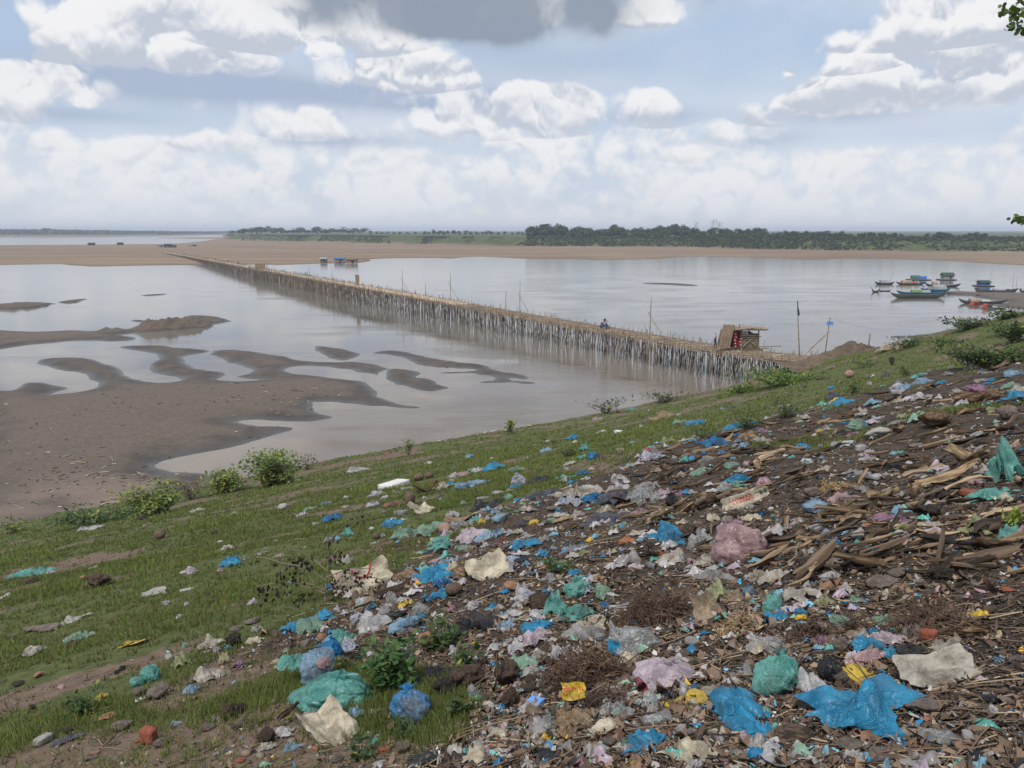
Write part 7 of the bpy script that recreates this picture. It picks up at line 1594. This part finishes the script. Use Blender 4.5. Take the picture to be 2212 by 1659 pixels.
# straw and drift wood thrown along the mud and the water's edge
def mudz(P): return np.full(len(P), .30)
cand = []
for (u, v, su, sv, k) in [(140, 1005, 110, 22, 70), (250, 1030, 90, 8, 80), (60, 930, 120, 30, 25), (590, 920, 60, 30, 30), (600, 860, 70, 14, 50), (1000, 690 + 94, 60, 6, 30), (120, 1070, 110, 24, 50), (330, 880, 160, 30, 30), (880, 1000, 160, 14, 10)]:
    for _ in range(k):
        w = px(random.gauss(u, su), random.gauss(v, sv), .35); cand.append((w.x, w.y))
cand = np.array(cand); dmud = np.hypot(cand[:, 0], cand[:, 1])
_dg = bpy.context.evaluated_depsgraph_get()
mud_o = bpy.data.objects['mudflat_ground']
from mathutils.bvhtree import BVHTree as _B
mud_t = _B.FromPolygons([v.co[:] for v in mud_o.data.vertices], [p.vertices[:] for p in mud_o.data.polygons])
def mudz(P):
    o = []
    for (x, y) in P:
        h = mud_t.ray_cast(Vector((x, y, 30)), Vector((0, 0, -1))); o.append(max(h[0].z if h[0] else -.3, H(x, y)) if h[0] else H(x, y))
    return np.array(o)
cz = mudz(cand); cand = cand[cz > .04]; dmud = dmud[cz > .04]
twigs('drift_straw', cand, np.clip(r.lognormal(-1.5, .6, len(cand)), .08, 1.1), palette(len(cand), [(2, (.30, .24, .17)), (4, (.12, .09, .07)), (.6, (.5, .44, .34))]), .010, d=dmud * .75, Hf=mudz)
t_ = r.random(900) * 75 - 30; PF = np.stack([t_ * .77, t_ * .64], 1) + np.array([-.64, .77]) * (TOE - .6 + r.normal(0, .7, 900))[:, None]
twigs('shore_wrack', PF, np.clip(r.lognormal(-1.1, .5, 900), .1, 1.2), palette(900, [(3, (.12, .09, .07)), (2, (.25, .19, .14)), (1, (.45, .42, .38))]), .012, d=np.full(900, 60.), Hf=lambda P: np.maximum(H_arr(P), mudz(P)))
# husk debris between the husks that are things of their own
V, F = [], []; reg = gpoly([(1350, 1010), (1500, 960), (1720, 900), (1920, 850), (2211, 830), (2211, 1230), (1800, 1210), (1500, 1150), (1350, 1100)])
PH_, dh = scatter(9000, 4, 40, 5, 40); ok = sdf(PH_, reg) > -.2; PH_, dh = PH_[ok][:560], dh[ok][:560]; nv = 0
HS = [husk_shape(500 + k, 9, 7) for k in range(9)]; Ch = []
cem = np.array([cement.location.x, cement.location.y])
for p, d_ in zip(PH_, dh):
    if np.hypot(*(p - cem)) < .75: continue
    BV, BF = HS[random.randint(0, 8)]; L_ = random.uniform(.12, .6) * min(1.5, .7 + d_ * .03); w_ = L_ * random.uniform(.05, .15); a = random.gauss(.25, .6); nrm = ground_normal(p[0], p[1])
    M = (Vector((0, 0, 1)).rotation_difference(nrm)).to_matrix() @ Matrix.Rotation(a, 3, 'Z'); nrm = (nrm + Vector((random.gauss(0, .13), random.gauss(0, .13), 0))).normalized(); M = (Vector((0, 0, 1)).rotation_difference(nrm)).to_matrix() @ Matrix.Rotation(a, 3, 'Z'); Q = (BV * np.array([L_, w_, w_ * 1.1])) @ np.array(M).T + np.array([p[0], p[1], H(p[0], p[1]) + random.random() ** 2 * .09])
    V.append(Q); F.append(BF + nv); nv += len(Q); c = random.choice([(.20, .135, .08), (.12, .08, .052), (.28, .20, .125), (.08, .057, .04), (.055, .04, .03)]); Ch.append(np.array(c)[None] * np.tile(np.repeat(r.uniform(.45, 1.5, (1, 7)), 9, 0).ravel(), 2)[:, None] * random.uniform(.7, 1.1))
tag(link('husk_debris', np_mesh('husk_debris', np.vstack(V), np.vstack(F), mats=[M_lit], colors=np.vstack(Ch))), kind='stuff')

# ---- brush piles of dark twigs
def brush(cr, cx, cy, w, h, label, n=420, col=(.07, .045, .032), dep_k=.8):
    ox, oy, s = CR[cr]; u, v, w, h = ox + cx * s, oy + cy * s, w * s, h * s; g, dep = ground_hit(u, v + h * .32); mp = dep / 1736; W_, Hh = w * mp, h * mp * .62
    t = MB(); o = empty('brush_pile', g)
    V, F, Cc = [], [], []
    for i in range(n):
        a = random.uniform(0, 2 * PI); q = random.random() ** .6; p = Vector((math.cos(a) * W_ * .5 * q, math.sin(a) * W_ * .34 * q, 0)); p.z = Hh * (1 - q * q) * random.random() + H(g.x + p.x, g.y + p.y) - g.z
        d = Vector((random.gauss(0, 1), random.gauss(0, .8), random.gauss(.15, .5))).normalized(); L = W_ * random.uniform(.10, .34); b = Vector((random.gauss(0, .25), random.gauss(0, .25), random.gauss(0, .2))) * L
        rad = .0035 * random.uniform(.6, 1.4) * (1.5 if i < 25 else 1); pts = [p, p + d * L * .35 + b * .6, p + d * L * .7 + b * .7, p + d * L]
        t.tube(pts, [rad, rad * .9, rad * .7, rad * .4], 3, cap=False)
    m_ = simple('brush_twigs', col, .9, .5, 12, coord='geo', col2=tuple(c * 2.2 for c in col)); tag(t.build('twigs', m_, o), kind='stuff'); tag(o, label, 'brush')
brush('7', 1130, 290, 640, 400, 'large heap of dark dry twigs above the pale lilac bag', 800)
brush('7', 560, 800, 760, 380, 'wide heap of dark twigs left of the lilac bag', 800, (.08, .05, .034))
brush('8', 400, 480, 330, 250, 'brown twig tangle below the shredded blue film', 300); brush('8', 800, 440, 260, 200, 'small twig tangle left of the pale green film', 240)
brush('8', 1400, 400, 700, 200, 'long mat of brown roots over the right heap', 500, (.10, .065, .045)); brush('7', 1820, 420, 330, 260, 'coil of pale dried palm fibre by the tan paper bag', 260, (.24, .17, .10))
brush('1', 1010, 720, 180, 110, 'small brown fibre bundle above the beige paper bag', 160, (.12, .06, .035)); brush('3', 300, 1230, 260, 110, 'yellow straw wad in the middle of the husks', 200, (.26, .18, .09))
brush('7', 700, 1060, 420, 260, 'dark twig mound right of the yellow packet', 420, (.06, .042, .03))

# ---- leafy plants
def leafy(name, base, H_, W_, n, leaf, c0, c1, label, cat='plant', stems=7, spread=.5, yellow=.06, parent_label=None, top_heavy=.6, up_bias=.3):
    """stems that carry small pointed leaves"""
    root = tag(empty(name, base), label, cat); t = MB(base); V, F, Cc = [], [], []; tips = []
    for k in range(stems):
        a = random.uniform(0, 2 * PI); q = random.uniform(.1, 1) * spread; e = Vector((math.cos(a) * W_ * q, math.sin(a) * W_ * q * .7, H_ * random.uniform(.35, 1.08))); m_ = e * .5 + Vector((random.gauss(0, .05) * W_, 0, H_ * .05))
        t.tube([base, base + m_, base + e], [max(.004, H_ * .012), max(.003, H_ * .008), .002 + H_ * .003], 4, cap=False); tips.append((m_, e))
    t.build('stems', M_stick, root)
    for i in range(n):
        m_, e = random.choice(tips); f = random.random() ** (1 - top_heavy * .6); p = (m_ * (2 * f) if f < .5 else m_.lerp(e, 2 * f - 1)) + Vector((random.gauss(0, .07) * W_, random.gauss(0, .07) * W_, random.gauss(0, .06) * H_)); p.z = max(p.z, .02)
        ax = Vector((random.gauss(0, 1), random.gauss(0, 1), random.gauss(up_bias, .4))).normalized(); sd_ = ax.cross(Vector((random.gauss(0, .4), random.gauss(0, .4), 1))).normalized(); up_ = sd_.cross(ax); L = leaf * random.uniform(.6, 1.35); k = len(V)
        V += [p, p + ax * L * .45 + sd_ * L * .26 - up_ * L * .05, p + ax * L, p + ax * L * .45 - sd_ * L * .26 - up_ * L * .05, p + ax * L * .5 + up_ * L * .04]; F += [(k, k + 1, k + 4), (k + 1, k + 2, k + 4), (k + 2, k + 3, k + 4), (k + 3, k, k + 4)]
        g = random.random(); c = [c0[j] * (1 - g) + c1[j] * g for j in range(3)]
        if random.random() < yellow: c = [.30, .26, .05]
        Cc += [c] * 5
    me = np_mesh('foliage', np.array([tuple(v) for v in V]), np.array(F), smooth=False, mats=[M_leaf], colors=np.array(Cc)); link('foliage', me, root); return root
def plant_at(u, vb, w, h, n, leaf, label, c0=(.035, .075, .018), c1=(.10, .18, .04), name='weed', cat='plant', **kw):
    gh = ground_hit(u, vb)
    if gh is None: g = px(u, vb, .3); dep = g.y
    else: g, dep = gh
    mp = dep / 1736; return leafy(name, g - Vector((0, 0, .02)), h * mp, w * mp, n, leaf * mp if leaf > 1 else leaf, c0, c1, label, cat, **kw)
YG0, YG1 = (.085, .13, .03), (.21, .27, .07); DG0, DG1 = (.032, .062, .018), (.095, .15, .042)
plant_at(590, 1052, 170, 80, 2200, 10, 'tall yellow green leafy bush at the water side of the slope', YG0, YG1, 'leafy_bush', 'bush', stems=16, spread=.45)
plant_at(490, 1062, 150, 44, 1100, 9, 'low yellowish bush left of the tallest leafy bush', YG0, YG1, 'leafy_bush', 'bush', stems=12, yellow=.15)
plant_at(325, 1112, 170, 68, 2000, 10, 'leafy bush standing left on the foot of the slope', YG0, YG1, 'leafy_bush', 'bush', stems=14, yellow=.15)
plant_at(220, 1130, 230, 34, 1900, 9, 'low dark green shrub mat left of the leafy bushes', (.035, .07, .02), (.09, .14, .04), 'leafy_bush', 'bush', stems=16, spread=.5)
plant_at(410, 1080, 80, 56, 260, 7, 'brown dry weed clump between two leafy bushes', (.08, .06, .045), (.16, .12, .09), 'dry_weed', 'weed', stems=14)
plant_at(665, 1015, 60, 36, 180, 6, 'dry reddish weed right of the tallest leafy bush', (.08, .06, .045), (.16, .13, .08), 'dry_weed', 'weed', stems=10)
plant_at(30, 1150, 60, 34, 160, 8, 'small yellowish bush at the left edge of the slope', YG0, YG1, 'leafy_bush', 'bush', stems=8)
plant_at(882, 985, 34, 40, 120, 7, 'thin yellow green sapling at the edge of the water', YG0, YG1, 'sapling', 'sapling', stems=7)
plant_at(1104, 938, 36, 32, 180, 7, 'small yellow green bush halfway along the shore', YG0, YG1, 'leafy_bush', 'bush', stems=8)
plant_at(1310, 893, 120, 40, 150, 8, 'sparse dark stemmed weeds against the water', (.05, .06, .03), (.10, .12, .05), 'dry_weed', 'weed', stems=22, spread=.5)
plant_at(1440, 868, 130, 24, 330, 7, 'sparse brownish weeds left of the bridge foot', (.06, .065, .03), (.12, .13, .05), 'dry_weed', 'weed', stems=18)
plant_at(1690, 832, 230, 32, 2600, 7, 'bright green bush clump where the bridge meets the bank', YG0, (.14, .22, .05), 'leafy_bush', 'bush', stems=22, spread=.5)
plant_at(1600, 850, 150, 20, 700, 7, 'low green weeds left of the bush under the bridge end', (.05, .09, .02), YG1, 'leafy_bush', 'bush', stems=16)
plant_at(1610, 925, 90, 50, 700, 5, 'round dark green bush in the middle of the slope', DG0, DG1, 'round_bush', 'bush', stems=14)
plant_at(1700, 905, 100, 50, 750, 5, 'dark green bush right of the round bush', DG0, DG1, 'round_bush', 'bush', stems=14)
plant_at(1520, 950, 110, 36, 500, 5, 'low dark bush left of the round dark bush', DG0, DG1, 'round_bush', 'bush', stems=12)
plant_at(1845, 852, 80, 36, 420, 5, 'dark bush right of the upper blue bag', DG0, DG1, 'round_bush', 'bush', stems=12)
plant_at(1960, 812, 60, 22, 300, 4, 'small dark bush left of the top rubbish', DG0, DG1, 'round_bush', 'bush', stems=10)
plant_at(2130, 792, 230, 52, 3600, 8, 'big dark green bush at the top right of the slope', DG0, DG1, 'round_bush', 'bush', stems=20, spread=.5)
plant_at(2190, 740, 90, 50, 600, 8, 'bush at the right edge on the crest', (.03, .06, .015), (.08, .13, .035), 'round_bush', 'bush', stems=12)
plant_at(2090, 712, 160, 26, 700, 8, 'arching weeds on the crest below the moored boats', (.035, .06, .02), (.09, .13, .04), 'crest_weed', 'weed', stems=26, spread=.5)
plant_at(2170, 690, 110, 28, 500, 8, 'tall weeds on the crest at the right edge', (.035, .06, .02), (.09, .13, .04), 'crest_weed', 'weed', stems=20, spread=.5)
plant_at(1960, 752, 110, 26, 420, 6, 'creepers on the crest left of the arching weeds', (.03, .055, .02), (.07, .11, .035), 'crest_weed', 'weed', stems=14)
plant_at(835, 1492, 140, 118, 420, 24, 'broad leaved weed behind the torn teal bag', (.03, .075, .02), (.09, .17, .045), 'broad_leaf_weed', 'weed', stems=14, spread=.45, yellow=.02, up_bias=.15)
plant_at(950, 1400, 110, 90, 260, 14, 'tangled weed by the orange brown stone', (.03, .065, .018), (.08, .13, .035), 'broad_leaf_weed', 'weed', stems=12)
plant_at(1010, 1450, 70, 60, 90, 22, 'dark weed right of the orange brown stone', (.025, .055, .018), (.07, .12, .035), 'broad_leaf_weed', 'weed', stems=6)
plant_at(870, 1590, 80, 40, 60, 20, 'small weed below the stuffed clear bag', (.03, .06, .02), (.08, .13, .05), 'broad_leaf_weed', 'weed', stems=6)
plant_at(780, 1640, 60, 50, 60, 20, 'small weed at the bottom edge by a stick', (.03, .06, .02), (.08, .13, .05), 'broad_leaf_weed', 'weed', stems=6)
plant_at(1000, 1545, 90, 50, 50, 26, 'low round leaved weed before the brown clods', (.03, .06, .02), (.08, .13, .04), 'broad_leaf_weed', 'weed', stems=6)
plant_at(175, 1545, 110, 70, 260, 12, 'dark leafy weed on the left front grass', (.025, .055, .015), (.06, .11, .03), 'broad_leaf_weed', 'weed', stems=10)
plant_at(1210, 1235, 110, 34, 240, 9, 'green ground weed below the blue film in the middle', (.03, .07, .02), (.08, .14, .04), 'broad_leaf_weed', 'weed', stems=10)
plant_at(2190, 1150, 60, 60, 120, 16, 'light green succulent stalks under the right edge bag', (.16, .22, .03), (.28, .34, .06), 'green_stalk', 'plant', stems=8, up_bias=1.2)
plant_at(1230, 985, 60, 24, 260, 5, 'grass clump left of the upper green bag', DG0, (.08, .13, .03), 'grass_clump', 'grass', stems=8)
plant_at(2040, 745, 150, 18, 700, 6, 'low lush weeds on the crest below the arching weeds', (.05, .09, .02), (.12, .18, .045), 'crest_weed', 'weed', stems=20, spread=.5)
plant_at(2180, 722, 130, 24, 900, 6, 'low lush weeds at the crest end by the right edge', (.05, .09, .02), (.12, .18, .045), 'crest_weed', 'weed', stems=20, spread=.5)
plant_at(1880, 790, 120, 12, 500, 5, 'low green weeds right of the earth mound foot', (.05, .09, .02), (.12, .18, .045), 'crest_weed', 'weed', stems=16, spread=.5)
# bare shrub with hanging dead leaves
gb, dep = ground_hit(703, 1300); mp = dep / 1736
def sp(cx, cy, dy=0.0):
    u, v = 493.8 + cx * .1754, 1100.4 + cy * .1754; d = pxdir(u, v); t = (gb.y) / d.y; return Vector((d.x * t, d.y * t + dy, EYE + d.z * t))
shrub = tag(empty('bare_shrub', gb), 'bare shrub with curled dead leaves left of the rice sack', 'shrub')
br = [[(1190, 1130), (1190, 1000), (1210, 800), (1215, 500)], [(1215, 500), (1300, 330), (1420, 190), (1700, 20)], [(1195, 870), (1000, 730), (850, 690), (680, 655), (480, 590), (350, 570)], [(1200, 750), (1080, 660), (960, 590), (860, 550), (700, 540)],
      [(1215, 640), (1290, 560), (1350, 500)], [(1195, 1000), (1050, 940), (930, 915), (860, 890), (750, 895), (600, 960), (450, 1030), (320, 1120)], [(1200, 1010), (1350, 960), (1450, 870), (1600, 800)], [(1200, 840), (1340, 780), (1450, 730), (1560, 710), (1800, 720)], [(1060, 935), (950, 800), (800, 780), (780, 760)], [(1190, 1040), (1000, 1000), (820, 1010)], [(680, 655), (620, 760), (660, 850)], [(1000, 730), (960, 640), (930, 580)], [(600, 940), (540, 900), (420, 920), (350, 930)], [(1210, 800), (1300, 860), (1300, 960)], [(1450, 770), (1600, 830), (1800, 850), (1900, 880)], [(1195, 1110), (1300, 1060), (1370, 1040)]]
for k, b_ in enumerate(br):
    dy = random.uniform(-.25, .25); pts = [sp(*q, dy * (i / len(b_))) for i, q in enumerate(b_)]; t = MB(gb); r0 = .013 if k == 0 else .007
    t.tube(pts, [r0 * (1 - .6 * i / len(pts)) for i in range(len(pts))], 6); t.build('branch' if k else 'stem', M_stick, shrub)
V, F, Cc = [], [], []
for b_ in br[1:]:
    for q in range(11):
        f = random.uniform(.35, 1) * (len(b_) - 1); i = min(int(f), len(b_) - 2); a = sp(*b_[i]).lerp(sp(*b_[i + 1]), f - i) + Vector((random.gauss(0, .03), random.gauss(0, .05), -random.uniform(0, .10)))
        for w in range(3):
            ax = Vector((random.gauss(0, .5), random.gauss(0, .5), -1)).normalized(); sd_ = ax.orthogonal().normalized(); L = random.uniform(.02, .055); k = len(V); p = a - gb + Vector((random.gauss(0, .012), random.gauss(0, .012), 0))
            V += [tuple(p), tuple(p + ax * L * .5 + sd_ * L * .3), tuple(p + ax * L), tuple(p + ax * L * .5 - sd_ * L * .3)]; F.append((k, k + 1, k + 2, k + 3)); g = random.uniform(.6, 1.4); Cc += [(.045 * g, .034 * g, .026 * g)] * 4
tag(link('dead_leaf_clusters', np_mesh('dead_leaf_clusters', V, F, smooth=False, mats=[M_leaf], colors=np.array(Cc)), shrub), kind='stuff')
# fallen branch fork on the left grass
gb2, _ = ground_hit(300, 1245)
# overhanging tree at the right edge
def ov(u, v, dist): d = pxdir(u, v); return Vector((0, 0, EYE)) + d * dist
root = ov(2330, 560, 9.5); trp = Vector((root.x + 1.6, root.y, H(root.x + 1.6, root.y)))
tr = tag(empty('overhanging_tree', trp), 'leafy twigs of a tree reaching in at the right edge', 'tree')
t = MB(trp); t.tube([trp - Vector((0, 0, .2)), trp + Vector((.1, 0, 1.6)), ov(2420, 330, 9.5), ov(2440, -60, 9.3)], [.16, .13, .10, .06], 8); t.build('trunk', M_trunk, tr)
for pts in ([(2425, 200), (2330, 110), (2260, 60), (2200, 30), (2165, 22)], [(2300, 90), (2240, 70), (2205, 60)], [(2425, 420), (2330, 470), (2260, 472), (2200, 468)], [(2260, 60), (2215, 10), (2190, -10)]):
    t = MB(trp); t.tube([ov(*q, 9.4) for q in pts], [.025 * (1 - .17 * i) for i in range(len(pts))], 5); t.build('branch', M_trunk, tr)
V, F, Cc = [], [], []
def leaves_at(u, v, su, sv, n):
    for _ in range(n):
        p = ov(random.gauss(u, su), random.gauss(v, sv), 9.4 + random.gauss(0, .15)) - trp; ax = Vector((random.gauss(0, .6), random.gauss(0, .6), -random.uniform(.2, 1))).normalized(); sd_ = ax.cross(Vector((random.gauss(0, .5), 1, random.gauss(0, .5)))).normalized(); L = random.uniform(.045, .085); k = len(V)
        V.extend([tuple(p), tuple(p + ax * L * .3 + sd_ * L * .36), tuple(p + ax * L * .75 + sd_ * L * .30), tuple(p + ax * L), tuple(p + ax * L * .75 - sd_ * L * .30), tuple(p + ax * L * .3 - sd_ * L * .36)]); F.append((k, k + 1, k + 2, k + 3, k + 4, k + 5)); g = random.random(); Cc.extend([(.045 + .06 * g, .075 + .08 * g, .012 + .02 * g)] * 6)
leaves_at(2183, 18, 10, 9, 22); leaves_at(2205, 22, 9, 13, 26); leaves_at(2192, 55, 11, 6, 22); leaves_at(2168, 33, 5, 7, 6); leaves_at(2215, 66, 6, 6, 8); leaves_at(2275, 55, 22, 25, 70); leaves_at(2203, 470, 10, 6, 14); leaves_at(2190, 470, 5, 3, 5); leaves_at(2235, 462, 14, 14, 24); leaves_at(2370, 150, 22, 90, 120); leaves_at(2370, 430, 25, 40, 70)
link('leaves', np_mesh('leaves', V, F, smooth=False, mats=[M_leaf], colors=np.array(Cc)), tr)
